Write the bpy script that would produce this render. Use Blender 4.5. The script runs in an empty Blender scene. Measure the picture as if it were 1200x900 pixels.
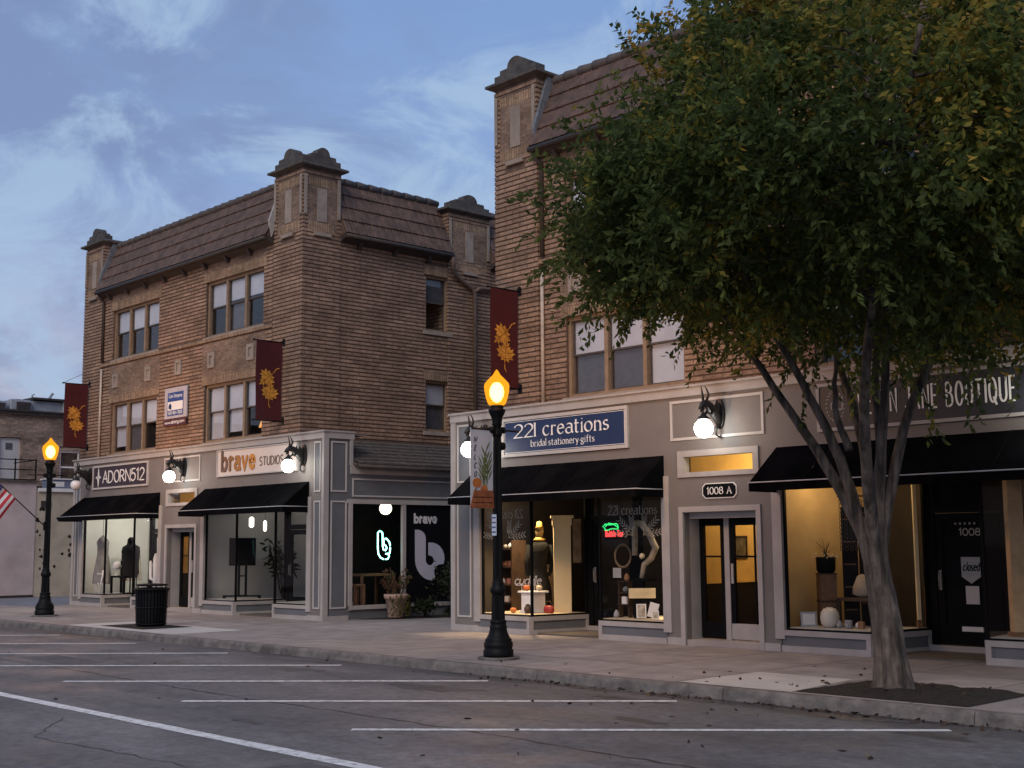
import bpy, bmesh, math, random
import numpy as np
from mathutils import Vector, Matrix

# ---------------------------------------------------------------- camera, sky, sun, exposure
scene = bpy.context.scene
COL = scene.collection
R = math.radians
CAM_LOC = Vector((19.38, -16.60, 1.65))
YAW, PITCH, ROLL = R(46.7227), R(7.2162), R(-0.4561)
_r = Vector((math.cos(YAW), math.sin(YAW), 0))
_f = Vector((-math.sin(YAW) * math.cos(PITCH), math.cos(YAW) * math.cos(PITCH), math.sin(PITCH)))
_u = _r.cross(_f)
_r2 = math.cos(ROLL) * _r + math.sin(ROLL) * _u
_u2 = -math.sin(ROLL) * _r + math.cos(ROLL) * _u
cam_data = bpy.data.cameras.new('camera')
cam_data.sensor_width = 36.0
cam_data.lens = 1490.0 / 1200.0 * 36.0
cam_data.clip_start = 0.1
cam_data.clip_end = 2000.0
cam = bpy.data.objects.new('camera', cam_data)
m = Matrix((( _r2.x, _u2.x, -_f.x, CAM_LOC.x), (_r2.y, _u2.y, -_f.y, CAM_LOC.y), (_r2.z, _u2.z, -_f.z, CAM_LOC.z), (0, 0, 0, 1)))
cam.matrix_world = m
COL.objects.link(cam)
scene.camera = cam

SUN_EL, SUN_AZ = R(38), R(153)          # soft warm fill added from the street side
world = bpy.data.worlds.new('World')
scene.world = world
world.use_nodes = True
wn, wl = world.node_tree.nodes, world.node_tree.links
wn.clear()
def wnode(t, **k):
    n = wn.new(t)
    for a, b in k.items(): setattr(n, a, b)
    return n
w_out = wnode('ShaderNodeOutputWorld')
w_add = wnode('ShaderNodeAddShader')
bg_sky = wnode('ShaderNodeBackground'); bg_sky.inputs['Strength'].default_value = 0.012
sky = wnode('ShaderNodeTexSky'); sky.sky_type = 'NISHITA'; sky.sun_disc = False
sky.sun_elevation = R(4); sky.sun_rotation = SUN_AZ
wl.new(sky.outputs['Color'], bg_sky.inputs['Color'])
tc = wnode('ShaderNodeTexCoord')
sep = wnode('ShaderNodeSeparateXYZ'); wl.new(tc.outputs['Generated'], sep.inputs[0])
grad = wnode('ShaderNodeValToRGB')
cr = grad.color_ramp
cr.elements[0].position = 0.0; cr.elements[0].color = (0.60, 0.585, 0.65, 1)
cr.elements[1].position = 1.0; cr.elements[1].color = (0.19, 0.325, 0.60, 1)
for p, c in ((0.11, (0.56, 0.56, 0.67, 1)), (0.19, (0.36, 0.43, 0.645, 1)), (0.28, (0.245, 0.36, 0.63, 1)), (0.40, (0.205, 0.335, 0.625, 1))):
    e = cr.elements.new(p); e.color = c
wl.new(sep.outputs['Z'], grad.inputs['Fac'])
mp = wnode('ShaderNodeMapping'); mp.inputs['Scale'].default_value = (1.0, 1.0, 2.0); mp.inputs['Rotation'].default_value = (0.25, 0.1, 0.5)
wl.new(tc.outputs['Generated'], mp.inputs['Vector'])
def cloud(scale, detail, rough, dist, lo, hi, col, prev, fac):
    nz = wnode('ShaderNodeTexNoise'); nz.inputs['Scale'].default_value = scale; nz.inputs['Detail'].default_value = detail
    nz.inputs['Roughness'].default_value = rough; nz.inputs['Distortion'].default_value = dist
    wl.new(mp.outputs['Vector'], nz.inputs['Vector'])
    rp = wnode('ShaderNodeMapRange'); rp.interpolation_type = 'SMOOTHSTEP'
    rp.inputs['From Min'].default_value = lo; rp.inputs['From Max'].default_value = hi; rp.inputs['To Max'].default_value = fac
    wl.new(nz.outputs['Fac'], rp.inputs['Value'])
    mx = wnode('ShaderNodeMixRGB'); wl.new(rp.outputs['Result'], mx.inputs['Fac'])
    wl.new(prev, mx.inputs['Color1']); mx.inputs['Color2'].default_value = (*col, 1)
    return mx.outputs['Color']
c1 = cloud(3.0, 8, 0.58, 0.7, 0.40, 0.62, (0.195, 0.265, 0.47), grad.outputs['Color'], 0.8)
c2 = cloud(6.5, 11, 0.64, 0.7, 0.44, 0.63, (0.375, 0.515, 0.715), c1, 0.8)
bg_cl = wnode('ShaderNodeBackground'); bg_cl.inputs['Strength'].default_value = 1.0
wl.new(c2, bg_cl.inputs['Color'])
wl.new(bg_sky.outputs[0], w_add.inputs[0]); wl.new(bg_cl.outputs[0], w_add.inputs[1])
wl.new(w_add.outputs[0], w_out.inputs['Surface'])

sun_d = bpy.data.lights.new('sun', 'SUN'); sun_d.energy = 1.75; sun_d.angle = R(32); sun_d.color = (1.0, 0.87, 0.72)
sun = bpy.data.objects.new('sun', sun_d); COL.objects.link(sun)
sun_dir = Vector((math.sin(SUN_AZ) * math.cos(SUN_EL), math.cos(SUN_AZ) * math.cos(SUN_EL), math.sin(SUN_EL)))
sun.rotation_euler = sun_dir.to_track_quat('Z', 'Y').to_euler()

vs = scene.view_settings
vs.view_transform = 'Standard'; vs.look = 'None'; vs.exposure = 0.0; vs.gamma = 1.0; vs.use_curve_mapping = False
scene.cycles.use_denoising = True
scene.cycles.max_bounces = 6; scene.cycles.diffuse_bounces = 3; scene.cycles.glossy_bounces = 3
scene.cycles.transparent_max_bounces = 16; scene.cycles.transmission_bounces = 4
scene.cycles.sample_clamp_indirect = 4.0

rng = random.Random(11)

# ---------------------------------------------------------------- mesh helper
class MB:
    def __init__(s): s.v = []; s.f = []; s.m = []; s.sm = []
    def add(s, vs, fs, mi=0, smooth=False):
        b = len(s.v); s.v.extend([tuple(p) for p in vs])
        for f in fs: s.f.append(tuple(b + i for i in f)); s.m.append(mi); s.sm.append(smooth)
    def box(s, x0, x1, y0, y1, z0, z1, mi=0):
        if x0 > x1: x0, x1 = x1, x0
        if y0 > y1: y0, y1 = y1, y0
        s.add([(x0,y0,z0),(x1,y0,z0),(x1,y1,z0),(x0,y1,z0),(x0,y0,z1),(x1,y0,z1),(x1,y1,z1),(x0,y1,z1)],
              [(0,3,2,1),(4,5,6,7),(0,1,5,4),(1,2,6,5),(2,3,7,6),(3,0,4,7)], mi)
    def bbox(s, x0, x1, y0, y1, z0, z1, b=0.01, mi=0):
        # box with chamfered vertical and top edges
        if x0 > x1: x0, x1 = x1, x0
        if y0 > y1: y0, y1 = y1, y0
        def ring(i, z): return [(x0+i+b,y0+i,z),(x1-i-b,y0+i,z),(x1-i,y0+i+b,z),(x1-i,y1-i-b,z),(x1-i-b,y1-i,z),(x0+i+b,y1-i,z),(x0+i,y1-i-b,z),(x0+i,y0+i+b,z)]
        v = ring(0, z0) + ring(0, z1-b) + ring(b, z1)
        f = [tuple(range(7,-1,-1)), tuple(range(16,24))]
        for k in (0, 8):
            for i in range(8): j = (i+1) % 8; f.append((k+i, k+j, k+8+j, k+8+i))
        s.add(v, f, mi)
    def prism(s, pts, P, d0, d1, mi=0, smooth=False):
        # polygon pts (u,v) swept from depth d0 to d1 by map P(u,v,d)
        n = len(pts)
        v = [P(u,w,d0) for u,w in pts] + [P(u,w,d1) for u,w in pts]
        f = [tuple(range(n)), tuple(range(2*n-1, n-1, -1))]
        s.add(v, f, mi)
        b = len(s.v) - 2*n
        for i in range(n):
            j = (i+1) % n
            s.f.append((b+i, b+n+i, b+n+j, b+j)); s.m.append(mi); s.sm.append(smooth)
    def tube(s, pts, rad, n=8, mi=0, cap=True, smooth=True):
        pts = [Vector(p) for p in pts]
        if not hasattr(rad, '__len__'): rad = [rad]*len(pts)
        vs = []; a = None
        for i, p in enumerate(pts):
            t = (pts[min(i+1,len(pts)-1)] - pts[max(i-1,0)]).normalized()
            if a is None:
                a = Vector((0,0,1)) if abs(t.z) < .9 else Vector((1,0,0))
            a = (a - t*a.dot(t)).normalized(); b = t.cross(a)
            for k in range(n):
                th = 2*math.pi*k/n
                vs.append(p + (a*math.cos(th)+b*math.sin(th))*rad[i])
        fs = []
        for i in range(len(pts)-1):
            for k in range(n):
                j = (k+1) % n; fs.append((i*n+k, i*n+j, (i+1)*n+j, (i+1)*n+k))
        s.add(vs, fs, mi, smooth)
        if cap:
            b = len(s.v)-len(vs)
            s.f.append(tuple(b+k for k in range(n-1,-1,-1))); s.m.append(mi); s.sm.append(False)
            e = b+(len(pts)-1)*n
            s.f.append(tuple(e+k for k in range(n))); s.m.append(mi); s.sm.append(False)
    def lathe(s, prof, c, n=20, mi=0, smooth=True, sx=1.0, sy=1.0, flute=None):
        # prof = [(r,z)...] bottom to top
        vs = []
        for i, (r, z) in enumerate(prof):
            for k in range(n):
                th = 2*math.pi*k/n
                rr = r
                if flute and flute[0] <= i <= flute[1] and k % 2: rr = r*0.86
                vs.append((c[0]+rr*math.cos(th)*sx, c[1]+rr*math.sin(th)*sy, c[2]+z))
        fs = []
        for i in range(len(prof)-1):
            for k in range(n):
                j = (k+1) % n; fs.append((i*n+k, i*n+j, (i+1)*n+j, (i+1)*n+k))
        s.add(vs, fs, mi, smooth)
        b = len(s.v)-len(vs)
        s.f.append(tuple(b+k for k in range(n-1,-1,-1))); s.m.append(mi); s.sm.append(False)
        e = b+(len(prof)-1)*n
        s.f.append(tuple(e+k for k in range(n))); s.m.append(mi); s.sm.append(False)
    def ball(s, c, r, n=14, mi=0, sz=1.0):
        prof = [(max(1e-4, r*math.sin(math.pi*i/n)), -r*sz*math.cos(math.pi*i/n)) for i in range(n+1)]
        s.lathe(prof, c, n=max(10, int(n*1.4)), mi=mi)
    def holed(s, P, th, u0, u1, v0, v1, holes=(), mi=0, back=True):
        us = sorted({u0, u1, *[h[0] for h in holes], *[h[1] for h in holes]}); us = [u for u in us if u0 <= u <= u1]
        ws = sorted({v0, v1, *[h[2] for h in holes], *[h[3] for h in holes]}); ws = [w for w in ws if v0 <= w <= v1]
        def solid(i, j):
            if i < 0 or j < 0 or i >= len(us)-1 or j >= len(ws)-1: return False
            a, b = (us[i]+us[i+1])/2, (ws[j]+ws[j+1])/2
            return not any(h[0] < a < h[1] and h[2] < b < h[3] for h in holes)
        for i in range(len(us)-1):
            for j in range(len(ws)-1):
                if not solid(i, j): continue
                a, b, c, d = us[i], us[i+1], ws[j], ws[j+1]
                s.add([P(a,c,0),P(b,c,0),P(b,d,0),P(a,d,0)], [(0,1,2,3)], mi)
                if back: s.add([P(a,c,th),P(b,c,th),P(b,d,th),P(a,d,th)], [(3,2,1,0)], mi)
                for (di,dj,p,q) in ((-1,0,(a,c),(a,d)),(1,0,(b,d),(b,c)),(0,-1,(b,c),(a,c)),(0,1,(a,d),(b,d))):
                    if not solid(i+di, j+dj):
                        s.add([P(*p,0),P(*q,0),P(*q,th),P(*p,th)], [(0,1,2,3)], mi)
    def build(s, name, mats, parent=None, loc=None):
        me = bpy.data.meshes.new(name)
        me.from_pydata(s.v, [], s.f)
        if not isinstance(mats, (list, tuple)): mats = [mats]
        for mt in mats: me.materials.append(mt)
        me.polygons.foreach_set('material_index', s.m)
        me.polygons.foreach_set('use_smooth', s.sm)
        me.update()
        o = bpy.data.objects.new(name, me); COL.objects.link(o)
        if parent is not None:
            o.parent = parent
            o.matrix_parent_inverse = Matrix.Translation(-parent.location)
        return o

def tag(o, label=None, cat=None, group=None, kind=None):
    if label: o['label'] = label
    if cat: o['category'] = cat
    if group: o['group'] = group
    if kind: o['kind'] = kind
    return o
def thing(name, loc, label, cat, group=None):
    o = bpy.data.objects.new(name, None); COL.objects.link(o); o.location = loc; o.empty_display_size = 0.2
    return tag(o, label, cat, group)
def copy_tree(o, offset):
    # duplicates a thing with its parts and their sub-parts (mesh data shared)
    def rec(src, par):
        c = src.copy(); COL.objects.link(c)
        if par is not None: c.parent = par
        for ch in [x for x in src.children]: rec(ch, c)
        return c
    c = rec(o, None); c.location = o.location + Vector(offset)
    return c
FRONT = lambda y: (lambda u, w, d: (u, y+d, w))          # wall facing the street
SIDE = lambda x: (lambda u, w, d: (x-d, u, w))           # wall facing +x

# ---------------------------------------------------------------- materials
def newmat(name):
    mt = bpy.data.materials.new(name); mt.use_nodes = True
    nt = mt.node_tree; nt.nodes.clear()
    out = nt.nodes.new('ShaderNodeOutputMaterial')
    return mt, nt, out
def pmat(name, col, rough=0.65, var=0.18, scale=4.0, bump=0.15, bscale=60.0, spec=0.35, metal=0.0, stain=0.0, stain_scale=0.8, stain_col=None, bdist=0.004):
    mt, nt, out = newmat(name); N, L = nt.nodes, nt.links
    b = N.new('ShaderNodeBsdfPrincipled'); L.new(b.outputs[0], out.inputs['Surface'])
    b.inputs['Roughness'].default_value = rough; b.inputs['Specular IOR Level'].default_value = spec; b.inputs['Metallic'].default_value = metal
    t = N.new('ShaderNodeTexCoord')
    nz = N.new('ShaderNodeTexNoise'); nz.inputs['Scale'].default_value = scale; nz.inputs['Detail'].default_value = 6; nz.inputs['Roughness'].default_value = 0.6
    L.new(t.outputs['Object'], nz.inputs['Vector'])
    rp = N.new('ShaderNodeValToRGB'); e = rp.color_ramp.elements
    e[0].position = 0.3; e[1].position = 0.7
    e[0].color = (*[max(0, c*(1-var)) for c in col], 1); e[1].color = (*[min(1, c*(1+var)) for c in col], 1)
    L.new(nz.outputs['Fac'], rp.inputs['Fac'])
    colout = rp.outputs['Color']
    if stain > 0:
        n2 = N.new('ShaderNodeTexNoise'); n2.inputs['Scale'].default_value = stain_scale; n2.inputs['Detail'].default_value = 8; n2.inputs['Roughness'].default_value = 0.65
        L.new(t.outputs['Object'], n2.inputs['Vector'])
        mr = N.new('ShaderNodeMapRange'); mr.inputs['From Min'].default_value = 0.48; mr.inputs['From Max'].default_value = 0.68; mr.inputs['To Max'].default_value = stain
        L.new(n2.outputs['Fac'], mr.inputs['Value'])
        mx = N.new('ShaderNodeMixRGB'); L.new(mr.outputs[0], mx.inputs['Fac']); L.new(colout, mx.inputs['Color1'])
        mx.inputs['Color2'].default_value = (*(stain_col or [c*0.45 for c in col]), 1)
        colout = mx.outputs['Color']
    L.new(colout, b.inputs['Base Color'])
    if bump > 0:
        nb = N.new('ShaderNodeTexNoise'); nb.inputs['Scale'].default_value = bscale; nb.inputs['Detail'].default_value = 4
        L.new(t.outputs['Object'], nb.inputs['Vector'])
        bp = N.new('ShaderNodeBump'); bp.inputs['Strength'].default_value = bump; bp.inputs['Distance'].default_value = bdist
        L.new(nb.outputs['Fac'], bp.inputs['Height']); L.new(bp.outputs[0], b.inputs['Normal'])
    return mt
def emat(name, col, strength):
    mt, nt, out = newmat(name)
    e = nt.nodes.new('ShaderNodeEmission'); e.inputs['Color'].default_value = (*col, 1); e.inputs['Strength'].default_value = strength
    nt.links.new(e.outputs[0], out.inputs['Surface'])
    return mt
def gmat(name, tint=(0.9, 0.93, 0.93), rough=0.02, boost=0.03):
    mt, nt, out = newmat(name); N, L = nt.nodes, nt.links
    tr = N.new('ShaderNodeBsdfTransparent'); tr.inputs['Color'].default_value = (*tint, 1)
    gl = N.new('ShaderNodeBsdfGlossy'); gl.inputs['Roughness'].default_value = rough
    lw = N.new('ShaderNodeLayerWeight'); lw.inputs['Blend'].default_value = 0.5
    pw = N.new('ShaderNodeMath'); pw.operation = 'POWER'; pw.inputs[1].default_value = 5.0; L.new(lw.outputs['Facing'], pw.inputs[0])
    ad = N.new('ShaderNodeMath'); ad.operation = 'MULTIPLY_ADD'; ad.use_clamp = True; ad.inputs[1].default_value = 0.9; ad.inputs[2].default_value = boost
    L.new(pw.outputs[0], ad.inputs[0])
    mx = N.new('ShaderNodeMixShader'); L.new(ad.outputs[0], mx.inputs['Fac']); L.new(tr.outputs[0], mx.inputs[1]); L.new(gl.outputs[0], mx.inputs[2])
    L.new(mx.outputs[0], out.inputs['Surface'])
    return mt
def brickmat(name, c1, c2, mortar, bw, rh, z0, ms=0.006, var=0.25, rowscale=True, bump=0.6, dark=0.5):
    mt, nt, out = newmat(name); N, L = nt.nodes, nt.links
    b = N.new('ShaderNodeBsdfPrincipled'); L.new(b.outputs[0], out.inputs['Surface']); b.inputs['Roughness'].default_value = 0.85; b.inputs['Specular IOR Level'].default_value = 0.2
    t = N.new('ShaderNodeTexCoord'); sp = N.new('ShaderNodeSeparateXYZ'); L.new(t.outputs['Object'], sp.inputs[0])
    ax = N.new('ShaderNodeMath'); ax.operation = 'ADD'; L.new(sp.outputs['X'], ax.inputs[0]); L.new(sp.outputs['Y'], ax.inputs[1])
    az = N.new('ShaderNodeMath'); az.operation = 'ADD'; L.new(sp.outputs['Z'], az.inputs[0]); az.inputs[1].default_value = -z0 + rh*100
    cb = N.new('ShaderNodeCombineXYZ'); L.new(ax.outputs[0], cb.inputs[0]); L.new(az.outputs[0], cb.inputs[1])
    br = N.new('ShaderNodeTexBrick'); L.new(cb.outputs[0], br.inputs['Vector'])
    br.inputs['Scale'].default_value = 1.0; br.inputs['Brick Width'].default_value = bw; br.inputs['Row Height'].default_value = rh
    br.inputs['Mortar Size'].default_value = ms; br.inputs['Mortar Smooth'].default_value = 0.2; br.inputs['Bias'].default_value = 0.0
    br.inputs['Color1'].default_value = (*c1, 1); br.inputs['Color2'].default_value = (*c2, 1); br.inputs['Mortar'].default_value = (*mortar, 1)
    # soft weathering
    mp_ = N.new('ShaderNodeMapping'); mp_.inputs['Scale'].default_value = (1.0, 1.0, 2.2); L.new(t.outputs['Object'], mp_.inputs['Vector'])
    nz = N.new('ShaderNodeTexNoise'); nz.inputs['Scale'].default_value = 0.9; nz.inputs['Detail'].default_value = 9; nz.inputs['Roughness'].default_value = 0.7
    L.new(mp_.outputs[0], nz.inputs['Vector'])
    rp = N.new('ShaderNodeMapRange'); rp.inputs['From Min'].default_value = 0.35; rp.inputs['From Max'].default_value = 0.68
    rp.inputs['To Min'].default_value = 1.0 + var*0.6; rp.inputs['To Max'].default_value = 1.0 - var*1.5
    L.new(nz.outputs['Fac'], rp.inputs['Value'])
    n3 = N.new('ShaderNodeTexNoise'); n3.inputs['Scale'].default_value = 9.0; n3.inputs['Detail'].default_value = 3
    L.new(mp_.outputs[0], n3.inputs['Vector'])
    r3 = N.new('ShaderNodeMapRange'); r3.inputs['From Min'].default_value = 0.3; r3.inputs['From Max'].default_value = 0.7; r3.inputs['To Min'].default_value = 0.76; r3.inputs['To Max'].default_value = 1.24
    L.new(n3.outputs['Fac'], r3.inputs['Value'])
    mm = N.new('ShaderNodeMath'); mm.operation = 'MULTIPLY'; L.new(rp.outputs[0], mm.inputs[0]); L.new(r3.outputs[0], mm.inputs[1])
    mu = N.new('ShaderNodeVectorMath'); mu.operation = 'SCALE'; L.new(br.outputs['Color'], mu.inputs[0]); L.new(mm.outputs[0], mu.inputs['Scale'])
    L.new(mu.outputs[0], b.inputs['Base Color'])
    nb = N.new('ShaderNodeTexNoise'); nb.inputs['Scale'].default_value = 45; nb.inputs['Detail'].default_value = 4; L.new(t.outputs['Object'], nb.inputs['Vector'])
    sb = N.new('ShaderNodeMath'); sb.operation = 'SUBTRACT'; L.new(nb.outputs['Fac'], sb.inputs[0]); L.new(br.outputs['Fac'], sb.inputs[1])
    bp = N.new('ShaderNodeBump'); bp.inputs['Strength'].default_value = bump; bp.inputs['Distance'].default_value = 0.008
    L.new(sb.outputs[0], bp.inputs['Height']); L.new(bp.outputs[0], b.inputs['Normal'])
    return mt

PITCHZ = 0.096
M = {}
M['brick'] = brickmat('raked_brick', (0.315, 0.208, 0.150), (0.225, 0.147, 0.107), (0.105, 0.073, 0.058), 0.40, PITCHZ, 4.25, ms=0.009)
M['mortar'] = pmat('dark_mortar', (0.115, 0.078, 0.063), 0.9, 0.35, 6)
M['brick_smooth'] = brickmat('smooth_brick', (0.24, 0.166, 0.126), (0.18, 0.122, 0.092), (0.17, 0.128, 0.103), 0.21, 0.072, 4.25, ms=0.008, var=0.3, bump=0.4)
M['soldier'] = brickmat('soldier_brick', (0.34, 0.23, 0.155), (0.22, 0.15, 0.10), (0.13, 0.10, 0.08), 0.07, 0.6, 4.25, ms=0.008, bump=0.4)
M['stone'] = pmat('carved_stone', (0.27, 0.225, 0.195), 0.85, 0.25, 5, 0.3, 50, stain=0.5, stain_scale=2.5)
M['stone_dark'] = pmat('weathered_cap_stone', (0.072, 0.065, 0.062), 0.85, 0.4, 6, 0.4, 40)
M['tile'] = pmat('roof_tile', (0.100, 0.061, 0.049), 0.75, 0.45, 5.0, 0.3, 45, stain=0.45, stain_scale=1.7, stain_col=(0.045, 0.036, 0.034))
M['tile_ridge'] = pmat('ridge_tile', (0.08, 0.068, 0.068), 0.7, 0.3, 6.0, 0.3, 45)
M['gutter'] = pmat('dark_gutter', (0.045, 0.036, 0.034), 0.6, 0.3, 6)
M['downpipe'] = pmat('brown_pipe', (0.12, 0.082, 0.065), 0.6, 0.25, 6)
M['palepipe'] = pmat('pale_conduit', (0.42, 0.36, 0.31), 0.6, 0.2, 6)
M['winframe'] = pmat('tan_window_frame', (0.22, 0.155, 0.105), 0.7, 0.2, 7)
M['sash'] = pmat('dark_sash', (0.07, 0.058, 0.055), 0.6, 0.2, 8)
M['blind'] = pmat('white_roller_blind', (0.50, 0.52, 0.60), 0.8, 0.16, 1.1, 0)
M['screen'] = pmat('grey_insect_screen', (0.085, 0.085, 0.10), 0.8, 0.2, 6, 0)
M['black_room'] = pmat('unlit_room', (0.02, 0.02, 0.022), 0.9, 0.2, 3, 0)
M['glass'] = gmat('window_glass', (0.95, 0.95, 0.95), 0.015, 0.05)
M['shopglass'] = gmat('shop_glass', (0.975, 0.975, 0.975), 0.01, 0.003)
M['grey_warm_lit'] = pmat('warm_lit_grey_paint', (0.165, 0.149, 0.146), 0.65, 0.10, 1.3, 0.1, 30, stain=0.35, stain_scale=1.1, stain_col=(0.135,0.12,0.115))  # shopfront paint with the warm lamplight put into its colour
M['grey_blue_lit'] = pmat('blue_lit_grey_paint', (0.122, 0.126, 0.142), 0.65, 0.12, 2, 0.1, 30, stain=0.3, stain_scale=1.5, stain_col=(0.085,0.085,0.095))  # same paint as the wall above, bluish skylight put into the colour
M['trim'] = pmat('pale_grey_trim', (0.345, 0.322, 0.318), 0.6, 0.12, 2, 0.1, 40, stain=0.4, stain_scale=1.6, stain_col=(0.26, 0.235, 0.225))
M['trim_w'] = pmat('white_moulding', (0.43, 0.405, 0.398), 0.6, 0.10, 3, 0.05, 40)
M['awning'] = pmat('black_awning_fabric', (0.0045, 0.0045, 0.0055), 1.0, 0.35, 2, 0.25, 300, spec=0.0, stain=0.5, stain_scale=1.8, stain_col=(0.010,0.0095,0.010), bdist=0.001)
M['piping'] = pmat('pale_piping', (0.42, 0.42, 0.45), 0.7, 0.1, 6, 0)
M['black'] = pmat('black_paint', (0.0055, 0.0055, 0.0065), 0.5, 0.2, 8, 0.1, 40, spec=0.06)
M['blackmetal'] = pmat('black_cast_metal', (0.004, 0.0043, 0.0055), 0.55, 0.35, 9, 0.3, 30, spec=0.15)
M['shingle'] = pmat('grey_shingle', (0.085, 0.072, 0.066), 0.9, 0.4, 9, 0.5, 60, stain=0.4, stain_scale=4)
M['concrete'] = pmat('pavement_concrete', (0.32, 0.285, 0.27), 0.85, 0.14, 1.2, 0.2, 70, stain=0.45, stain_scale=0.55, stain_col=(0.20, 0.175, 0.165))
M['newconcrete'] = pmat('pale_new_concrete', (0.46, 0.425, 0.40), 0.85, 0.1, 2.2, 0.15, 70, stain=0.25, stain_scale=1.5)
M['kerb'] = pmat('kerb_concrete', (0.15, 0.132, 0.125), 0.85, 0.35, 5.5, 0.6, 25, stain=0.85, stain_scale=2.6, stain_col=(0.055, 0.048, 0.048), bdist=0.02)
M['mulch'] = pmat('dark_mulch', (0.022, 0.016, 0.013), 0.95, 0.5, 20, 0.9, 50, bdist=0.03)
M['marking'] = pmat('white_road_paint', (0.64, 0.64, 0.65), 0.7, 0.15, 5, 0.1, 60, stain=0.9, stain_scale=13.0, stain_col=(0.22, 0.215, 0.22))
M['crack'] = pmat('black_crack_sealant', (0.018, 0.017, 0.018), 0.7, 0.2, 8)
M['white'] = pmat('white_paint', (0.74, 0.73, 0.74), 0.6, 0.06, 4, 0)
M['cream'] = pmat('cream_paint', (0.74, 0.60, 0.36), 0.7, 0.06, 3, 0)
M['globe_on'] = emat('lit_globe', (1.0, 0.97, 0.86), 24.0)
M['globe_off'] = pmat('unlit_globe', (0.70, 0.68, 0.70), 0.3, 0.05, 3, 0)
# ---------------------------------------------------------------- road material (worn concrete with tar stains, wet gutter)
def roadmat():
    mt, nt, out = newmat('worn_street'); N, L = nt.nodes, nt.links
    b = N.new('ShaderNodeBsdfPrincipled'); L.new(b.outputs[0], out.inputs['Surface']); b.inputs['Specular IOR Level'].default_value = 0.35
    t = N.new('ShaderNodeTexCoord')
    def noise(scale, det, lo, hi, a, c, vec=None):
        n = N.new('ShaderNodeTexNoise'); n.inputs['Scale'].default_value = scale; n.inputs['Detail'].default_value = det; n.inputs['Roughness'].default_value = 0.65
        L.new(vec or t.outputs['Object'], n.inputs['Vector'])
        r = N.new('ShaderNodeMapRange'); r.inputs['From Min'].default_value = lo; r.inputs['From Max'].default_value = hi; r.inputs['To Min'].default_value = a; r.inputs['To Max'].default_value = c
        L.new(n.outputs['Fac'], r.inputs['Value']); return r.outputs[0]
    mpx = N.new('ShaderNodeMapping'); mpx.inputs['Scale'].default_value = (0.18, 1.0, 1.0); L.new(t.outputs['Object'], mpx.inputs['Vector'])
    f1 = noise(0.35, 8, 0.3, 0.7, 0.0, 1.0); f2 = noise(60, 5, 0.3, 0.7, 0.70, 1.3)
    f4 = noise(1.1, 8, 0.3, 0.7, 0.72, 1.24, mpx.outputs[0])
    mx = N.new('ShaderNodeMixRGB'); L.new(f1, mx.inputs['Fac']); mx.inputs['Color1'].default_value = (0.072, 0.071, 0.077, 1); mx.inputs['Color2'].default_value = (0.150, 0.144, 0.147, 1)
    f3 = noise(0.95, 8, 0.57, 0.72, 0.0, 0.7)
    m2 = N.new('ShaderNodeMixRGB'); L.new(f3, m2.inputs['Fac']); L.new(mx.outputs[0], m2.inputs['Color1']); m2.inputs['Color2'].default_value = (0.062, 0.058, 0.062, 1)
    # gutter grime close to the kerb and oil drips where cars stand
    sp = N.new('ShaderNodeSeparateXYZ'); L.new(t.outputs['Object'], sp.inputs[0])
    g1 = N.new('ShaderNodeMapRange'); g1.inputs['From Min'].default_value = -5.7; g1.inputs['From Max'].default_value = -4.75; L.new(sp.outputs['Y'], g1.inputs['Value'])
    gn = noise(2.2, 8, 0.40, 0.60, 0.0, 1.0, mpx.outputs[0]); gm = N.new('ShaderNodeMath'); gm.operation = 'MULTIPLY'; L.new(g1.outputs[0], gm.inputs[0]); L.new(gn, gm.inputs[1])
    m3 = N.new('ShaderNodeMixRGB'); L.new(gm.outputs[0], m3.inputs['Fac']); L.new(m2.outputs[0], m3.inputs['Color1']); m3.inputs['Color2'].default_value = (0.04, 0.037, 0.039, 1)
    mu = N.new('ShaderNodeVectorMath'); mu.operation = 'SCALE'; L.new(m3.outputs[0], mu.inputs[0])
    mm = N.new('ShaderNodeMath'); mm.operation = 'MULTIPLY'; L.new(f2, mm.inputs[0]); L.new(f4, mm.inputs[1])
    m9 = N.new('ShaderNodeMath'); m9.operation = 'MULTIPLY'; L.new(mm.outputs[0], m9.inputs[0]); L.new(noise(9, 8, 0.32, 0.68, 0.72, 1.3), m9.inputs[1]); L.new(m9.outputs[0], mu.inputs['Scale'])
    L.new(mu.outputs[0], b.inputs['Base Color'])
    L.new(noise(0.8, 6, 0.35, 0.65, 0.55, 0.85), b.inputs['Roughness'])
    nb = N.new('ShaderNodeTexNoise'); nb.inputs['Scale'].default_value = 120; nb.inputs['Detail'].default_value = 4; L.new(t.outputs['Object'], nb.inputs['Vector'])
    bp = N.new('ShaderNodeBump'); bp.inputs['Strength'].default_value = 0.35; bp.inputs['Distance'].default_value = 0.006; L.new(nb.outputs['Fac'], bp.inputs['Height']); L.new(bp.outputs[0], b.inputs['Normal'])
    return mt
M['road'] = roadmat()
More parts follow.
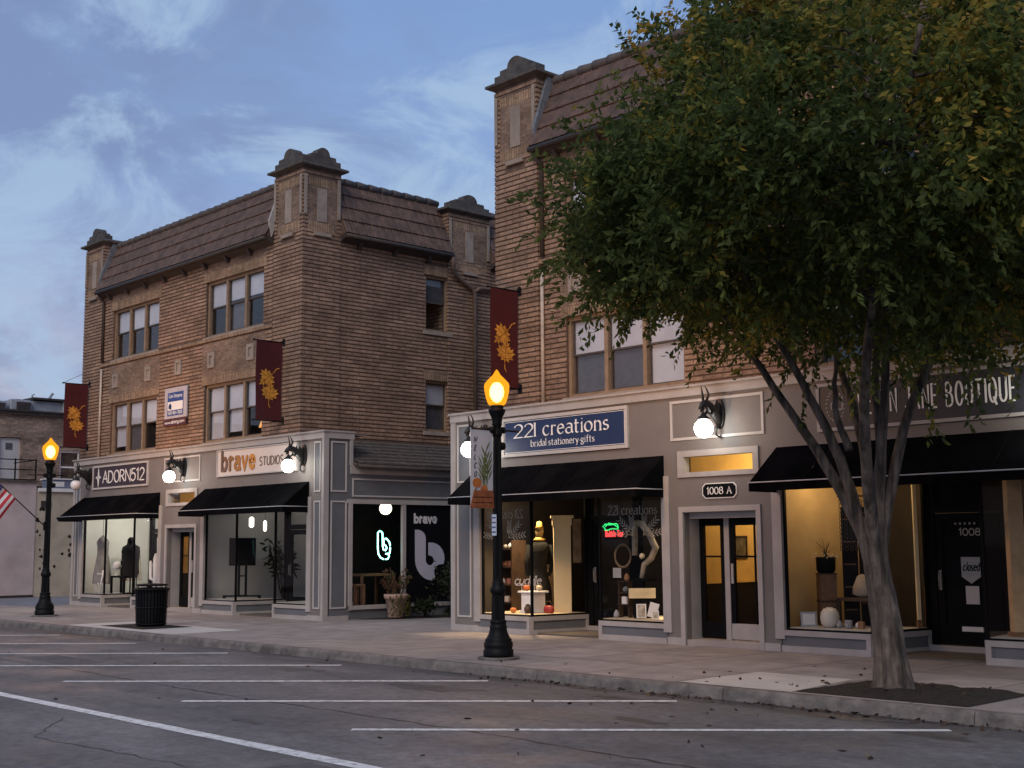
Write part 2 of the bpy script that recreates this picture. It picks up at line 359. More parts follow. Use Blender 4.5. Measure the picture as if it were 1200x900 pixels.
def pavemat():
    mt = pmat('pavement_slabs', (0.290, 0.252, 0.238), 0.85, 0.24, 2.2, 0.2, 70, stain=0.5, stain_scale=0.5, stain_col=(0.20, 0.17, 0.16))
    nt = mt.node_tree; N, L = nt.nodes, nt.links
    b = next(n for n in N if n.type == 'BSDF_PRINCIPLED'); src = b.inputs['Base Color'].links[0].from_socket
    t = next(n for n in N if n.type == 'TEX_COORD')
    br = N.new('ShaderNodeTexBrick'); br.offset = 0.0; br.inputs['Scale'].default_value = 1.0; br.inputs['Brick Width'].default_value = 1.55; br.inputs['Row Height'].default_value = 1.52
    br.inputs['Mortar Size'].default_value = 0.016; br.inputs['Color1'].default_value = (1, 1, 1, 1); br.inputs['Color2'].default_value = (0.80, 0.79, 0.78, 1); br.inputs['Mortar'].default_value = (0.30, 0.28, 0.27, 1)
    L.new(t.outputs['Object'], br.inputs['Vector'])
    mx = N.new('ShaderNodeMixRGB'); mx.blend_type = 'MULTIPLY'; mx.inputs['Fac'].default_value = 0.9
    L.new(src, mx.inputs['Color1']); L.new(br.outputs['Color'], mx.inputs['Color2']); L.new(mx.outputs[0], b.inputs['Base Color'])
    return mt
M['pavement'] = pavemat()

# ---------------------------------------------------------------- setting
def sheet(name, pts, z, mat_, kind='structure'):
    b = MB(); b.add([(x, y, z) for x, y in pts], [tuple(range(len(pts)))])
    return tag(b.build(name, mat_), kind=kind)
sheet('ground', [(-600,-600),(600,-600),(600,600),(-600,600)], -0.150, pmat('open_ground', (0.12, 0.115, 0.11), 0.9, 0.2, 0.4))
sheet('road', [(-150,-34),(150,-34),(150,-4.6),(-150,-4.6)], -0.13, M['road'])
KY = -4.62
b = MB(); b.box(-150, 150, KY+0.15, 26, -0.145, 0.0); tag(b.build('sidewalk', M['pavement']), kind='structure')
b = MB()
x = -60.0
while x < 60:
    w = 3.05
    # kerb stone with rounded street edge
    prof = [(KY+0.15, -0.14), (KY-0.015, -0.14), (KY, -0.04), (KY+0.012, -0.012), (KY+0.04, 0.004), (KY+0.15, 0.004)]
    b.prism(prof, (lambda xx: (lambda u, w_, d: (xx+d, u, w_)))(x), 0.004, w-0.006)
    x += w
tag(b.build('kerb', M['kerb']), kind='structure')
# angled parking lines
for xe in (-16.4, -13.1, -9.8, -6.57, -3.20, 0.10, 3.36, 6.66, 9.86, 13.20, 16.5):
    s0, e0 = (xe-4.2, -9.02), (xe, -5.10)
    dx, dy = e0[0]-s0[0], e0[1]-s0[1]; l = math.hypot(dx, dy); nx, ny = -dy/l*0.064, dx/l*0.064
    n = 14; b = MB(); vs = []
    for i in range(n+1):
        t_ = i/n; j = rng.uniform(-0.008, 0.008)
        vs += [(s0[0]+dx*t_+nx*(1+j*8), s0[1]+dy*t_+ny*(1+j*8), -0.126), (s0[0]+dx*t_-nx, s0[1]+dy*t_-ny, -0.126)]
    b.add(vs, [(2*i, 2*i+1, 2*i+3, 2*i+2) for i in range(n)])
    tag(b.build('parking_line', M['marking']), kind='structure')
b = MB(); vs = []; n = 120
for i in range(n+1):
    xx = -40+80*i/n; w = 0.085+rng.uniform(-0.012, 0.012)
    vs += [(xx, -10.21+w, -0.126), (xx, -10.21-w, -0.126)]
b.add(vs, [(2*i+1, 2*i+3, 2*i+2, 2*i) for i in range(n)]); tag(b.build('edge_line', M['marking']), kind='structure')
def crack(pts, w, seed):
    rr = random.Random(seed); b = MB(); P = []
    for (p, q) in zip(pts, pts[1:]):
        k = max(2, int(math.hypot(q[0]-p[0], q[1]-p[1])/0.18))
        for i in range(k): t_ = i/k; P.append((p[0]+(q[0]-p[0])*t_, p[1]+(q[1]-p[1])*t_))
    vs = []
    for i, (x_, y_) in enumerate(P):
        ww = w*rr.uniform(0.25, 1.3); j = rr.uniform(-0.03, 0.03)
        vs += [(x_, y_+j+ww, -0.1275), (x_, y_+j-ww, -0.1275)]
    b.add(vs, [(2*i+1, 2*i+3, 2*i+2, 2*i) for i in range(len(P)-1)])
    tag(b.build('road_crack', M['crack']), kind='structure')
crack([(-14,-8.2),(0.95,-8.22),(2.99,-8.29),(5.53,-8.35),(7.58,-8.30),(9.77,-8.27),(10.53,-8.31),(12.75,-8.38),(20,-8.3)], 0.016, 1)
crack([(8.0,-8.3),(7.9,-9.2),(8.15,-10.1),(7.9,-12.5)], 0.007, 2)
crack([(12.4,-4.8),(12.6,-6.3),(12.35,-8.3)], 0.006, 3)
crack([(3.0,-4.8),(3.2,-6.4),(3.05,-8.3)], 0.006, 4)
# tar and oil stains on the bays
M['oil'] = pmat('oil_stain', (0.055, 0.052, 0.055), 0.5, 0.4, 5, 0.1, 60)
def blot(cx, cy, rx, ry, seed, name='oil_stain', z=-0.1285, mat_=None):
    rr = random.Random(seed); n = 40; ph = [rr.uniform(0, 6.28) for _ in range(5)]
    pts = []
    for i in range(n):
        a = 2*math.pi*i/n
        k = 1+0.22*math.sin(2*a+ph[0])+0.2*math.sin(3*a+ph[1])+0.13*math.sin(5*a+ph[2])+0.1*math.sin(9*a+ph[3])
        pts.append((cx+rx*k*math.cos(a), cy+ry*k*math.sin(a)))
    sheet(name, pts, z, mat_ or M['oil'])
blot(6.72, -6.13, 0.62, 0.30, 1); blot(3.3, -5.9, 0.55, 0.2, 2); blot(-0.6, -5.45, 0.6, 0.18, 3); blot(9.3, -5.35, 0.45, 0.14, 4); blot(1.0, -6.6, 0.25, 0.12, 5); blot(-3.9, -5.3, 0.7, 0.16, 6)
for i_, (bx_, by_, rx_, ry_) in enumerate(((-8.6,-5.0,0.9,0.13),(-5.6,-5.0,0.8,0.12),(1.9,-4.98,0.7,0.10),(5.6,-4.92,0.5,0.09),(8.2,-4.84,0.55,0.08),(9.7,-4.83,0.7,0.08),(11.8,-4.95,0.9,0.12),(13.2,-5.5,0.5,0.12),(4.6,-7.2,0.22,0.08),(7.7,-9.4,0.3,0.07),(10.6,-6.6,0.35,0.10),(2.2,-10.9,0.5,0.12))): blot(bx_, by_, rx_, ry_, 20+i_, z=-0.1282)
for i_ in range(-6, 8): crack([(i_*4.55+0.6+rng.uniform(-.05,.05),-4.75),(i_*4.55+0.6,-6.5),(i_*4.55+0.6+rng.uniform(-.04,.04),-8.3)], 0.005, 40+i_)
for i_ in range(-3, 5): crack([(i_*4.55+1.4,-8.3),(i_*4.55+1.4+rng.uniform(-.1,.1),-10.5),(i_*4.55+1.4,-14.5)], 0.006, 60+i_)
crack([(-2.2,-6.1),(-0.6,-6.9),(0.9,-7.2),(1.6,-8.2)], 0.007, 81); crack([(6.0,-10.6),(7.2,-11.4),(9.6,-11.2),(12.2,-12.0)], 0.009, 82); crack([(8.6,-7.6),(10.2,-7.2),(11.3,-6.2)], 0.006, 83)
M['patch_dark'] = pmat('dark_road_patch', (0.085,0.082,0.086), 0.85, 0.3, 7, 0.3, 50, stain=0.5, stain_scale=2)
M['patch_red'] = pmat('reddish_road_patch', (0.175,0.135,0.13), 0.85, 0.25, 6, 0.3, 50, stain=0.6, stain_scale=2.2, stain_col=(0.10,0.095,0.10))
sheet('road_patch', [(1.0,-12.6),(3.3,-12.7),(3.6,-11.5),(1.4,-11.3)], -0.1284, M['patch_red'])
sheet('road_patch', [(10.2,-10.9),(12.6,-11.0),(12.6,-10.45),(10.3,-10.4)], -0.1284, M['patch_dark'])
sheet('road_patch', [(-1.9,-7.9),(0.2,-7.95),(0.15,-7.3),(-1.8,-7.25)], -0.1284, M['patch_dark'])
# lighter slabs and planting beds along the kerb
sheet('pavement_slab', [(-7.75,-4.44),(-7.75,-2.85),(-3.1,-2.85),(-3.1,-4.44)], 0.004, M['newconcrete'])
sheet('planting_bed', [(-6.85,-4.10),(-6.85,-2.98),(-4.85,-2.98),(-4.85,-4.10)], 0.008, M['mulch'])
sheet('pavement_slab', [(9.35,-4.44),(9.35,-2.85),(10.75,-2.85),(10.95,-4.44)], 0.004, M['newconcrete'])
b = MB(); nx_, ny_ = 22, 15; vs = []
for j in range(ny_+1):
    for i in range(nx_+1):
        u, v = i/nx_, j/ny_; e = min(u, 1-u, v, 1-v)
        vs.append((10.95+2.05*u, -4.36+1.46*v, 0.006+min(0.05, e*0.35)*rng.uniform(0.5, 1.4)))
b.add(vs, [(j*(nx_+1)+i, j*(nx_+1)+i+1, (j+1)*(nx_+1)+i+1, (j+1)*(nx_+1)+i) for j in range(ny_) for i in range(nx_)])
tag(b.build('planting_bed', M['mulch']), kind='structure')
bed = [(-4.43,0.95),(-4.15,1.0),(-3.75,1.5),(-3.45,2.3),(-3.2,3.4),(-3.05,5.2),(-3.0,7.5),(-4.43,7.5)]
sheet('planting_bed', bed, 0.006, M['mulch'])
M['oldasphalt'] = pmat('grey_lot_asphalt', (0.17, 0.175, 0.20), 0.8, 0.2, 1.0, 0.2, 60)
sheet('parking_lot', [(-60,-1.3),(-17.5,-1.3),(-17.5,14),(-60,14)], 0.004, M['oldasphalt'])

# ---------------------------------------------------------------- brick buildings
def courses(mb, P, u0, u1, v0, v1, holes, out=0.014, band=0.074, mi=0):
    k0 = math.ceil((v0-4.25)/PITCHZ - 1e-6)
    z = 4.25+k0*PITCHZ
    while z+band <= v1+1e-6:
        cuts = sorted([(h[0], h[1]) for h in holes if h[2] < z+band and h[3] > z])
        segs = []; a = u0
        for c, d in cuts:
            if c > a: segs.append((a, min(c, u1)))
            a = max(a, d)
        if a < u1: segs.append((a, u1))
        for a, c in segs:
            if c-a < 0.03: continue
            mb.add([P(a,z,-out),P(c,z,-out),P(c,z+band,-out),P(a,z+band,-out),P(a,z,0),P(c,z,0),P(c,z+band,0),P(a,z+band,0)],
                   [(0,1,2,3),(0,4,5,1),(2,6,7,3),(1,5,6,2),(0,3,7,4)], mi)
        z += PITCHZ

def finial(parent, cx, cy, z, axis, w=0.95):
    # stepped crest stone with rounded middle
    h = w/2
    pts = [(-h,0),(h,0),(h,0.12),(h*0.74,0.12),(h*0.72,0.21),(h*0.37,0.215)]
    for i in range(9):
        a = R(10+160*i/8); pts.append((h*0.36*math.cos(a), 0.24+0.17*math.sin(a)))
    pts += [(-h*0.37,0.215),(-h*0.72,0.21),(-h*0.74,0.12),(-h,0.12)]
    b = MB()
    P = (lambda u, v, d: (cx+u, cy+d, z+v)) if axis == 'y' else (lambda u, v, d: (cx-d, cy+u, z+v))
    b.prism(pts, P, -0.13, 0.13)
    return b.build('finial', M['stone_dark'], parent)

def tower(parent, x0, x1, y0, y1, ztop, faces):
    b = MB(); b.box(x0+0.02, x1-0.02, y0+0.02, y1, 4.1, ztop, 1)
    hf, hs = [], []
    if 'y' in faces: hf = [(x0+0.16, x1-0.16, ztop-1.42, ztop-0.22), (x0+0.33, x1-0.33, ztop-1.7, ztop-1.6)]
    if 'x' in faces: hs = [(y0+0.16, y1-0.12, ztop-1.42, ztop-0.22)]
    courses(b, FRONT(y0+0.02), x0+0.02, x1-0.02, 4.25, ztop-0.02, hf)
    courses(b, SIDE(x1-0.02), y0, y1, 4.25, ztop-0.02, hs)
    courses(b, lambda u, w, d: (x0+0.02+d, u, w), y0, y1, 4.25, ztop-0.02, [])
    for P_, hs_ in ((FRONT(y0+0.02), hf[:1]), (SIDE(x1-0.02), hs)):
        for h_ in hs_: b.prism([(h_[0],h_[2]),(h_[1],h_[2]),(h_[1],h_[3]),(h_[0],h_[3])], P_, -0.003, 0.0, 2)
    o = b.build('corner_tower', [M['brick'], M['mortar'], M['brick_smooth']], parent)
    c = MB()
    def deco(P, u0, u1):
        c.prism([(u0+0.03,ztop-1.15),(u0+0.11,ztop-1.15),(u0+0.11,ztop-0.16),(u0+0.03,ztop-0.16)], P, -0.022, 0.0)
        c.prism([(u1-0.12,ztop-1.15),(u1-0.04,ztop-1.15),(u1-0.04,ztop-0.16),(u1-0.12,ztop-0.16)], P, -0.022, 0.0)
        mu = (u0+u1)/2
        c.prism([(mu-0.14,ztop-1.28),(mu+0.14,ztop-1.28),(mu+0.14,ztop-0.46),(mu-0.14,ztop-0.46)], P, 0.0, 0.02)
        c.prism([(mu-0.24,ztop-1.64),(mu+0.24,ztop-1.64),(mu+0.24,ztop-1.56),(mu-0.24,ztop-1.56)], P, -0.05, 0.0)
    if 'y' in faces: deco(FRONT(y0), x0, x1)
    if 'x' in faces: deco(SIDE(x1), y0, y1)
    c.build('stone_ornament', M['stone'], o)
    def soldier(P, u0, u1):
        s = MB(); s.prism([(u0+0.16,ztop-0.40),(u1-0.16,ztop-0.40),(u1-0.16,ztop-0.2),(u0+0.16,ztop-0.2)], P, -0.004, 0.0); s.build('soldier_course', M['soldier'], o); s = MB()
        s.prism([(u0+0.16,ztop-1.55),(u1-0.16,ztop-1.55),(u1-0.16,ztop-1.3),(u0+0.16,ztop-1.3)], P, -0.004, 0.0); s.build('soldier_course', M['soldier'], o)
    if 'y' in faces: soldier(FRONT(y0+0.02), x0, x1)
    if 'x' in faces: soldier(SIDE(x1-0.02), y0, y1)
    k = MB()
    prof = [(0.0, 0.0), (0.07, 0.03), (0.13, 0.05), (0.13, 0.10), (0.0, 0.16), (-0.02, 0.17)]
    prev = None
    rings = [[(x0-e,y0-e,ztop+z),(x1+e,y0-e,ztop+z),(x1+e,y1+e,ztop+z),(x0-e,y1+e,ztop+z)] for e, z in prof]
    vs = [p for r_ in rings for p in r_]; fs = []
    for i in range(len(rings)-1):
        for q in range(4): j = (q+1) % 4; fs.append((i*4+q, i*4+j, i*4+4+j, i*4+4+q))
    fs += [(3,2,1,0), tuple(len(vs)-4+q for q in range(4))]
    k.add(vs, fs); cap = k.build('cap', M['stone_dark'], o)
    if 'y' in faces: finial(cap, (x0+x1)/2, y0+0.13, ztop+0.165, 'y', x1-x0-0.04)
    if 'x' in faces: finial(cap, x1-0.13, (y0+y1)/2+0.02, ztop+0.166, 'x', y1-y0-0.10)
    return o

def mansard(parent, a0, a1, P, name='roof'):
    # P(u, out, z): out = distance in front of the wall face
    z0, z1, o0, o1 = 9.22, 10.66, 0.24, -0.42
    n = 4; b = MB()
    L_ = math.hypot(z1-z0, o1-o0); tx, tz = (o1-o0)/L_, (z1-z0)/L_; nx, nz = tz, -tx
    nt_ = max(2, round((a1-a0)/0.21)); w = (a1-a0)/nt_
    rr = random.Random(int(abs(a0)*10))
    for k in range(n):
        s0, s1 = L_*k/n, L_*(k+1)/n+0.03
        for i in range(nt_):
            u = a0+i*w; jit = rr.uniform(-0.003, 0.003); js = rr.uniform(-0.004, 0.004)
            cols = [(u+0.001, 0.012), (u+0.02, 0.030), (u+w*0.45, 0.024), (u+w-0.03, 0.024), (u+w-0.012, 0.010), (u+w-0.001, 0.008)]
            vs = []
            for (uu, h) in cols:
                for (s_, lift) in ((s0+js, 0.040), (s1, 0.006)):
                    hh = h+lift+jit
                    vs.append(P(uu, o0+tx*s_+nx*hh, z0+tz*s_+nz*hh))
            lo = [P(uu, o0+tx*(s0+js), z0+tz*(s0+js)) for uu, h in cols]
            m_ = len(cols); fs = [(2*q, 2*q+2, 2*q+3, 2*q+1) for q in range(m_-1)]
            vs += lo; fs += [(2*m_+q, 2*m_+q+1, 2*q+2, 2*q) for q in range(m_-1)]
            b.add(vs, fs)
    # solid deck under the tiles, flat top behind the ridge
    b.prism([(o0, z0), (o1, z1), (o1-0.5, z1-0.05), (-0.3, z0-0.02)], lambda o_, z_, d: P(d, o_, z_), a0, a1)
    o = b.build(name, M['tile'], parent)
    r_ = MB(); u = a0
    while u < a1-0.05:
        e = min(u+0.42, a1)
        r_.tube([P(u, o1+0.02, z1+0.03), P(u+0.05, o1+0.02, z1+0.035), P(e, o1+0.02, z1+0.03)], [0.105, 0.108, 0.080], 10)
        u += 0.38
    r_.build('ridge_cap', M['tile_ridge'], o)
    g = MB()
    g.prism([(0.0, 9.02), (o0-0.02, 9.12), (o0+0.01, 9.215), (0.0, 9.215)], lambda o_, z_, d: P(d, o_, z_), a0, a1)
    g.tube([P(a0, o0+0.035, 9.17), P(a1, o0+0.035, 9.17)], 0.055, 8)
    u = a0+0.5
    while u < a1:
        g.prism([(0.0, 8.93), (0.1, 8.93), (o0-0.06, 9.09), (0.0, 9.09)], lambda o_, z_, d: P(d, o_, z_), u, u+0.09); u += 1.1
    g.build('eave', M['gutter'], o)
    return o

def sash_window(parent, P, u0, u1, v0, v1, blinds, nsash=3, sill=True, lamp=False):
    # blinds: per sash (upper fill, lower fill): 'w' white blind, 's' grey screen, 'd' dark
    f = MB(); T = 0.07; d0, d1 = 0.055, 0.16
    def bar(a, b_, c, d, q0=d0, q1=d1, mb=f, mi=0): mb.prism([(a,c),(b_,c),(b_,d),(a,d)], P, q0, q1, mi)
    bar(u0, u0+T, v0, v1); bar(u1-T, u1, v0, v1); bar(u0+T, u1-T, v1-T, v1); bar(u0+T, u1-T, v0, v0+T*0.8)
    iw = (u1-u0-2*T-(nsash-1)*T*1.25)/nsash
    xs = []
    for i in range(nsash):
        a = u0+T+i*(iw+T*1.25); xs.append((a, a+iw))
        if i < nsash-1: bar(a+iw, a+iw+T*1.25, v0+T*0.8, v1-T)
    w = f.build('window', M['winframe'], parent)
    s = MB(); g = MB(); bl = MB(); sc = MB(); wr = random.Random(int(u0*7+v0*13))
    mid = (v0+v1)/2+0.02; q = 0.032
    for i, (a, c) in enumerate(xs):
        for (lo, hi, dd, key) in ((mid, v1-T, 0.10, blinds[i][0]), (v0+T*0.8, mid+0.03, 0.13, blinds[i][1])):
            bar(a, a+q, lo, hi, dd, dd+0.03, s); bar(c-q, c, lo, hi, dd, dd+0.03, s); bar(a+q, c-q, lo, lo+q, dd, dd+0.03, s); bar(a+q, c-q, hi-q, hi, dd, dd+0.03, s)
            bar(a+q*0.7, c-q*0.7, lo+q*0.7, hi-q*0.7, dd+0.012, dd+0.018, g)
            if key == 'w': bar(a+0.01, c-0.01, lo+0.02+wr.choice((0,0,0.02,0.09)), hi, dd+0.055, dd+0.058, bl)
            if key == 'h': bar(a+0.01, c-0.01, lo+(hi-lo)*0.22, hi, dd+0.055, dd+0.058, bl)
            if key == 's': bar(a+0.01, c-0.01, lo, hi, dd+0.055, dd+0.058, sc)
    s.build('sash', M['sash'], w); g.build('pane', M['glass'], w)
    if bl.v: bl.build('blind', M['blind'], w)
    if sc.v: sc.build('insect_screen', M['screen'], w)
    if sill:
        k = MB(); k.prism([(u0-0.08,v0-0.10),(u1+0.08,v0-0.10),(u1+0.08,v0-0.004),(u0-0.08,v0-0.004)], P, -0.05, 0.10)
        k.build('sill', M['stone'], w)
    return w

def brick_building(dx, label, blindset, loc):
    B = thing('brick_building', loc, label, 'building')
    x0, x1 = -17.35+dx, -5.65+dx
    yb = 0.15; P = FRONT(yb); S = SIDE(x1)
    wins = [(-15.47+dx, -12.68+dx, 7.10, 8.57), (-10.12+dx, -7.33+dx, 7.10, 8.57), (-15.47+dx, -12.68+dx, 4.34, 5.84), (-10.12+dx, -7.33+dx, 4.34, 5.84)]
    swins = [(3.92, 4.72, 7.15, 8.62), (3.92, 4.72, 4.55, 5.87)]
    b = MB()
    b.holed(P, 0.3, x0, x1, 4.1, 9.3, wins, 1)
    b.holed(S, 0.3, yb+0.3, 14.0, 4.1, 9.3, swins, 1)
    b.holed(lambda u, w, d: (x0+d, u, w), 0.3, yb+0.3, 14.0, 4.1, 9.3, [], 1)
    b.box(x0, x1, 13.7, 14.0, 0.0, 9.3, 1)
    b.box(x0+0.3, x1-0.3, yb+0.6, 13.7, 10.2, 10.3, 1); b.box(x0+0.31, x1-0.31, yb+0.45, 13.69, 4.0, 4.08, 1)
    b.box(x0+0.31, x1-0.31, yb+2.2, yb+2.3, 4.1, 9.25, 1); b.box(x0+0.31, x1-0.31, yb+0.31, yb+2.2, 6.5, 6.6, 1)
    # raked courses everywhere but on the smooth bands over the windows
    smooth = [(w[0]-0.12, w[1]+0.12, w[3], 9.05 if w[3] > 7 else 7.0) for w in wins]
    courses(b, P, x0+1.2, x1-1.2, 4.25, 9.05, wins+smooth+[(x0, x1, 6.95, 7.06)])
    courses(b, S, 1.2, 4.66, 4.25, 9.05, swins+[(3.85, 4.79, 8.62, 8.9), (3.85, 4.79, 5.87, 6.15)])
    courses(b, S, 6.15, 13.9, 4.25, 9.05, [])
    wall = b.build('wall', [M['brick'], M['mortar']], B)
    s = MB()
    for h in smooth: s = MB(); s.prism([(h[0],h[2]),(h[1],h[2]),(h[1],h[3]-(0.06 if h[3] < 8 else 0)),(h[0],h[3]-(0.06 if h[3] < 8 else 0))], P, -0.014, 0.0); s.build('smooth_brick_panel', M['brick_smooth'], wall)
    l = MB()
    for w in wins: l = MB(); l.prism([(w[0]-0.12,w[3]),(w[1]+0.12,w[3]),(w[1]+0.12,w[3]+0.24),(w[0]-0.12,w[3]+0.24)], P, -0.024, 0.0); l.build('lintel', M['soldier'], wall)
    for w in swins: l = MB(); l.prism([(w[0]-0.06,w[3]),(w[1]+0.06,w[3]),(w[1]+0.06,w[3]+0.26),(w[0]-0.06,w[3]+0.26)], S, -0.024, 0.0); l.build('lintel', M['soldier'], wall)
    sc = MB(); sc.prism([(x0+1.21,6.97),(x1-1.21,6.97),(x1-1.21,7.05),(x0+1.21,7.05)], P, -0.055, 0.0)
    sc.build('string_course', M['soldier'], wall)
    for mx_ in (-15.2, -13.21, -11.5, -9.77, -7.87):
        k = MB(); c = mx_+dx
        k.prism([(c-0.17,6.27),(c+0.17,6.27),(c+0.17,6.68),(c-0.17,6.68)], P, -0.02, 0.0)
        k.holed(FRONT(yb-0.05), 0.03, c-0.17, c+0.17, 6.27, 6.68, [(c-0.08, c+0.08, 6.36, 6.59)])
        k.build('medallion', M['stone'], wall)
    for w, bl in zip(wins, blindset): sash_window(B, P, w[0], w[1], w[2], w[3], bl, 3, sill=True)
    for w in swins: sash_window(B, S, w[0], w[1], w[2], w[3], [('s','d')] if w[2] > 6 else [('w','s')], 1)
    tower(B, x0-0.02, x0+1.2, yb-0.05, yb+1.2, 10.72, 'y')
    tower(B, x1-1.22, x1+0.05, yb-0.05, 1.22, 10.72, 'xy')
    tower(B, x1-1.2, x1+0.05, 4.66, 6.15, 10.42, 'x').name = 'chimney'
    mansard(B, x0+1.2, x1-1.22, lambda u, o, z: (u, yb-o, z))
    mansard(B, 1.22, 4.66, lambda u, o, z: (x1+o, u, z))
    mansard(B, 6.15, 13.5, lambda u, o, z: (x1+o, u, z))
    fm = pmat('grey_lead_flashing', (0.13, 0.14, 0.16), 0.6, 0.3, 8)
    for xx in (x0+1.22, x1-1.24):
        f = MB(); f.prism([(-0.02,9.2),(0.52,10.72),(0.30,10.75),(-0.10,9.6)], (lambda xx: lambda o, z, d: (xx+d, yb+o-0.1, z))(xx), -0.01, 0.06); f.build('flashing', fm if xx < x0+2 or dx > 1 else M['trim'], B)
    p = MB(); xx = x0+1.32
    p.tube([(xx-0.04,yb-0.2,9.12),(xx-0.04,yb-0.16,9.0),(xx,yb-0.06,8.9),(xx,yb-0.06,7.1)], 0.045, 8); p.build('downpipe', M['gutter'], B)
    p = MB(); p.tube([(xx,yb-0.07,6.9),(xx,yb-0.07,4.25)], 0.035, 8); p.build('conduit', M['palepipe'], B)
    p = MB(); xs = x1+0.12
    p.tube([(x1+0.27,4.62,9.14),(x1+0.25,4.66,8.95),(xs+0.04,4.72,8.78),(xs,5.0,8.62),(xs,5.42,8.44),(xs,5.52,8.3),(xs,5.52,4.2)], 0.055, 8)
    p.tube([(xs,5.52,8.35),(xs,5.7,8.46),(xs,6.3,8.5),(xs,6.42,8.65),(xs+0.1,6.5,8.95),(x1+0.27,6.5,9.12)], 0.055, 8); p.build('downpipe', M['downpipe'], B)
    return B, wall

W3 = lambda *k: [tuple(a) for a in k]
B1, B1wall = brick_building(0.0, 'brown brick building with tiled roof standing left of the gap, two grey shops below', [W3('wd','wd','wd'), W3('wd','ws','wd'), W3('wh','ws','wd'), W3('ww','wh','wd')], (-11.5, 0.15, 0))
B2, B2wall = brick_building(18.55, 'brown brick building right of the gap, its upper floors half hidden by the street tree', [W3('wd','wd','wd'), W3('ws','wd','wd'), W3('ws','ws','ww'), W3('wd','ws','wd')], (7.05, 0.15, 0))
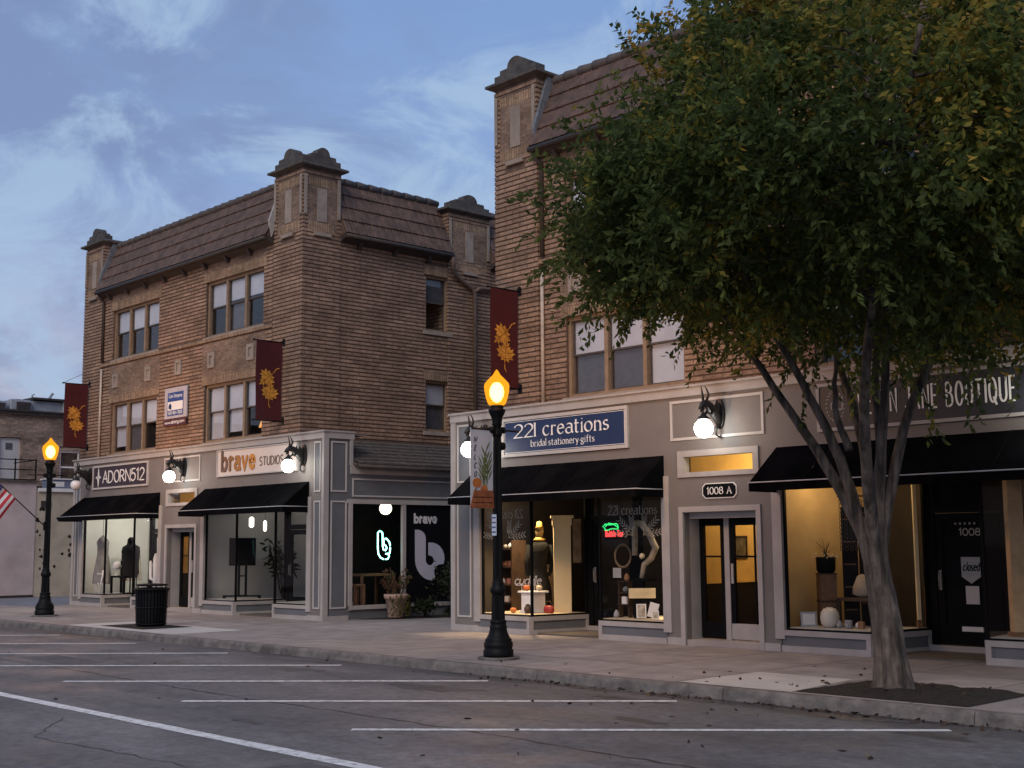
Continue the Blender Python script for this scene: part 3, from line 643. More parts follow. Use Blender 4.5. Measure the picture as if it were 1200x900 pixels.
# ---------------------------------------------------------------- lettering
def A(cx, cy, rx, ry, a0, a1, n=10):
    return [(cx+rx*math.cos(R(a0+(a1-a0)*i/n)), cy+ry*math.sin(R(a0+(a1-a0)*i/n))) for i in range(n+1)]
G = {
 'A': (.62, [[(0,0),(.31,1),(.62,0)], [(.12,.36),(.5,.36)]]),
 'B': (.55, [[(0,0),(0,1)], [(0,1),(.2,1)]+A(.22,.77,.24,.23,90,-90)+[(0,.54)], [(0,.54),(.25,.54)]+A(.26,.27,.28,.27,90,-90)+[(0,0)]]),
 'D': (.6, [[(0,0),(0,1)], [(0,1),(.12,1)]+A(.16,.5,.42,.5,90,-90)+[(0,0)]]),
 'E': (.46, [[(.46,0),(0,0),(0,1),(.46,1)], [(0,.52),(.38,.52)]]),
 'I': (.0, [[(0,0),(0,1)]]), 'J': (.38, [[(.38,1),(.38,.25)]+A(.19,.22,.19,.22,0,-170)]),
 'K': (.5, [[(0,0),(0,1)], [(.48,1),(0,.42)], [(.14,.56),(.5,0)]]),
 'L': (.42, [[(0,1),(0,0),(.42,0)]]), 'N': (.58, [[(0,0),(0,1),(.58,0),(.58,1)]]), 'C': (.56, [A(.32,.5,.32,.5,50,310,18)]),
 'O': (.62, [A(.31,.5,.31,.5,90,450,22)]), 'Q': (.62, [A(.31,.5,.31,.5,90,450,22), [(.36,.22),(.62,-.12)]]),
 'R': (.56, [[(0,0),(0,1)], [(0,1),(.2,1)]+A(.24,.75,.26,.25,90,-90)+[(0,.5)], [(.22,.5),(.56,0)]]),
 'S': (.5, [A(.26,.75,.24,.25,40,270,12)+A(.24,.25,.25,.25,90,-140,12)]),
 'T': (.56, [[(0,1),(.56,1)], [(.28,1),(.28,0)]]), 'U': (.56, [[(0,1),(0,.28)]+A(.28,.28,.28,.28,180,360,12)+[(.56,1)]]),
 'V': (.58, [[(0,1),(.29,0),(.58,1)]]), 'Y': (.56, [[(0,1),(.28,.48),(.56,1)], [(.28,.48),(.28,0)]]),
 'W': (.8, [[(0,1),(.2,0),(.4,.8),(.6,0),(.8,1)]]), 'M': (.7, [[(0,0),(.06,1),(.35,.3),(.64,1),(.7,0)]]),
 '0': (.54, [A(.27,.5,.27,.5,90,450,20)]), '1': (.26, [[(0,.8),(.18,1),(.18,0)]]),
 '2': (.52, [A(.26,.72,.25,.28,165,-35,12)+[(.0,.0),(.52,.0)]]),
 '5': (.5, [[(.46,1),(.08,1),(.04,.56)]+A(.22,.32,.27,.32,118,-150,14)]),
 '8': (.52, [A(.26,.76,.21,.24,90,450,16), A(.26,.27,.26,.27,90,450,16)]),
 '9': (.5, [A(.25,.7,.25,.3,0,360,16), [(.5,.7),(.46,.3),(.2,0)]]), '4': (.55, [[(.42,0),(.42,1),(0,.3),(.55,.3)]]), '7': (.5, [[(0,1),(.5,1),(.18,0)]]),
 'a': (.48, [A(.24,.52,.20,.13,150,0,8)+[(.44,.12),(.52,.0)], A(.22,.19,.22,.19,60,330,14)]),
 'b': (.5, [[(0,1),(0,0)], A(.25,.32,.25,.32,150,-150,16)]), 'c': (.46, [A(.25,.32,.25,.33,45,315,16)]),
 'd': (.5, [[(.5,1),(.5,0)], A(.25,.32,.25,.32,30,330,16)]), 'e': (.48, [[(.02,.36),(.47,.40)]+A(.25,.33,.235,.32,12,320,16)]),
 'f': (.36, [A(.34,.82,.17,.18,70,180,8)+[(.17,0)], [(0,.62),(.34,.62)]]),
 'g': (.5, [A(.22,.40,.20,.22,0,360,16), [(.12,.2),(.16,.08),(.42,.04)]+A(.24,-.14,.24,.16,40,-230,14), [(.38,.56),(.5,.62)]]),
 'i': (.12, [[(.0,.56),(.06,.62),(.06,0)], [(.05,.86),(.07,.90)]]), 'l': (.12, [[(0,.97),(.06,1),(.06,0)]]),
 'n': (.5, [[(0,.58),(.06,.62),(.06,0)], [(.06,.46)]+A(.27,.40,.19,.22,150,0,8)+[(.46,0)]]),
 'o': (.52, [A(.26,.32,.26,.32,90,450,20)]), 'r': (.34, [[(0,.58),(.06,.62),(.06,0)], [(.06,.44)]+A(.24,.44,.16,.18,160,50,6)]),
 's': (.38, [A(.2,.47,.16,.15,40,265,9)+A(.18,.16,.18,.16,85,-150,9)]), 't': (.34, [[(.12,.88),(.12,.14)]+A(.24,.13,.12,.13,180,310,7), [(0,.62),(.32,.62)]]),
 'u': (.5, [[(0,.62),(0,.2)]+A(.22,.2,.22,.2,180,330,9)+[(.46,.3)], [(.46,.62),(.46,0)]]),
 'v': (.48, [[(0,.62),(.24,0),(.48,.62)]]), 'y': (.48, [[(0,.62),(.25,.04)], [(.48,.62),(.2,-.2),(.04,-.32)]]),
 'm': (.75, [[(0,.62),(0,0)], [(0,.46)]+A(.18,.42,.18,.2,150,0,7)+[(.36,0)], [(.36,.46)]+A(.55,.42,.18,.2,150,0,7)+[(.73,0)]]),
 'k': (.45, [[(0,1),(0,0)], [(.42,.62),(0,.24)], [(.14,.36),(.45,0)]]), 'h': (.48, [[(0,1),(0,0)], [(0,.46)]+A(.24,.40,.22,.22,150,0,8)+[(.46,0)]]),
 'p': (.5, [[(0,.62),(0,-.35)], A(.25,.32,.25,.32,150,-150,16)]), 'w': (.7, [[(0,.62),(.18,0),(.35,.5),(.52,0),(.7,.62)]]),
 '.': (.08, [[(.02,.0),(.06,.04)]]), '·': (.1, [[(.02,.30),(.08,.34)]]), '-': (.3, [[(0,.4),(.3,.4)]]), ' ': (.28, []),
}
SERIF = {'1': [(.18,0)], 'I': [(0,0),(0,1)], 'r': [(.06,0)], 'n': [(.06,0),(.46,0)], 'i': [(.06,0)], 'b': [], 'l': [(.06,0)], 'f': [(.17,0)], 'd': [], 'A': [(0,0),(.62,0)], 't': [], '0': []}
def strip(mb, pts, width, P, d, th, nib=None, mi=0, caps=False):
    # ribbon of given width along 2D pts, raised th in front of depth d
    if len(pts) < 2: return
    n = len(pts); L, Rr = [], []
    for i in range(n):
        p0, p1, p2 = pts[max(i-1,0)], pts[i], pts[min(i+1,n-1)]
        def nrm(a, b):
            dx, dy = b[0]-a[0], b[1]-a[1]; l = math.hypot(dx, dy) or 1; return dx/l, dy/l
        if i == 0: t = nrm(p1, p2); k = 1
        elif i == n-1: t = nrm(p0, p1); k = 1
        else:
            a, b = nrm(p0, p1), nrm(p1, p2); sx, sy = a[0]+b[0], a[1]+b[1]; l = math.hypot(sx, sy)
            t = (sx/l, sy/l) if l > 1e-6 else a; k = min(1.8, 1/max(.35, a[0]*t[0]+a[1]*t[1]))
        w = width/2*k
        if nib:
            th_ = math.atan2(t[1], t[0]); w *= nib[0]+(1-nib[0])*abs(math.sin(th_-R(nib[1])))
        L.append((p1[0]-t[1]*w, p1[1]+t[0]*w)); Rr.append((p1[0]+t[1]*w, p1[1]-t[0]*w))
    vs = [P(*L[i], d-th) for i in range(n)]+[P(*Rr[i], d-th) for i in range(n)]+[P(*L[i], d) for i in range(n)]+[P(*Rr[i], d) for i in range(n)]
    fs = []
    for i in range(n-1):
        fs += [(i, n+i, n+i+1, i+1), (i, i+1, 2*n+i+1, 2*n+i), (n+i, 3*n+i, 3*n+i+1, n+i+1)]
    fs += [(0, 2*n, 3*n, n), (n-1, 2*n-1, 4*n-1, 3*n-1)]
    mb.add(vs, fs, mi)
    if caps:
        for c in (pts[0], pts[-1]):
            ring = [(c[0]+width/2*math.cos(2*math.pi*k/12), c[1]+width/2*math.sin(2*math.pi*k/12)) for k in range(12)]
            mb.prism(ring, P, d-th+0.0005, d)
def text(mb, s, P, u0, v0, h, width, d, th=0.006, sx=1.0, gap=0.22, nib=None, serif=False, fit=None, caps=False, slant=0.0, mi=0):
    # lays s out from (u0,v0), cap height h; fit = total width wanted
    total = sum(G[c][0]*sx+gap for c in s)-gap
    if fit: sx2 = (fit/h - gap*(len(s)-1))/max(1e-6, sum(G[c][0]*sx for c in s)); sx *= sx2
    x = 0; k = 0
    for c in s:
        w, strokes = G[c]
        for st in strokes:
            k += 1
            strip(mb, [(u0+(x+p[0]*sx+slant*p[1])*h, v0+p[1]*h) for p in st], width*h, P, d-0.0003*(k % 5), th, nib, mi, caps)
        if serif:
            for (a, b_) in SERIF.get(c, []):
                cx = u0+(x+a*sx)*h
                strip(mb, [(cx-.11*h, v0+b_*h), (cx+.11*h, v0+b_*h)], width*h*0.42, P, d-0.0018, th, None, mi)
        x += w*sx+gap
    return x*h

# ---------------------------------------------------------------- shop fronts
M['wall_adorn'] = pmat('white_shop_wall', (0.70, 0.69, 0.64), 0.8, 0.05, 2, 0)
M['wall_brave'] = pmat('grey_shop_wall', (0.42, 0.41, 0.40), 0.8, 0.06, 2, 0)
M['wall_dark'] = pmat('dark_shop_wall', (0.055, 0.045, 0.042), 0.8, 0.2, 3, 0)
M['wall_tan'] = pmat('tan_shop_wall', (0.50, 0.35, 0.18), 0.8, 0.12, 2, 0)
M['wall_hall'] = pmat('ochre_hall_wall', (0.62, 0.43, 0.16), 0.8, 0.10, 3, 0)
M['wainscot'] = pmat('dark_wainscot', (0.016, 0.013, 0.013), 0.7, 0.2, 3, 0, spec=0.1)
M['deck_wood'] = pmat('pale_deck_boards', (0.58, 0.47, 0.33), 0.7, 0.1, 4, 0)
M['deck_grey'] = pmat('grey_deck_boards', (0.40, 0.39, 0.38), 0.7, 0.1, 4, 0)
M['shopfloor'] = pmat('dark_shop_floor', (0.10, 0.085, 0.075), 0.5, 0.2, 3, 0)
M['ceiling'] = pmat('shop_ceiling', (0.35, 0.34, 0.32), 0.9, 0.1, 2, 0)
F0 = FRONT(0.0)
def rect(mb, P, u0, u1, v0, v1, d0, d1, mi=0): mb.prism([(min(u0,u1),v0),(max(u0,u1),v0),(max(u0,u1),v1),(min(u0,u1),v1)], P, d0, d1, mi)
def moulding(mb, P, u0, u1, v0, v1, w=0.035, d=0.018, dd=0.0):
    if u0 > u1: u0, u1 = u1, u0
    rect(mb, P, u0, u1, v1-w, v1, dd-d, dd); rect(mb, P, u0, u1, v0, v0+w, dd-d, dd)
    rect(mb, P, u0, u0+w, v0+w, v1-w, dd-d+0.0005, dd); rect(mb, P, u1-w, u1, v0+w, v1-w, dd-d+0.0005, dd)

DOORS = []
def leaf_x(lo, hi): return (lo+0.15, hi-0.21)
def storefront(B, c, hw, rooms, side=None):
    X = lambda m, t: c+m*t
    xl, xr = c-hw, c+hw
    b = MB()
    holes = [(c-0.73, c+0.73, -0.1, 2.16), (c-0.73, c+0.73, 2.81, 3.09), (X(-1,5.86), X(-1,1.12), -0.1, 2.78), (X(1,1.12), X(1,5.86), -0.1, 2.78)]
    b.holed(F0, 0.13, xl, xr, 0.0, 4.19, holes)
    b.box(xl, xr, 0.002, 1.15 if side else 0.15, 4.19, 4.215)
    sf = b.build('storefront', M['grey_warm_lit'], B)
    t = MB()
    ee = 0.0 if side else 0.03
    rect(t, F0, xl-0.03, xr+ee, 4.09, 4.235, -0.05, 0.0); rect(t, F0, xl-0.03, xl+0.09, 0.0, 4.09, -0.03, 0.0); rect(t, F0, xr-0.09, xr+ee, 0.0, 4.09, -0.03, 0.0)
    rect(t, F0, xl-0.05, xr+ee*1.6, 4.235, 4.27, -0.09, 0.10)
    t.build('cornice', M['trim'], sf)
    # pilaster panels, frieze panel
    for m in (-1, 1):
        a, e = 6.06, hw-0.15
        p = MB()
        moulding(p, F0, X(m,a), X(m,e), 2.88, 4.03); moulding(p, F0, X(m,a), X(m,e), 0.26, 2.68)
        p.build('panel_moulding', M['trim_w'], sf)
        p = MB()
        rect(p, F0, X(m,a)+0.034*m, X(m,e)-0.034*m, 2.91, 4.0, -0.004, 0.0); rect(p, F0, X(m,a)+0.034*m, X(m,e)-0.034*m, 0.29, 2.65, -0.004, 0.0)
        p.build('inset_panel', M['grey_blue_lit'], sf)
    p = MB(); moulding(p, F0, c-0.97, c+0.93, 3.36, 4.03, 0.045, 0.02); p.build('panel_moulding', M['trim_w'], sf)
    # plinth
    for m in (-1, 1):
        k = MB(); rect(k, F0, X(m,5.86), X(m,hw-0.09), 0.0, 0.115, -0.032, 0.0); k.build('plinth', M['trim'], sf)
        k = MB(); rect(k, F0, X(m,0.83), X(m,1.12), 0.0, 0.115, -0.032, 0.0); k.build('plinth', M['trim'], sf)
    # transom window
    w = MB(); 
    w.holed(FRONT(-0.028), 0.16, c-0.83, c+0.81, 2.74, 3.18, [(c-0.70, c+0.70, 2.82, 3.08)])
    tw = w.build('transom_window', M['trim'], B)
    g = MB(); rect(g, F0, c-0.70, c+0.70, 2.82, 3.08, 0.06, 0.066); g.build('pane', M['shopglass'], tw)
    # middle door set back in its opening
    d = MB(); d.holed(FRONT(-0.03), 0.05, c-0.83, c+0.82, 0.0, 2.255, [(c-0.74, c+0.73, -1, 2.165)]); 
    d.holed(FRONT(0.131), 0.30, c-0.80, c+0.80, 0.0, 2.17, [(c-0.73, c+0.73, -1, 2.06)])
    de = d.build('hall_door', M['trim'], B)
    st = MB(); st.box(c-0.74, c+0.74, 0.0, 0.5, 0.0, 0.09); st.build('step', M['concrete'], de)
    Pd = FRONT(0.38); f = MB()
    for (a, e) in ((-0.72, -0.20), (-0.10, 0.72)):
        l, r_ = c+a, c+e; z0, z1 = 0.11, 2.06
        rect(f, Pd, l, l+0.09, z0, z1, 0, 0.05); rect(f, Pd, r_-0.09, r_, z0, z1, 0, 0.05); rect(f, Pd, l+0.09, r_-0.09, z1-0.12, z1, 0, 0.05)
        rect(f, Pd, l+0.09, r_-0.09, 1.42, 1.45, 0.012, 0.04)
        if a < -0.5: rect(f, Pd, l+0.09, r_-0.09, z0, z0+0.26, 0, 0.05)
    rect(f, Pd, c+0.37, c+0.395, 0.36, 1.94, 0.012, 0.04)
    f.build('door_frame', M['black'], de)
    f = MB(); rect(f, Pd, c-0.20, c-0.10, 0.09, 2.06, -0.02, 0.06); rect(f, Pd, c-0.098, c+0.718, 0.105, 0.355, -0.004, 0.054); f.build('door_post', M['trim'], de)
    g = MB(); rect(g, Pd, c-0.63, c-0.29, 0.37, 1.94, 0.022, 0.028); rect(g, Pd, c-0.01, c+0.63, 0.355, 1.94, 0.022, 0.028); g.build('pane', M['shopglass'], de)
    h = MB(); rect(h, Pd, c-0.075, c-0.03, 1.0, 1.32, -0.02, 0.0); h.build('push_plate', M['trim'], de)
    # hall behind the door
    hx0, hx1 = c-0.92, c+0.92
    r_ = MB()
    r_.box(hx0-0.05, hx0, 0.44, 5.0, 0.0, 3.25, 0); r_.box(hx1, hx1+0.05, 0.44, 5.0, 0.0, 3.25, 0); r_.box(hx0-0.05, hx1+0.05, 5.0, 5.05, 0.0, 3.25, 0)
    r_.box(hx0, hx1, 0.14, 5.0, 3.25, 3.3, 0); r_.box(hx0, hx1, 0.5, 5.0, 0.02, 0.09, 1)
    r_.box(hx0, hx0+0.012, 0.44, 5.0, 0.09, 0.97, 1); r_.box(hx1-0.012, hx1, 0.44, 5.0, 0.09, 0.97, 1); r_.box(hx0, hx0+0.03, 0.44, 5.0, 0.97, 1.02, 0)
    r_.build('hall_interior', [M['wall_hall'], M['wainscot']], B)
    for m, rm in zip((-1, 1), rooms):
        q = lambda t: X(m, t)
        # room shell
        s0, s1 = 0.98, hw-0.22
        r = MB(); zc = 2.95; y1 = rm.get('depth', 3.6)
        side_open = (side is not None and m == 1)
        def bx(t0, t1, ya, yb_, za, zb, mi=0): r.box(q(t0), q(t1), ya, yb_, za, zb, mi)
        bx(s0, s0+0.03, 0.14, y1, 0.0, zc, 3 if 'side' in rm else 0); bx(s0, 4.26 if side_open else s1, y1, y1+0.05, 0.0, zc)
        if not side_open: bx(s1, s1+0.05, 0.14, y1, 0.0, zc)
        bx(s0, s1 if not side_open else hw-0.16, 0.14, y1, zc, zc+0.05, 2); bx(s0, s1 if not side_open else hw-0.16, 0.14, y1, 0.0, 0.03, 1)
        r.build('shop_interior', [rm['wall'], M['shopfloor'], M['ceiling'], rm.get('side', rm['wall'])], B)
        # display windows (outer, inner)
        RY = 1.36
        for (ta, tb, tr) in ((5.80, 4.42, 4.24), (1.20, 2.68, 2.86)):
            sgn = 1 if tb < ta else -1
            f = MB()   # pale surround on the wall side, with bulkhead cap
            rect(f, F0, q(ta+sgn*0.17), q(ta), 0.30, 2.78, -0.03, 0.10)
            rect(f, F0, q(ta+sgn*0.17), q(ta), 0.19, 0.30, -0.03, 0.02); rect(f, F0, q(ta), q(tb), 0.245, 0.325, -0.03, 0.10)
            win = f.build('display_window', M['trim'], B)
            k = MB()   # bulkhead under the glass, on front and recess side
            lo, hi = sorted((q(ta+sgn*0.06), q(tb)))
            k.box(lo, hi, 0.0, 0.05, 0.0, 0.245)
            vs = [(q(tb),0.05),(q(tr),RY),(q(tr)+sgn*m*0.05,RY),(q(tb)+sgn*m*0.05,0.05)]
            k.add([(x_,y_,0.0) for x_,y_ in vs]+[(x_,y_,0.325) for x_,y_ in vs], [(0,1,2,3),(4,5,6,7),(0,1,5,4),(1,2,6,5),(2,3,7,6),(3,0,4,7)])
            bk = k.build('bulkhead', M['grey_blue_lit'], win)
            k = MB(); rect(k, F0, q(ta+sgn*0.06), q(tb), 0.0, 0.095, -0.03, 0.0); rect(k, F0, q(tb), q(tb+sgn*0.075), 0.095, 0.245, -0.03, 0.0)
            dx_, dy_ = q(tr)-q(tb), RY; ll = math.hypot(dx_, dy_); ux, uy = dx_/ll, dy_/ll; nxx, nyy = (uy, -ux)
            if nxx*(-sgn*m) < 0: nxx, nyy = -nxx, -nyy
            PR = lambda u, w_, d: (q(tb)+ux*u-nxx*d, uy*u-nyy*d, w_)       # recess side wall; negative d = into the recess
            rect(k, PR, 0.0, ll, 0.0, 0.085, -0.02, 0.0); rect(k, PR, 0.0, ll, 0.245, 0.327, -0.022, 0.04); rect(k, PR, 0.0, 0.06, 0.085, 0.245, -0.02, 0.0); rect(k, PR, ll-0.06, ll, 0.085, 0.245, -0.02, 0.0)
            k.build('bulkhead_trim', M['trim'], win)
            d_ = MB(); y_in = 1.34
            vs = [(q(ta),0.06),(q(tb)+sgn*m*0.03,0.06),(q(tr)+sgn*m*0.03,y_in),(q(ta),y_in)]
            if sgn*m < 0: pass
            d_.add([(x_,y_,0.27) for x_,y_ in vs]+[(x_,y_,0.362) for x_,y_ in vs], [(3,2,1,0),(4,5,6,7),(0,1,5,4),(1,2,6,5),(2,3,7,6),(3,0,4,7)])
            d_.build('display_deck', rm['deck'], win)
            bl = MB()  # thin dark glazing bars
            rect(bl, F0, q(ta), q(ta-sgn*0.035), 0.325, 2.78, 0.03, 0.08); rect(bl, F0, q(tb)-0.018, q(tb)+0.018, 0.325, 2.78, 0.02, 0.07)
            rect(bl, F0, q(ta), q(tb), 0.325, 0.352, 0.03, 0.058); rect(bl, F0, q(ta), q(tb), 2.72, 2.78, 0.03, 0.08)
            rect(bl, PR, 0.0, ll, 0.327, 0.36, 0.0, 0.035); rect(bl, PR, ll-0.04, ll, 0.36, 2.78, -0.005, 0.04); rect(bl, PR, 0.0, ll, 2.72, 2.78, 0.0, 0.035)
            bl.build('glazing_bar', rm.get('bar', M['black']), win)
            g = MB(); rect(g, F0, q(ta-sgn*0.035), q(tb), 0.352, 2.72, 0.045, 0.051); rect(g, PR, 0.03, ll-0.04, 0.36, 2.72, 0.012, 0.018)
            g.build('pane', M['shopglass'], win)
        # recessed entrance
        e = MB(); lo, hi = sorted((q(2.86), q(4.24)))
        e.holed(FRONT(RY), 0.05, lo, hi, 0.0, 2.78, [(lo+0.14, hi-0.20, 0.12, 2.08), (lo+0.14, hi-0.20, 2.2, 2.68)])
        ed = e.build('entrance_door', M['black'], B); DOORS.append((ed, leaf_x(lo, hi)))
        e = MB(); dl, dr = lo+0.15, hi-0.21; PD = FRONT(RY+0.01)
        e.holed(PD, 0.045, dl, dr, 0.13, 2.07, [(dl+0.11, dr-0.11, 0.42, 1.95)])
        leaf = e.build('door_leaf', M['black'], ed)
        g = MB(); rect(g, PD, dl+0.11, dr-0.11, 0.42, 1.95, 0.02, 0.026); rect(g, PD, dl, dr, 2.2, 2.68, 0.02, 0.026); g.build('pane', rm.get('dpane', M['shopglass']), ed)
        h = MB(); hx = dl+0.06; h.tube([(hx,RY-0.05,0.95),(hx,RY-0.05,1.2)], 0.014, 6); h.box(hx-0.02, hx+0.02, RY-0.012, RY+0.01, 0.93, 1.22); h.build('handle', pmat('dull_metal', (0.3,0.29,0.27), 0.4, 0.1, 4, 0, metal=0.6), ed)
        s_ = MB(); s_.box(lo, hi, RY-0.06, RY+0.05, 0.0, 0.115); s_.build('threshold', rm.get('sillmat', M['concrete']), ed)
        cl = MB(); cl.add([(q(2.68),0.05,2.785),(q(4.42),0.05,2.785),(q(4.24),RY,2.785),(q(2.86),RY,2.785)], [(0,1,2,3)]); cl.build('soffit', M['grey_blue_lit'], ed)
    return sf

R_ADORN = dict(wall=M['wall_adorn'], deck=M['deck_grey'], depth=2.3)
def gradmat(name, x0, x1, ca, cb_):
    mt = pmat(name, ca, 0.5, 0.1, 3, 0); nt = mt.node_tree; N, L = nt.nodes, nt.links
    b = next(n for n in N if n.type == 'BSDF_PRINCIPLED'); t = next(n for n in N if n.type == 'TEX_COORD')
    sp = N.new('ShaderNodeSeparateXYZ'); L.new(t.outputs['Object'], sp.inputs[0])
    mr = N.new('ShaderNodeMapRange'); mr.inputs['From Min'].default_value = x0; mr.inputs['From Max'].default_value = x1; L.new(sp.outputs['X'], mr.inputs['Value'])
    mx = N.new('ShaderNodeMixRGB'); L.new(mr.outputs[0], mx.inputs['Fac']); mx.inputs['Color1'].default_value = (*ca, 1); mx.inputs['Color2'].default_value = (*cb_, 1)
    L.new(mx.outputs[0], b.inputs['Base Color']); return mt
M['brave_letters'] = gradmat('brown_to_orange_letters', -8.8, -7.4, (0.075,0.030,0.018), (0.52,0.20,0.03))
R_BRAVE = dict(wall=M['wall_brave'], deck=M['deck_grey'], depth=2.7)
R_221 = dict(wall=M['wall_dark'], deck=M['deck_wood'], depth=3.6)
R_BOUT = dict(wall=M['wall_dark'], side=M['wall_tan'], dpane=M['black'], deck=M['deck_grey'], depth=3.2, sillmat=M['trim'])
SF1 = storefront(B1, -10.9, 6.47, (R_ADORN, R_BRAVE), side=True)
SF2 = storefront(B2, 6.62, 6.62, (R_221, R_BOUT), side=None)

# side of the left shop: one storey annex with wide windows and lean-to shingle roof
XS = -4.43; PS = SIDE(XS)
b = MB()
b.holed(PS, 0.13, 0.0, 0.75, 0.0, 4.19)
b.holed(PS, 0.13, 0.75, 7.6, 0.0, 3.5, [(0.76, 3.74, 0.31, 2.62)])
b.box(XS-1.2, XS, 0.13, 0.75, 4.16, 4.2)
an = b.build('side_storefront', M['grey_blue_lit'], B1)
t = MB()
rect(t, PS, -0.05, 0.09, 0.0, 4.235, -0.03, -0.0005); rect(t, PS, 0.09, 0.79, 4.09, 4.2349, -0.04, 0.0); rect(t, PS, 0.68, 0.76, 3.5, 4.09, -0.03, 0.0)
rect(t, PS, 0.70, 7.6, 3.30, 3.5, -0.03, 0.0); rect(t, PS, 0.62, 7.6, 2.62, 2.72, -0.03, 0.0); rect(t, PS, 0.66, 0.76, 0.2, 2.62, -0.03, 0.0)
rect(t, PS, 0.66, 3.74, 0.22, 0.31, -0.05, 0.0); rect(t, PS, 2.22, 2.32, 0.31, 2.62, -0.02, 0.06); rect(t, PS, 0.09, 0.66, 0.0, 0.10, -0.03, 0.0)
rect(t, PS, -0.09, 0.80, 4.236, 4.27, -0.06, -0.001)
t.build('cornice', M['trim'], an)
p = MB(); moulding(p, PS, 0.16, 0.60, 2.88, 4.03); moulding(p, PS, 0.16, 0.60, 0.26, 2.68); moulding(p, PS, 0.76, 4.2, 2.78, 3.2); p.build('panel_moulding', M['trim_w'], an)
g = MB(); rect(g, PS, 0.76, 2.22, 0.31, 2.62, 0.04, 0.046); g.build('pane', M['shopglass'], an)
g = MB(); rect(g, PS, 2.32, 3.74, 0.31, 2.62, 0.03, 0.046); blk = g.build('black_window_film', pmat('black_film', (0.006,0.006,0.008), 0.25, 0.1, 3, 0), an)
lg = MB(); u0, v0, k = 2.63, 0.82, 0.0034
sc_ = lambda x_, y_: (u0+(x_-630)*k*1.28, v0+(490-y_)*k)
out = [(630,135),(652,134),(674,141),(692,156),(702,175),(705,200),(705,350),(710,368),(722,380),(738,384),(753,378),(763,364),(765,348),(758,330),(745,318),(728,314),(725,308),(725,224),(750,224),(780,232),(806,250),(826,278),(837,308),(840,342),(834,372),(826,377),(804,378),(786,386),(772,402),(765,422),(766,444),(772,462),(764,484),(745,489),(715,482),(690,468),(668,447),(650,420),(638,390),(631,355)]
lg.prism([sc_(*p_) for p_ in out], PS, 0.022, 0.030); lg.build('logo', pmat('lilac_vinyl', (0.42,0.42,0.52), 0.6, 0.05, 3, 0), an)
tx = MB(); text(tx, 'brave', PS, 2.62, 2.20, 0.20, 0.26, 0.030, 0.006, gap=0.26, caps=True); tx.build('lettering', pmat('white_vinyl', (0.55,0.55,0.58), 0.6, 0.05, 3, 0), an)
# annex interior: near-black shell with a partition added to block the shop light
ai = MB(); ai.box(-6.66, -6.62, 1.42, 7.0, 0.031, 2.949); ai.box(-6.66, XS-0.14, 7.0, 7.05, 0.0, 3.0); ai.box(-6.66, XS-0.14, 2.75, 7.0, 2.951, 3.0); ai.box(-6.66, XS-0.14, 2.75, 7.0, 0.0, 0.03); ai.box(-6.62, XS-0.14, 0.15, 2.75, 2.92, 2.945); ai.box(-6.62, XS-0.14, 1.37, 2.75, 0.031, 0.036)
ai.build('annex_interior', M['black_room'], B1)
# lean-to roof
b = MB(); n = 7; rr = random.Random(5)
for i in range(n):
    x0_, x1_ = XS+0.20-1.42*i/n, XS+0.20-1.42*(i+1)/n-0.03; z0_, z1_ = 3.53+0.66*i/n, 3.53+0.66*(i+1)/n
    y_ = 0.76
    while y_ < 7.6:
        w_ = rr.uniform(0.16, 0.34); e_ = min(7.6, y_+w_); j = rr.uniform(0, 0.014)
        b.add([(x0_,y_+0.004,z0_+0.03+j),(x0_,e_,z0_+0.03+j),(x1_,e_,z1_+0.008),(x1_,y_+0.004,z1_+0.008),(x0_,y_+0.004,z0_),(x0_,e_,z0_)], [(0,1,2,3),(4,5,1,0)])
        y_ = e_
b.prism([(XS+0.19,3.515),(XS-1.2,4.16),(XS-1.2,3.5),(XS+0.19,3.5)], lambda u,w,d: (u,d,w), 0.77, 7.6)
ro = b.build('shingle_roof', M['shingle'], an)
g = MB(); g.tube([(XS+0.24,0.74,3.47),(XS+0.24,7.6,3.45)], 0.05, 8); g.build('gutter', M['gutter'], ro)
# plain flank of the right shop, facing the gap
b = MB(); b.box(0.002, 0.13, 0.13, 7.6, 0.0, 3.5); b.box(0.002, 1.24, 0.13, 0.75, 3.5, 4.19); b.box(0.0, 1.24, 0.75, 7.6, 3.5, 3.6); b.build('side_storefront', M['grey_blue_lit'], B2)

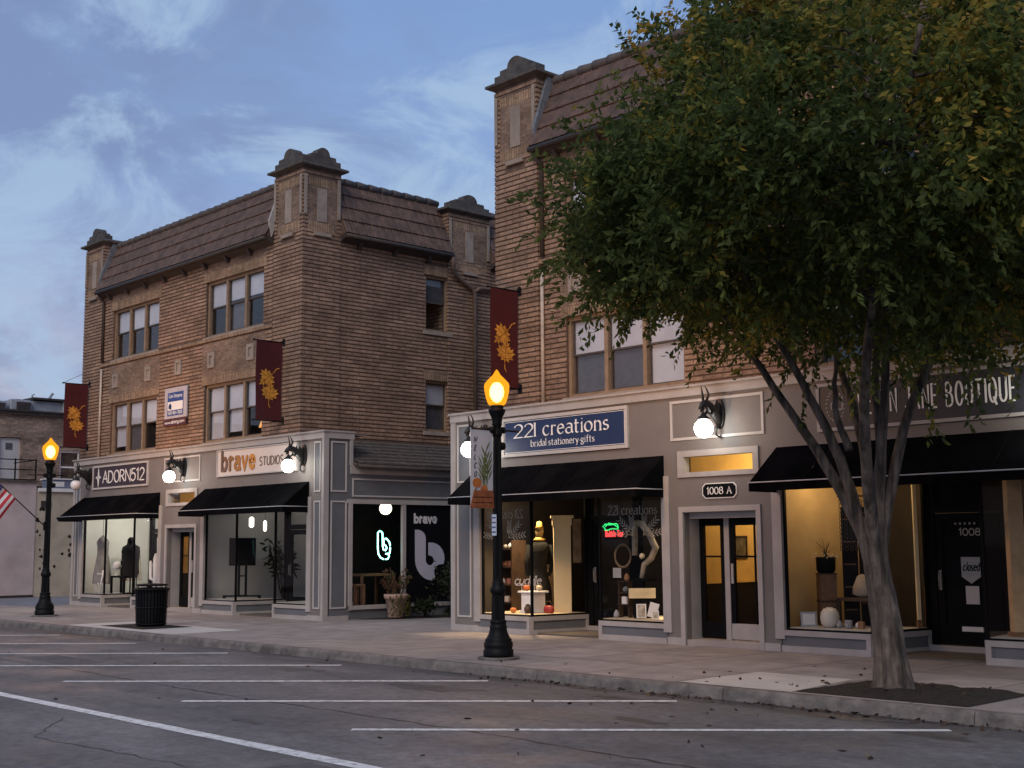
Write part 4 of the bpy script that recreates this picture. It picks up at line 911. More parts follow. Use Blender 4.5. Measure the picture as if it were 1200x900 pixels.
# ---------------------------------------------------------------- awnings
def awning(x0, x1, label):
    T = thing('awning', ((x0+x1)/2, 0, 2.42), label, 'awning', 'black awnings over the shop windows')
    D, zt, zf, zb = 0.74, 3.13, 2.56, 2.425
    b = MB(); n = 12; vs = []
    for i in range(n+1):
        x_ = x0+(x1-x0)*i/n; sag = 0.02*math.sin(math.pi*((i*3) % n)/n)
        for j in range(5):
            s_ = j/4; vs.append((x_, -0.002-D*s_, zt+(zf-zt)*s_-0.02*math.sin(math.pi*s_)-sag*s_))
    b.add(vs, [(i*5+j, i*5+j+1, i*5+5+j+1, i*5+5+j) for i in range(n) for j in range(4)], 0, True)
    b.add([(x0,-0.002,zt),(x0,-D,zf),(x0,-0.002,zf),(x1,-0.002,zt),(x1,-D,zf),(x1,-0.002,zf)], [(0,1,2),(3,5,4)])
    cn = b.build('canopy', M['awning'], T)
    for i in range(1, 5):
        sm_ = MB()
        x_ = x0+(x1-x0)*i/5; sm_.tube([(x_, -0.004, zt+0.004), (x_, -D*0.5, (zt+zf)/2-0.012), (x_, -D-0.004, zf+0.004)], 0.006, 5)
        sm_.build('seam', M['black'], cn)
    v = MB(); m_ = 60; vs = []
    for i in range(m_+1):
        x_ = x0+(x1-x0)*i/m_; w_ = 0.006*math.sin(i*1.9)
        vs += [(x_,-D-0.004,zf-0.006),(x_,-D-0.006+w_,zb)]
    v.add(vs, [(2*i,2*i+1,2*i+3,2*i+2) for i in range(m_)], 0, True)
    for x_ in (x0, x1): v.add([(x_,-0.002,zf),(x_,-D,zf),(x_,-D,zb),(x_,-0.002,zb)], [(0,1,2,3)])
    v.build('valance', M['awning'], T)
    p = MB(); p.tube([(x0,-0.01,zf),(x0,-D-0.006,zf-0.001),(x1,-D-0.006,zf-0.001),(x1,-0.01,zf)], 0.009, 6); p.build('piping', M['piping'], T)
    f = MB()
    for x_ in (x0+0.03, (x0+x1)/2, x1-0.03): f.tube([(x_,-0.01,zf-0.02),(x_,-D+0.03,zf-0.03)], 0.015, 6)
    f.tube([(x0+0.02,-D+0.03,zf-0.03),(x1-0.02,-D+0.03,zf-0.03)], 0.015, 6); f.build('frame', M['blackmetal'], T)
    return T
awning(-16.75, -12.08, 'black fabric awning above the bright clothing window of the farthest shop')
awning(-9.72, -5.05, 'black fabric awning under the white sign with orange lettering')
awning(0.72, 5.48, 'black fabric awning under the blue sign with white lettering')
awning(7.76, 12.52, 'black fabric awning behind the tree, under the dark boutique sign')
# ---------------------------------------------------------------- shop signs
def sign(name, x0, x1, z0, z1, label, face, frame, parts, fw=0.05, cat='sign', loc_z=None, group=None):
    T = thing(name, ((x0+x1)/2, 0, z0), label, cat, group)
    b = MB(); rect(b, F0, x0+fw, x1-fw, z0+fw, z1-fw, -0.035, -0.003); b.build('board', face, T)
    f = MB(); moulding(f, F0, x0, x1, z0, z1, fw, 0.05, -0.003); f.build('frame', frame, T)
    return T
M['ink_white'] = pmat('white_letters', (0.78,0.77,0.76), 0.5, 0.03, 3, 0)
D0 = -0.035
s = sign('shop_sign', -16.10, -12.74, 3.34, 4.02, 'dark plum sign with white capital letters and a four pointed star', pmat('plum_board', (0.040,0.030,0.042), 0.5, 0.15, 3, 0.05), M['trim_w'], None)
l = MB(); text(l, 'ADORN512', F0, -15.45, 3.51, 0.33, 0.10, D0, 0.012, gap=0.2, fit=2.50); l.build('lettering', M['ink_white'], s)
l = MB(); cx, cz = -15.74, 3.68
star = []
for i in range(8):
    a = R(90+45*i); r_ = (0.26 if i % 4 == 0 else 0.16) if i % 2 == 0 else 0.055
    star.append((cx+r_*math.cos(a), cz+r_*math.sin(a)))
strip(l, star+[star[0], star[1]], 0.022, F0, D0, 0.012)
strip(l, [(cx,cz-0.24),(cx,cz+0.24)], 0.012, F0, D0-0.002, 0.012); strip(l, [(cx-0.15,cz),(cx+0.15,cz)], 0.012, F0, D0-0.003, 0.012)
l.build('star_emblem', M['ink_white'], s)
s = sign('shop_sign', -9.10, -5.50, 3.40, 4.07, 'long white sign with fat orange lettering and thin brown capitals', pmat('white_board', (0.60,0.53,0.50), 0.5, 0.04, 3, 0.03), M['trim_w'], None, fw=0.03)
l = MB(); text(l, 'brave', F0, -8.83, 3.56, 0.46, 0.195, D0, 0.02, gap=0.27, fit=1.50, caps=True)
l.build('lettering', M['brave_letters'], s)
l = MB(); text(l, 'STUDIOS', F0, -7.10, 3.60, 0.20, 0.12, D0, 0.010, gap=0.24, fit=1.02); l.build('lettering', pmat('brown_letters', (0.085,0.045,0.03), 0.5, 0.1, 3, 0), s)
M['navy'] = pmat('navy_board', (0.013,0.027,0.088), 0.5, 0.18, 2.0, 0.05)
s = sign('shop_sign', 1.50, 4.72, 3.31, 4.05, 'deep blue sign with white serif lettering behind the near lamp post', M['navy'], M['trim_w'], None, fw=0.06)
l = MB(); text(l, '22I', F0, 1.85, 3.665, 0.245, 0.16, D0, 0.010, gap=0.24, nib=(0.22,20), serif=True, fit=0.56); text(l, 'creations', F0, 2.63, 3.665, 0.27, 0.13, D0, 0.010, gap=0.20, nib=(0.24,25), serif=True, fit=1.64)
l.build('lettering', M['ink_white'], s); l = MB(); text(l, 'bridal·stationery·gifts', F0, 2.30, 3.475, 0.125, 0.115, D0, 0.006, gap=0.2, nib=(0.45,25), serif=True, fit=1.62); l.build('lettering', M['ink_white'], s)
f = MB(); moulding(f, F0, 1.575, 4.645, 3.385, 3.975, 0.008, 0.004, D0); f.build('inner_line', M['ink_white'], s)
s = sign('shop_sign', 8.55, 12.75, 3.31, 4.04, 'wide charcoal sign with thin hand drawn white capitals behind the tree', pmat('charcoal_board', (0.028,0.030,0.040), 0.5, 0.15, 3, 0.05), M['trim'], None, fw=0.05)
l = MB(); text(l, 'EVELYN JANE BOUTIQUE', F0, 9.14, 3.53, 0.33, 0.080, D0, 0.010, gap=0.16, sx=0.62, fit=2.52); l.build('lettering', M['ink_white'], s)
l = MB(); text(l, 'eJ', F0, 8.80, 3.62, 0.20, 0.09, D0, 0.008, gap=0.12)
for i in range(22):
    a = 2*math.pi*i/22; px_, pz_ = 8.87+0.14*math.cos(a), 3.68+0.21*math.sin(a)
    strip(l, [(px_,pz_),(px_+0.035*math.cos(a+0.9),pz_+0.035*math.sin(a+0.9))], 0.012, F0, D0-0.001*(i % 2), 0.004)
l.build('wreath_emblem', pmat('dim_white', (0.36,0.36,0.37), 0.6, 0.05, 3, 0), s)
# house number plate over the middle door
T = thing('number_plate', (6.64,0,2.385), 'small black plate with cut corners reading 1008 A over the middle door', 'house number')
def cut(x0,x1,z0,z1,c_): return [(x0+c_,z0),(x1-c_,z0),(x1,z0+c_),(x1,z1-c_),(x1-c_,z1),(x0+c_,z1),(x0,z1-c_),(x0,z0+c_)]
b = MB(); b.prism(cut(6.30,6.99,2.375,2.625,0.06), F0, -0.02, 0.0); b.build('rim', M['ink_white'], T)
b = MB(); b.prism(cut(6.315,6.975,2.39,2.61,0.055), F0, -0.024, -0.019); b.build('board', M['black'], T)
l = MB(); text(l, '1008 A', F0, 6.40, 2.445, 0.11, 0.15, -0.0245, 0.004, gap=0.2, nib=(0.4,15), serif=True, fit=0.49); l.build('lettering', M['ink_white'], T)
# letting board on the brick
T = thing('letting_sign', (-11.5,0.13,4.93), 'small blue and white letting board fixed to the brick between upper windows', 'sign')
PB = FRONT(0.11)
b = MB(); rect(b, PB, -12.10, -10.90, 5.10, 5.93, -0.04, 0.0); b.build('backing', pmat('pale_grey_board', (0.40,0.38,0.42), 0.6, 0.08, 4, 0), T)
b = MB(); rect(b, PB, -11.93, -11.08, 5.17, 5.80, -0.046, -0.039); b.build('board', pmat('blue_board', (0.03,0.06,0.22), 0.5, 0.1, 4, 0), T)
b = MB(); rect(b, PB, -11.91, -11.10, 5.32, 5.55, -0.05, -0.0455); b.build('panel', M['white'], T)
l = MB(); text(l, 'Colin Dempsey', PB, -11.86, 5.66, 0.09, 0.12, -0.046, 0.003, gap=0.16, fit=0.72); l.build('lettering', M['ink_white'], T)
l = MB(); text(l, '920-954-7000', PB, -11.88, 5.205, 0.085, 0.14, -0.046, 0.003, gap=0.14, fit=0.76); l.build('lettering', M['ink_white'], T)
l = MB(); l.prism([(-11.86,5.36),(-11.76,5.36),(-11.76,5.34),(-11.7,5.34),(-11.7,5.45),(-11.78,5.52),(-11.86,5.45)], PB, -0.053, -0.0495); l.build('house_emblem', M['navy'], T)
b = MB(); rect(b, PB, -12.14, -10.92, 4.90, 5.07, -0.045, 0.0); b.build('strip_board', pmat('maroon_board', (0.075,0.02,0.03), 0.5, 0.1, 4, 0), T)
l = MB(); text(l, 'www.abierg.com', PB, -12.06, 4.96, 0.085, 0.14, -0.045, 0.003, gap=0.14, fit=1.06); l.build('lettering', M['ink_white'], T)
# ---------------------------------------------------------------- griffin wall lamps
M['lampiron'] = pmat('black_lamp_iron', (0.012,0.011,0.012), 0.45, 0.4, 12, 0.4, 40, spec=0.5)
def wall_lamp(x, lit, label):
    T = thing('wall_lamp', (x, 0, 3.75), label, 'wall lamp', 'griffin wall lamps')
    b = MB(); W = lambda *p: [(x+a, q, 3.75+c) for a, q, c in p]
    pl = [(x+0.10*math.cos(2*math.pi*k/16), 3.74+0.25*math.sin(2*math.pi*k/16)) for k in range(16)]
    b.prism(pl, F0, -0.045, -0.003)
    pl = [(x+0.065*math.cos(2*math.pi*k/16), 3.74+0.19*math.sin(2*math.pi*k/16)) for k in range(16)]
    b.prism(pl, F0, -0.07, -0.045); b.build('backplate', M['lampiron'], T)
    b = MB()
    b.tube(W((0,-0.05,-0.18),(0,-0.12,-0.06),(0,-0.22,0.04),(0,-0.33,0.12),(0,-0.42,0.13),(0,-0.49,0.09),(0,-0.55,0.04)), [0.05,0.075,0.085,0.07,0.065,0.045,0.018], 10)
    b.tube(W((0,-0.46,0.05),(0,-0.50,0.00),(0,-0.52,-0.01)), [0.035,0.02,0.008], 8)
    for s in (-1, 1):
        b.tube(W((0.03*s,-0.40,0.17),(0.06*s,-0.38,0.27),(0.05*s,-0.41,0.36),(0.03*s,-0.45,0.42)), [0.026,0.02,0.012,0.003], 7)      # horns
        b.tube(W((0.05*s,-0.27,0.03),(0.07*s,-0.33,-0.04),(0.05*s,-0.40,-0.02)), [0.028,0.02,0.012], 7)                              # fore legs
        wing = [(-0.12,0.0),(-0.17,0.10),(-0.13,0.21),(-0.09,0.13),(-0.05,0.17),(-0.04,0.02)]
        b.prism(wing, (lambda s_: lambda u, w, d: (x+s_*(0.055+0.25*abs(w-0.02)*0.4)+d, u-0.06, 3.75+w))(s), -0.007, 0.007)
    b.tube(W((0,-0.06,-0.18),(0,-0.13,-0.26),(0,-0.12,-0.36),(0.02,-0.05,-0.40),(0.02,-0.03,-0.34)), [0.04,0.026,0.018,0.014,0.008], 7)
    b.build('griffin', M['lampiron'], T)
    b = MB(); b.tube(W((0,-0.45,0.06),(0,-0.45,-0.05)), 0.012, 6)
    b.lathe([(0.015,-0.01),(0.03,-0.03),(0.05,-0.06),(0.095,-0.10),(0.11,-0.115),(0.105,-0.13)], (x,-0.45,3.75), 18); b.build('cap', M['lampiron'], T)
    g = MB(); g.ball((x,-0.45,3.75-0.27), 0.152, 18); g.build('globe', M['globe_on'] if lit else M['globe_off'], T)
wall_lamp(-16.32, False, 'unlit griffin wall lamp left of the plum sign')
wall_lamp(-10.78, True, 'lit griffin wall lamp between the plum sign and the white sign')
wall_lamp(-5.24, True, 'lit griffin wall lamp at the right end of the white sign')
wall_lamp(1.00, True, 'lit griffin wall lamp partly behind the hanging welcome banner')
wall_lamp(6.70, True, 'lit griffin wall lamp over the number plate, right of the blue sign')
wall_lamp(12.22, True, 'lit griffin wall lamp at the right end of the charcoal sign')

# ---------------------------------------------------------------- street lamps
def amber_glass():
    mt, nt, out = newmat('amber_lamp_glass'); N, L = nt.nodes, nt.links
    tr = N.new('ShaderNodeBsdfTransparent'); tr.inputs['Color'].default_value = (1.0, 0.66, 0.20, 1)
    e = N.new('ShaderNodeEmission'); e.inputs['Color'].default_value = (1.0, 0.40, 0.02, 1); e.inputs['Strength'].default_value = 1.7
    mx = N.new('ShaderNodeMixShader'); mx.inputs['Fac'].default_value = 0.5
    L.new(tr.outputs[0], mx.inputs[1]); L.new(e.outputs[0], mx.inputs[2]); L.new(mx.outputs[0], out.inputs['Surface'])
    return mt
M['amber'] = amber_glass()
def bulbmat():
    mt, nt, out = newmat('sodium_bulb'); N, L = nt.nodes, nt.links
    e = N.new('ShaderNodeEmission'); e.inputs['Color'].default_value = (1.0, 0.66, 0.32, 1); e.inputs['Strength'].default_value = 26
    tr = N.new('ShaderNodeBsdfTransparent'); lw = N.new('ShaderNodeLayerWeight'); lw.inputs['Blend'].default_value = 0.5
    mr = N.new('ShaderNodeMapRange'); mr.interpolation_type = 'SMOOTHSTEP'; mr.inputs['From Min'].default_value = 0.25; mr.inputs['From Max'].default_value = 0.85; L.new(lw.outputs['Facing'], mr.inputs['Value'])
    mx = N.new('ShaderNodeMixShader'); L.new(mr.outputs[0], mx.inputs['Fac']); L.new(e.outputs[0], mx.inputs[1]); L.new(tr.outputs[0], mx.inputs[2]); L.new(mx.outputs[0], out.inputs['Surface'])
    return mt
M['bulb'] = bulbmat()
def street_lamp(x, y, s, label):
    T = thing('street_lamp', (x, y, 0), label, 'street lamp', 'black street lamps with amber globes'); c = (x, y, 0)
    Z = lambda pr, k=0.86: [(r*s*k, z*s) for r, z in pr]
    b = MB(); b.lathe(Z([(0.36,0.0),(0.36,0.025),(0.34,0.035)]), c, 28); b.build('footing', M['kerb'], T)
    b = MB(); b.lathe(Z([(0.255,0.035),(0.26,0.06),(0.26,0.13),(0.235,0.15),(0.25,0.18),(0.25,0.235),(0.225,0.255),(0.235,0.275),(0.20,0.31),(0.165,0.37),(0.145,0.44),(0.15,0.455),(0.15,0.475),(0.135,0.49),(0.135,0.52),(0.145,0.53),(0.145,0.55),(0.125,0.565)]), c, 28); b.build('base', M['blackmetal'], T)
    b = MB(); b.lathe(Z([(0.125,0.56),(0.118,0.58),(0.105,0.90),(0.100,0.95)]), c, 32, flute=(1,2), smooth=False)
    b.lathe(Z([(0.11,0.94),(0.135,0.97),(0.14,1.01),(0.12,1.05),(0.10,1.08),(0.105,1.10),(0.092,1.13)]), c, 24)
    b.lathe(Z([(0.090,1.12),(0.088,1.2),(0.070,3.20),(0.068,3.30)]), c, 32, flute=(1,2), smooth=False)
    b.build('shaft', M['blackmetal'], T)
    b = MB(); b.lathe(Z([(0.075,3.28),(0.09,3.30),(0.09,3.34),(0.07,3.37),(0.075,3.44),(0.09,3.46),(0.085,3.49),(0.10,3.57),(0.14,3.64),(0.15,3.66),(0.15,3.69),(0.11,3.70),(0.12,3.73),(0.11,3.765)]), c, 24); b.build('capital', M['blackmetal'], T)
    g = MB(); g.lathe(Z([(0.10,3.75),(0.135,3.78),(0.165,3.87),(0.185,3.97),(0.192,4.05),(0.18,4.09),(0.135,4.14),(0.085,4.19),(0.055,4.22),(0.04,4.25),(0.02,4.28),(0.004,4.30)], 1.0), c, 24); gl = g.build('globe', M['amber'], T)
    g = MB(); g.lathe(Z([(0.01,3.79),(0.075,3.82),(0.125,3.89),(0.135,3.96),(0.12,4.03),(0.07,4.09),(0.01,4.11)]), c, 16); g.build('bulb', M['bulb'], gl)
    a = MB(); a.tube([(x,y-0.07*s,3.38*s),(x,y-0.52*s,3.38*s)], 0.014, 6); a.tube([(x,y+0.07*s,3.38*s),(x,y+0.42*s,3.38*s)], 0.014, 6); a.ball((x,y+0.43*s,3.38*s), 0.022, 8)
    for sx_ in (-0.1, 0.1): a.lathe([(0.001,-0.05),(0.05,-0.045),(0.06,0.0),(0.05,0.045),(0.001,0.05)], (x,y+sx_*s,3.38*s), 10)
    a.lathe([(0.001,-0.06),(0.05,-0.05),(0.06,0.0),(0.05,0.05),(0.001,0.06)], (x,y+0.1*s,3.14*s), 10); a.build('banner_arm', M['blackmetal'], T)
    l = bpy.data.lights.new('street_lamp_light', 'POINT'); l.energy = 300; l.color = (1.0, 0.47, 0.15); l.shadow_soft_size = 0.16
    lo = bpy.data.objects.new('street_lamp_light', l); COL.objects.link(lo); lo.location = (x, y, 4.42*s)
    lo.parent = T; lo.matrix_parent_inverse = Matrix.Translation(-T.location)
    return T
street_lamp(5.43, -3.78, 0.993, 'near black street lamp with glowing amber globe before the blue sign')
street_lamp(-11.65, -3.25, 1.025, 'far black street lamp at the left end of the pavement, flag on its post')

# ---------------------------------------------------------------- red leaf banners on the brick
M['maroon'] = pmat('maroon_banner_cloth', (0.060,0.008,0.011), 0.8, 0.15, 2.5, 0.15, 200, bdist=0.001)
M['gold'] = pmat('gold_leaf_print', (0.52,0.24,0.035), 0.7, 0.35, 9, 0)
M['goldline'] = pmat('rust_leaf_vein', (0.20,0.06,0.012), 0.7, 0.1, 9, 0)
LEAF = [(0,-0.5),(0.05,-0.30),(0.22,-0.36),(0.20,-0.24),(0.42,-0.22),(0.34,-0.10),(0.50,0.04),(0.36,0.06),(0.40,0.22),(0.24,0.14),(0.22,0.26),(0.14,0.22),(0.16,0.40),(0.07,0.36),(0,0.56)]
LEAF = LEAF + [(-a, b_) for a, b_ in LEAF[-2:0:-1]]
def leafprint(mb, vb, P, cx, cz, s, rot, d, stem):
    c_, s_ = math.cos(R(rot)), math.sin(R(rot)); tr = lambda p: (cx+(p[0]*c_-p[1]*s_)*s, cz+(p[0]*s_+p[1]*c_)*s)
    mb.prism([tr(p) for p in LEAF], P, d-0.002, d)
    strip(mb, [tr(p) for p in stem], 0.022, P, d-0.0005, 0.002)
    for a, b_ in (((0,-0.45),(0,0.46)), ((0,-0.25),(0.34,-0.16)), ((0,-0.25),(-0.34,-0.16)), ((0,-0.05),(0.34,0.05)), ((0,-0.05),(-0.34,0.05)), ((0,0.15),(0.14,0.28)), ((0,0.15),(-0.14,0.28))):
        strip(vb, [tr(a), tr(b_)], 0.012, P, d-0.0028, 0.001)
def leaf_banner(x, label):
    T = thing('leaf_banner', (x, 0.15, 5.5), label, 'banner', 'maroon leaf banners on the brick')
    y0, y1, z0, z1 = -0.66, 0.05, 4.62, 6.50
    b = MB(); n = 10; mz = 14
    wob = lambda y, z: 0.018*math.sin(3.2*z+2*y)+0.01*math.sin(7*y)
    for off in (0.0, -0.006):
        b.add([(x+wob(y0+(y1-y0)*i/n, z0+(z1-z0)*j/mz)*0.6+off, y0+(y1-y0)*i/n, z0+(z1-z0)*j/mz) for j in range(mz+1) for i in range(n+1)],
              [(j*(n+1)+i, j*(n+1)+i+1, (j+1)*(n+1)+i+1, (j+1)*(n+1)+i) for j in range(mz) for i in range(n)], 0, True)
    cl = b.build('cloth', M['maroon'], T)
    g = MB(); v = MB(); PX = lambda u, w, d: (x+wob(u,w)*0.6-d+0.004, u, w)
    leafprint(g, v, PX, -0.35, 5.62, 0.50, 128, 0.0, [(0,-0.48),(0.06,-0.68),(0.0,-0.85)])
    leafprint(g, v, PX, -0.27, 5.29, 0.50, -8, -0.0032, [(0,-0.48),(0.02,-0.62),(0.12,-0.74)])
    g.build('leaf_print', M['gold'], cl); v.build('leaf_veins', M['goldline'], cl)
    for z in (z1+0.01, z0-0.01):
        r = MB(); r.tube([(x,0.15,z),(x,y0-0.05,z)], 0.016, 8); r.box(x-0.05, x+0.05, 0.09, 0.15, z-0.08, z+0.08); r.ball((x,y0-0.06,z), 0.026, 8); r.ball((x,0.10,z+0.07), 0.035, 8)
        r.build('bracket', M['blackmetal'], T)
leaf_banner(-16.83, 'maroon leaf banner at the left edge of the far building')
leaf_banner(-6.34, 'maroon leaf banner beside the corner tower over the white sign')
leaf_banner(1.87, 'maroon leaf banner directly above the near lamp globe')

# ---------------------------------------------------------------- welcome banner and notice on the near post
lx, ly = 5.43, -3.78
T = thing('welcome_banner', (lx, ly-0.28, 2.8), 'white hanging banner reading WELCOME down its side with a pumpkin, on the near lamp post', 'banner')
PW = lambda u, w, d: (lx-d+0.004, u, w)
yl, yr, zb_, zt_ = -4.31, -3.87, 2.19, 3.365
b = MB(); b.box(lx-0.004, lx+0.003, yl, yr, zb_, zt_); b.build('cloth', pmat('pale_banner_cloth', (0.50,0.49,0.54), 0.8, 0.05, 4, 0.1, 150, bdist=0.001), T)
l = MB(); z = 3.16
for ch in 'WELCOME':
    wch = G[ch][0]; h_ = 0.075
    text(l, ch, PW, yl+0.085-wch*h_/2, z, h_, 0.17, -0.001, 0.002, slant=0.25); z -= 0.128
l.build('lettering', pmat('dark_ink', (0.05,0.045,0.06), 0.8, 0.1, 3, 0), T)
M['corn'] = pmat('corn_stalk_print', (0.10,0.12,0.035), 0.8, 0.5, 14, 0); M['pumpkin'] = pmat('pumpkin_print', (0.42,0.13,0.03), 0.8, 0.35, 12, 0); M['crateprint'] = pmat('crate_print', (0.24,0.075,0.03), 0.8, 0.4, 9, 0)
k = MB()
for (y_, top, lean) in ((-4.02,3.02,0.02),(-3.97,2.86,0.03),(-4.08,2.82,-0.02)):
    strip(k, [(y_-lean,2.5),(y_,top)], 0.018, PW, -0.001, 0.002)
    for q in range(8):
        zz = 2.55+(top-2.5)*q/8; sd = 1 if q % 2 else -1
        k.prism([(y_,zz),(y_+sd*0.055,zz+0.09),(y_+sd*0.085,zz+0.17),(y_+sd*0.03,zz+0.10)], PW, -0.003-0.0002*q, -0.001)
k.build('corn_stalks', M['corn'], T)
k = MB()
for (cy, cz, r_) in ((-4.19,2.56,0.085),(-4.05,2.47,0.07)):
    k.prism([(cy+r_*math.cos(2*math.pi*i/16), cz+r_*0.85*math.sin(2*math.pi*i/16)) for i in range(16)], PW, -0.006-r_*0.01, -0.001)
k.build('pumpkins', M['pumpkin'], T)
k = MB(); k.prism([(yl-0.02,2.19),(yr+0.01,2.19),(yr-0.0,2.45),(yl+0.06,2.45)], PW, -0.010, -0.001); k.build('crate', M['crateprint'], T)
k = MB()
for zz in (2.27, 2.35): strip(k, [(yl+0.03,zz),(yr-0.02,zz)], 0.01, PW, -0.0102, 0.001)
k.build('crate_boards', M['black'], T)
T = thing('notice_plate', (lx, ly-0.09, 1.95), 'small pale notice plate fixed to the near lamp post', 'notice')
b = MB(); b.box(lx-0.02, lx+0.075, ly-0.098, ly-0.09, 1.79, 2.10); b.build('plate', pmat('blue_white_plate', (0.45,0.50,0.62), 0.4, 0.1, 5, 0), T)
b = MB()
for zz in (1.83, 1.90, 1.97, 2.04): b.box(lx-0.012, lx+0.067, ly-0.1, ly-0.098, zz, zz+0.022)
b.build('lettering', pmat('blue_print', (0.06,0.08,0.16), 0.5, 0.1, 4, 0), T)

# ---------------------------------------------------------------- flag on the far post
fx, fy = -11.65, -3.25
T = thing('flag', (fx, fy, 2.2), 'striped red and white flag with starred blue corner on a slanted pole, far lamp post', 'flag')
b = MB(); pA = Vector((fx,fy-0.06,2.19)); pB = pA+Vector((0,-0.75,0.66))*2.0; b.tube([pA, pB], 0.014, 7); b.ball(tuple(pB), 0.03, 8); b.box(fx-0.04, fx+0.04, fy-0.1, fy-0.03, 2.1, 2.3); b.build('pole', M['blackmetal'], T)
ud = (pB-pA).normalized(); Lh, Wd = 0.90, 1.45           # hoist lies along the pole, fly hangs down
red, whi, blu = pmat('flag_red', (0.42,0.03,0.045), 0.8, 0.1, 4, 0), pmat('flag_white', (0.62,0.60,0.62), 0.8, 0.06, 4, 0), pmat('flag_blue', (0.03,0.04,0.17), 0.8, 0.15, 6, 0)
b = MB(); NF = 24
def fl(h, w):   # h along hoist 0..1, w along fly 0..1
    hang = Vector((0.05,-0.64,-0.77)).normalized(); p = pB-ud*0.08-ud*(Lh*(1-h))
    return p+hang*(w*Wd)+Vector((0.05*math.sin(w*9+h*5)*w+0.03*math.sin(h*13), 0.05*(h-0.5)*w*-3, 0.03*math.sin(w*11)*w))
for s_ in range(13):
    for j in range(NF):
        h0, h1 = s_/13, (s_+1)/13; w0, w1 = j/NF, (j+1)/NF
        mi = 2 if (h0 >= 6/13-1e-6 and w1 <= 0.4+1e-6) else (0 if s_ % 2 == 0 else 1)
        b.add([fl(h0,w0),fl(h1,w0),fl(h1,w1),fl(h0,w1)], [(0,1,2,3)], mi, True)
cl = b.build('cloth', [red, whi, blu], T)
st = MB()
for r_ in range(9):
    for c_ in range(6 if r_ % 2 == 0 else 5):
        h, w = 6/13+(7/13)*(r_+0.7)/9.4, 0.4*((c_+(0.5 if r_ % 2 == 0 else 1.0))/6)
        o = fl(h, w); du = (fl(h+0.02, w)-o).normalized(); dw = (fl(h, w+0.02)-o).normalized(); nrm = du.cross(dw).normalized()
        for sg in (1, -1):
            pts = [o+nrm*0.004*sg+(du*math.cos(2*math.pi*k/10)+dw*math.sin(2*math.pi*k/10))*(0.017 if k % 2 == 0 else 0.007) for k in range(10)]
            st.add(pts, [tuple(range(10))])
st.build('stars', whi, cl)

# ---------------------------------------------------------------- litter bin
T = thing('litter_bin', (-5.8,-3.45,0), 'round black slatted litter bin with raised lid by the kerb', 'litter bin'); c = (-5.8,-3.45,0)
b = MB(); b.lathe([(0.27,0.02),(0.285,0.05),(0.31,0.74),(0.30,0.76)], c, 28); b.build('liner', M['black'], T)
b = MB()
for k in range(30):
    a = 2*math.pi*k/30; ca, sa = math.cos(a), math.sin(a)
    pts = [(c[0]+ca*r_, c[1]+sa*r_, z) for r_, z in ((0.30,0.03),(0.315,0.1),(0.335,0.70),(0.36,0.775))]
    for (p, q) in zip(pts, pts[1:]):
        tx_, ty_ = -sa*0.022, ca*0.022
        b.add([(p[0]-tx_,p[1]-ty_,p[2]),(p[0]+tx_,p[1]+ty_,p[2]),(q[0]+tx_,q[1]+ty_,q[2]),(q[0]-tx_,q[1]-ty_,q[2])], [(0,1,2,3)])
b.build('slats', M['blackmetal'], T)
b = MB(); 
for z, r_ in ((0.06,0.31),(0.4,0.33),(0.78,0.365)): b.tube([(c[0]+r_*math.cos(2*math.pi*k/28), c[1]+r_*math.sin(2*math.pi*k/28), z) for k in range(29)], 0.016, 6, cap=False)
b.build('hoop', M['blackmetal'], T)
b = MB(); b.lathe([(0.13,0.865),(0.15,0.90),(0.33,0.885),(0.335,0.86),(0.24,0.845),(0.13,0.855)], c, 26)
b.lathe([(0.36,0.77),(0.355,0.80),(0.26,0.815),(0.25,0.80)], c, 26)
for k in range(4):
    a = R(45+90*k); b.tube([(c[0]+0.3*math.cos(a), c[1]+0.3*math.sin(a), 0.79), (c[0]+0.29*math.cos(a), c[1]+0.29*math.sin(a), 0.87)], 0.014, 6)
b.build('lid', M['blackmetal'], T)

# ---------------------------------------------------------------- leaves helper (numpy) and the street tree
def leaf_cloud(name, P, D, L, Wd, mats, mi, parent):
    # P base points, D directions (n,3); each leaf is a folded four point blade
    n = len(P); rs = np.random.RandomState(3)
    up = rs.normal(size=(n,3)); D = D/np.linalg.norm(D, axis=1, keepdims=True)
    s = np.cross(D, up); s /= np.linalg.norm(s, axis=1, keepdims=True)+1e-9
    nn = np.cross(s, D)
    tip = P+D*L[:,None]; mid = P+D*(L*0.45)[:,None]
    a = mid+s*(Wd*0.5)[:,None]+nn*(Wd*0.18)[:,None]; b_ = mid-s*(Wd*0.5)[:,None]+nn*(Wd*0.18)[:,None]
    V = np.stack([P, a, tip, b_], 1).reshape(-1, 3)
    i = np.arange(n)*4; F = np.stack([i, i+1, i+2, i, i+2, i+3], 1).reshape(-1)
    me = bpy.data.meshes.new(name); me.vertices.add(len(V)); me.vertices.foreach_set('co', V.astype(np.float32).ravel())
    me.loops.add(len(F)); me.loops.foreach_set('vertex_index', F.astype(np.int32))
    me.polygons.add(2*n); me.polygons.foreach_set('loop_start', np.arange(0, 6*n, 3, dtype=np.int32)); me.polygons.foreach_set('loop_total', np.full(2*n, 3, np.int32))
    for mt in mats: me.materials.append(mt)
    me.polygons.foreach_set('material_index', np.repeat(mi, 2).astype(np.int32))
    me.update(calc_edges=True); me.validate()
    o = bpy.data.objects.new(name, me); COL.objects.link(o)
    if parent is not None: o.parent = parent; o.matrix_parent_inverse = Matrix.Translation(-parent.location)
    return o
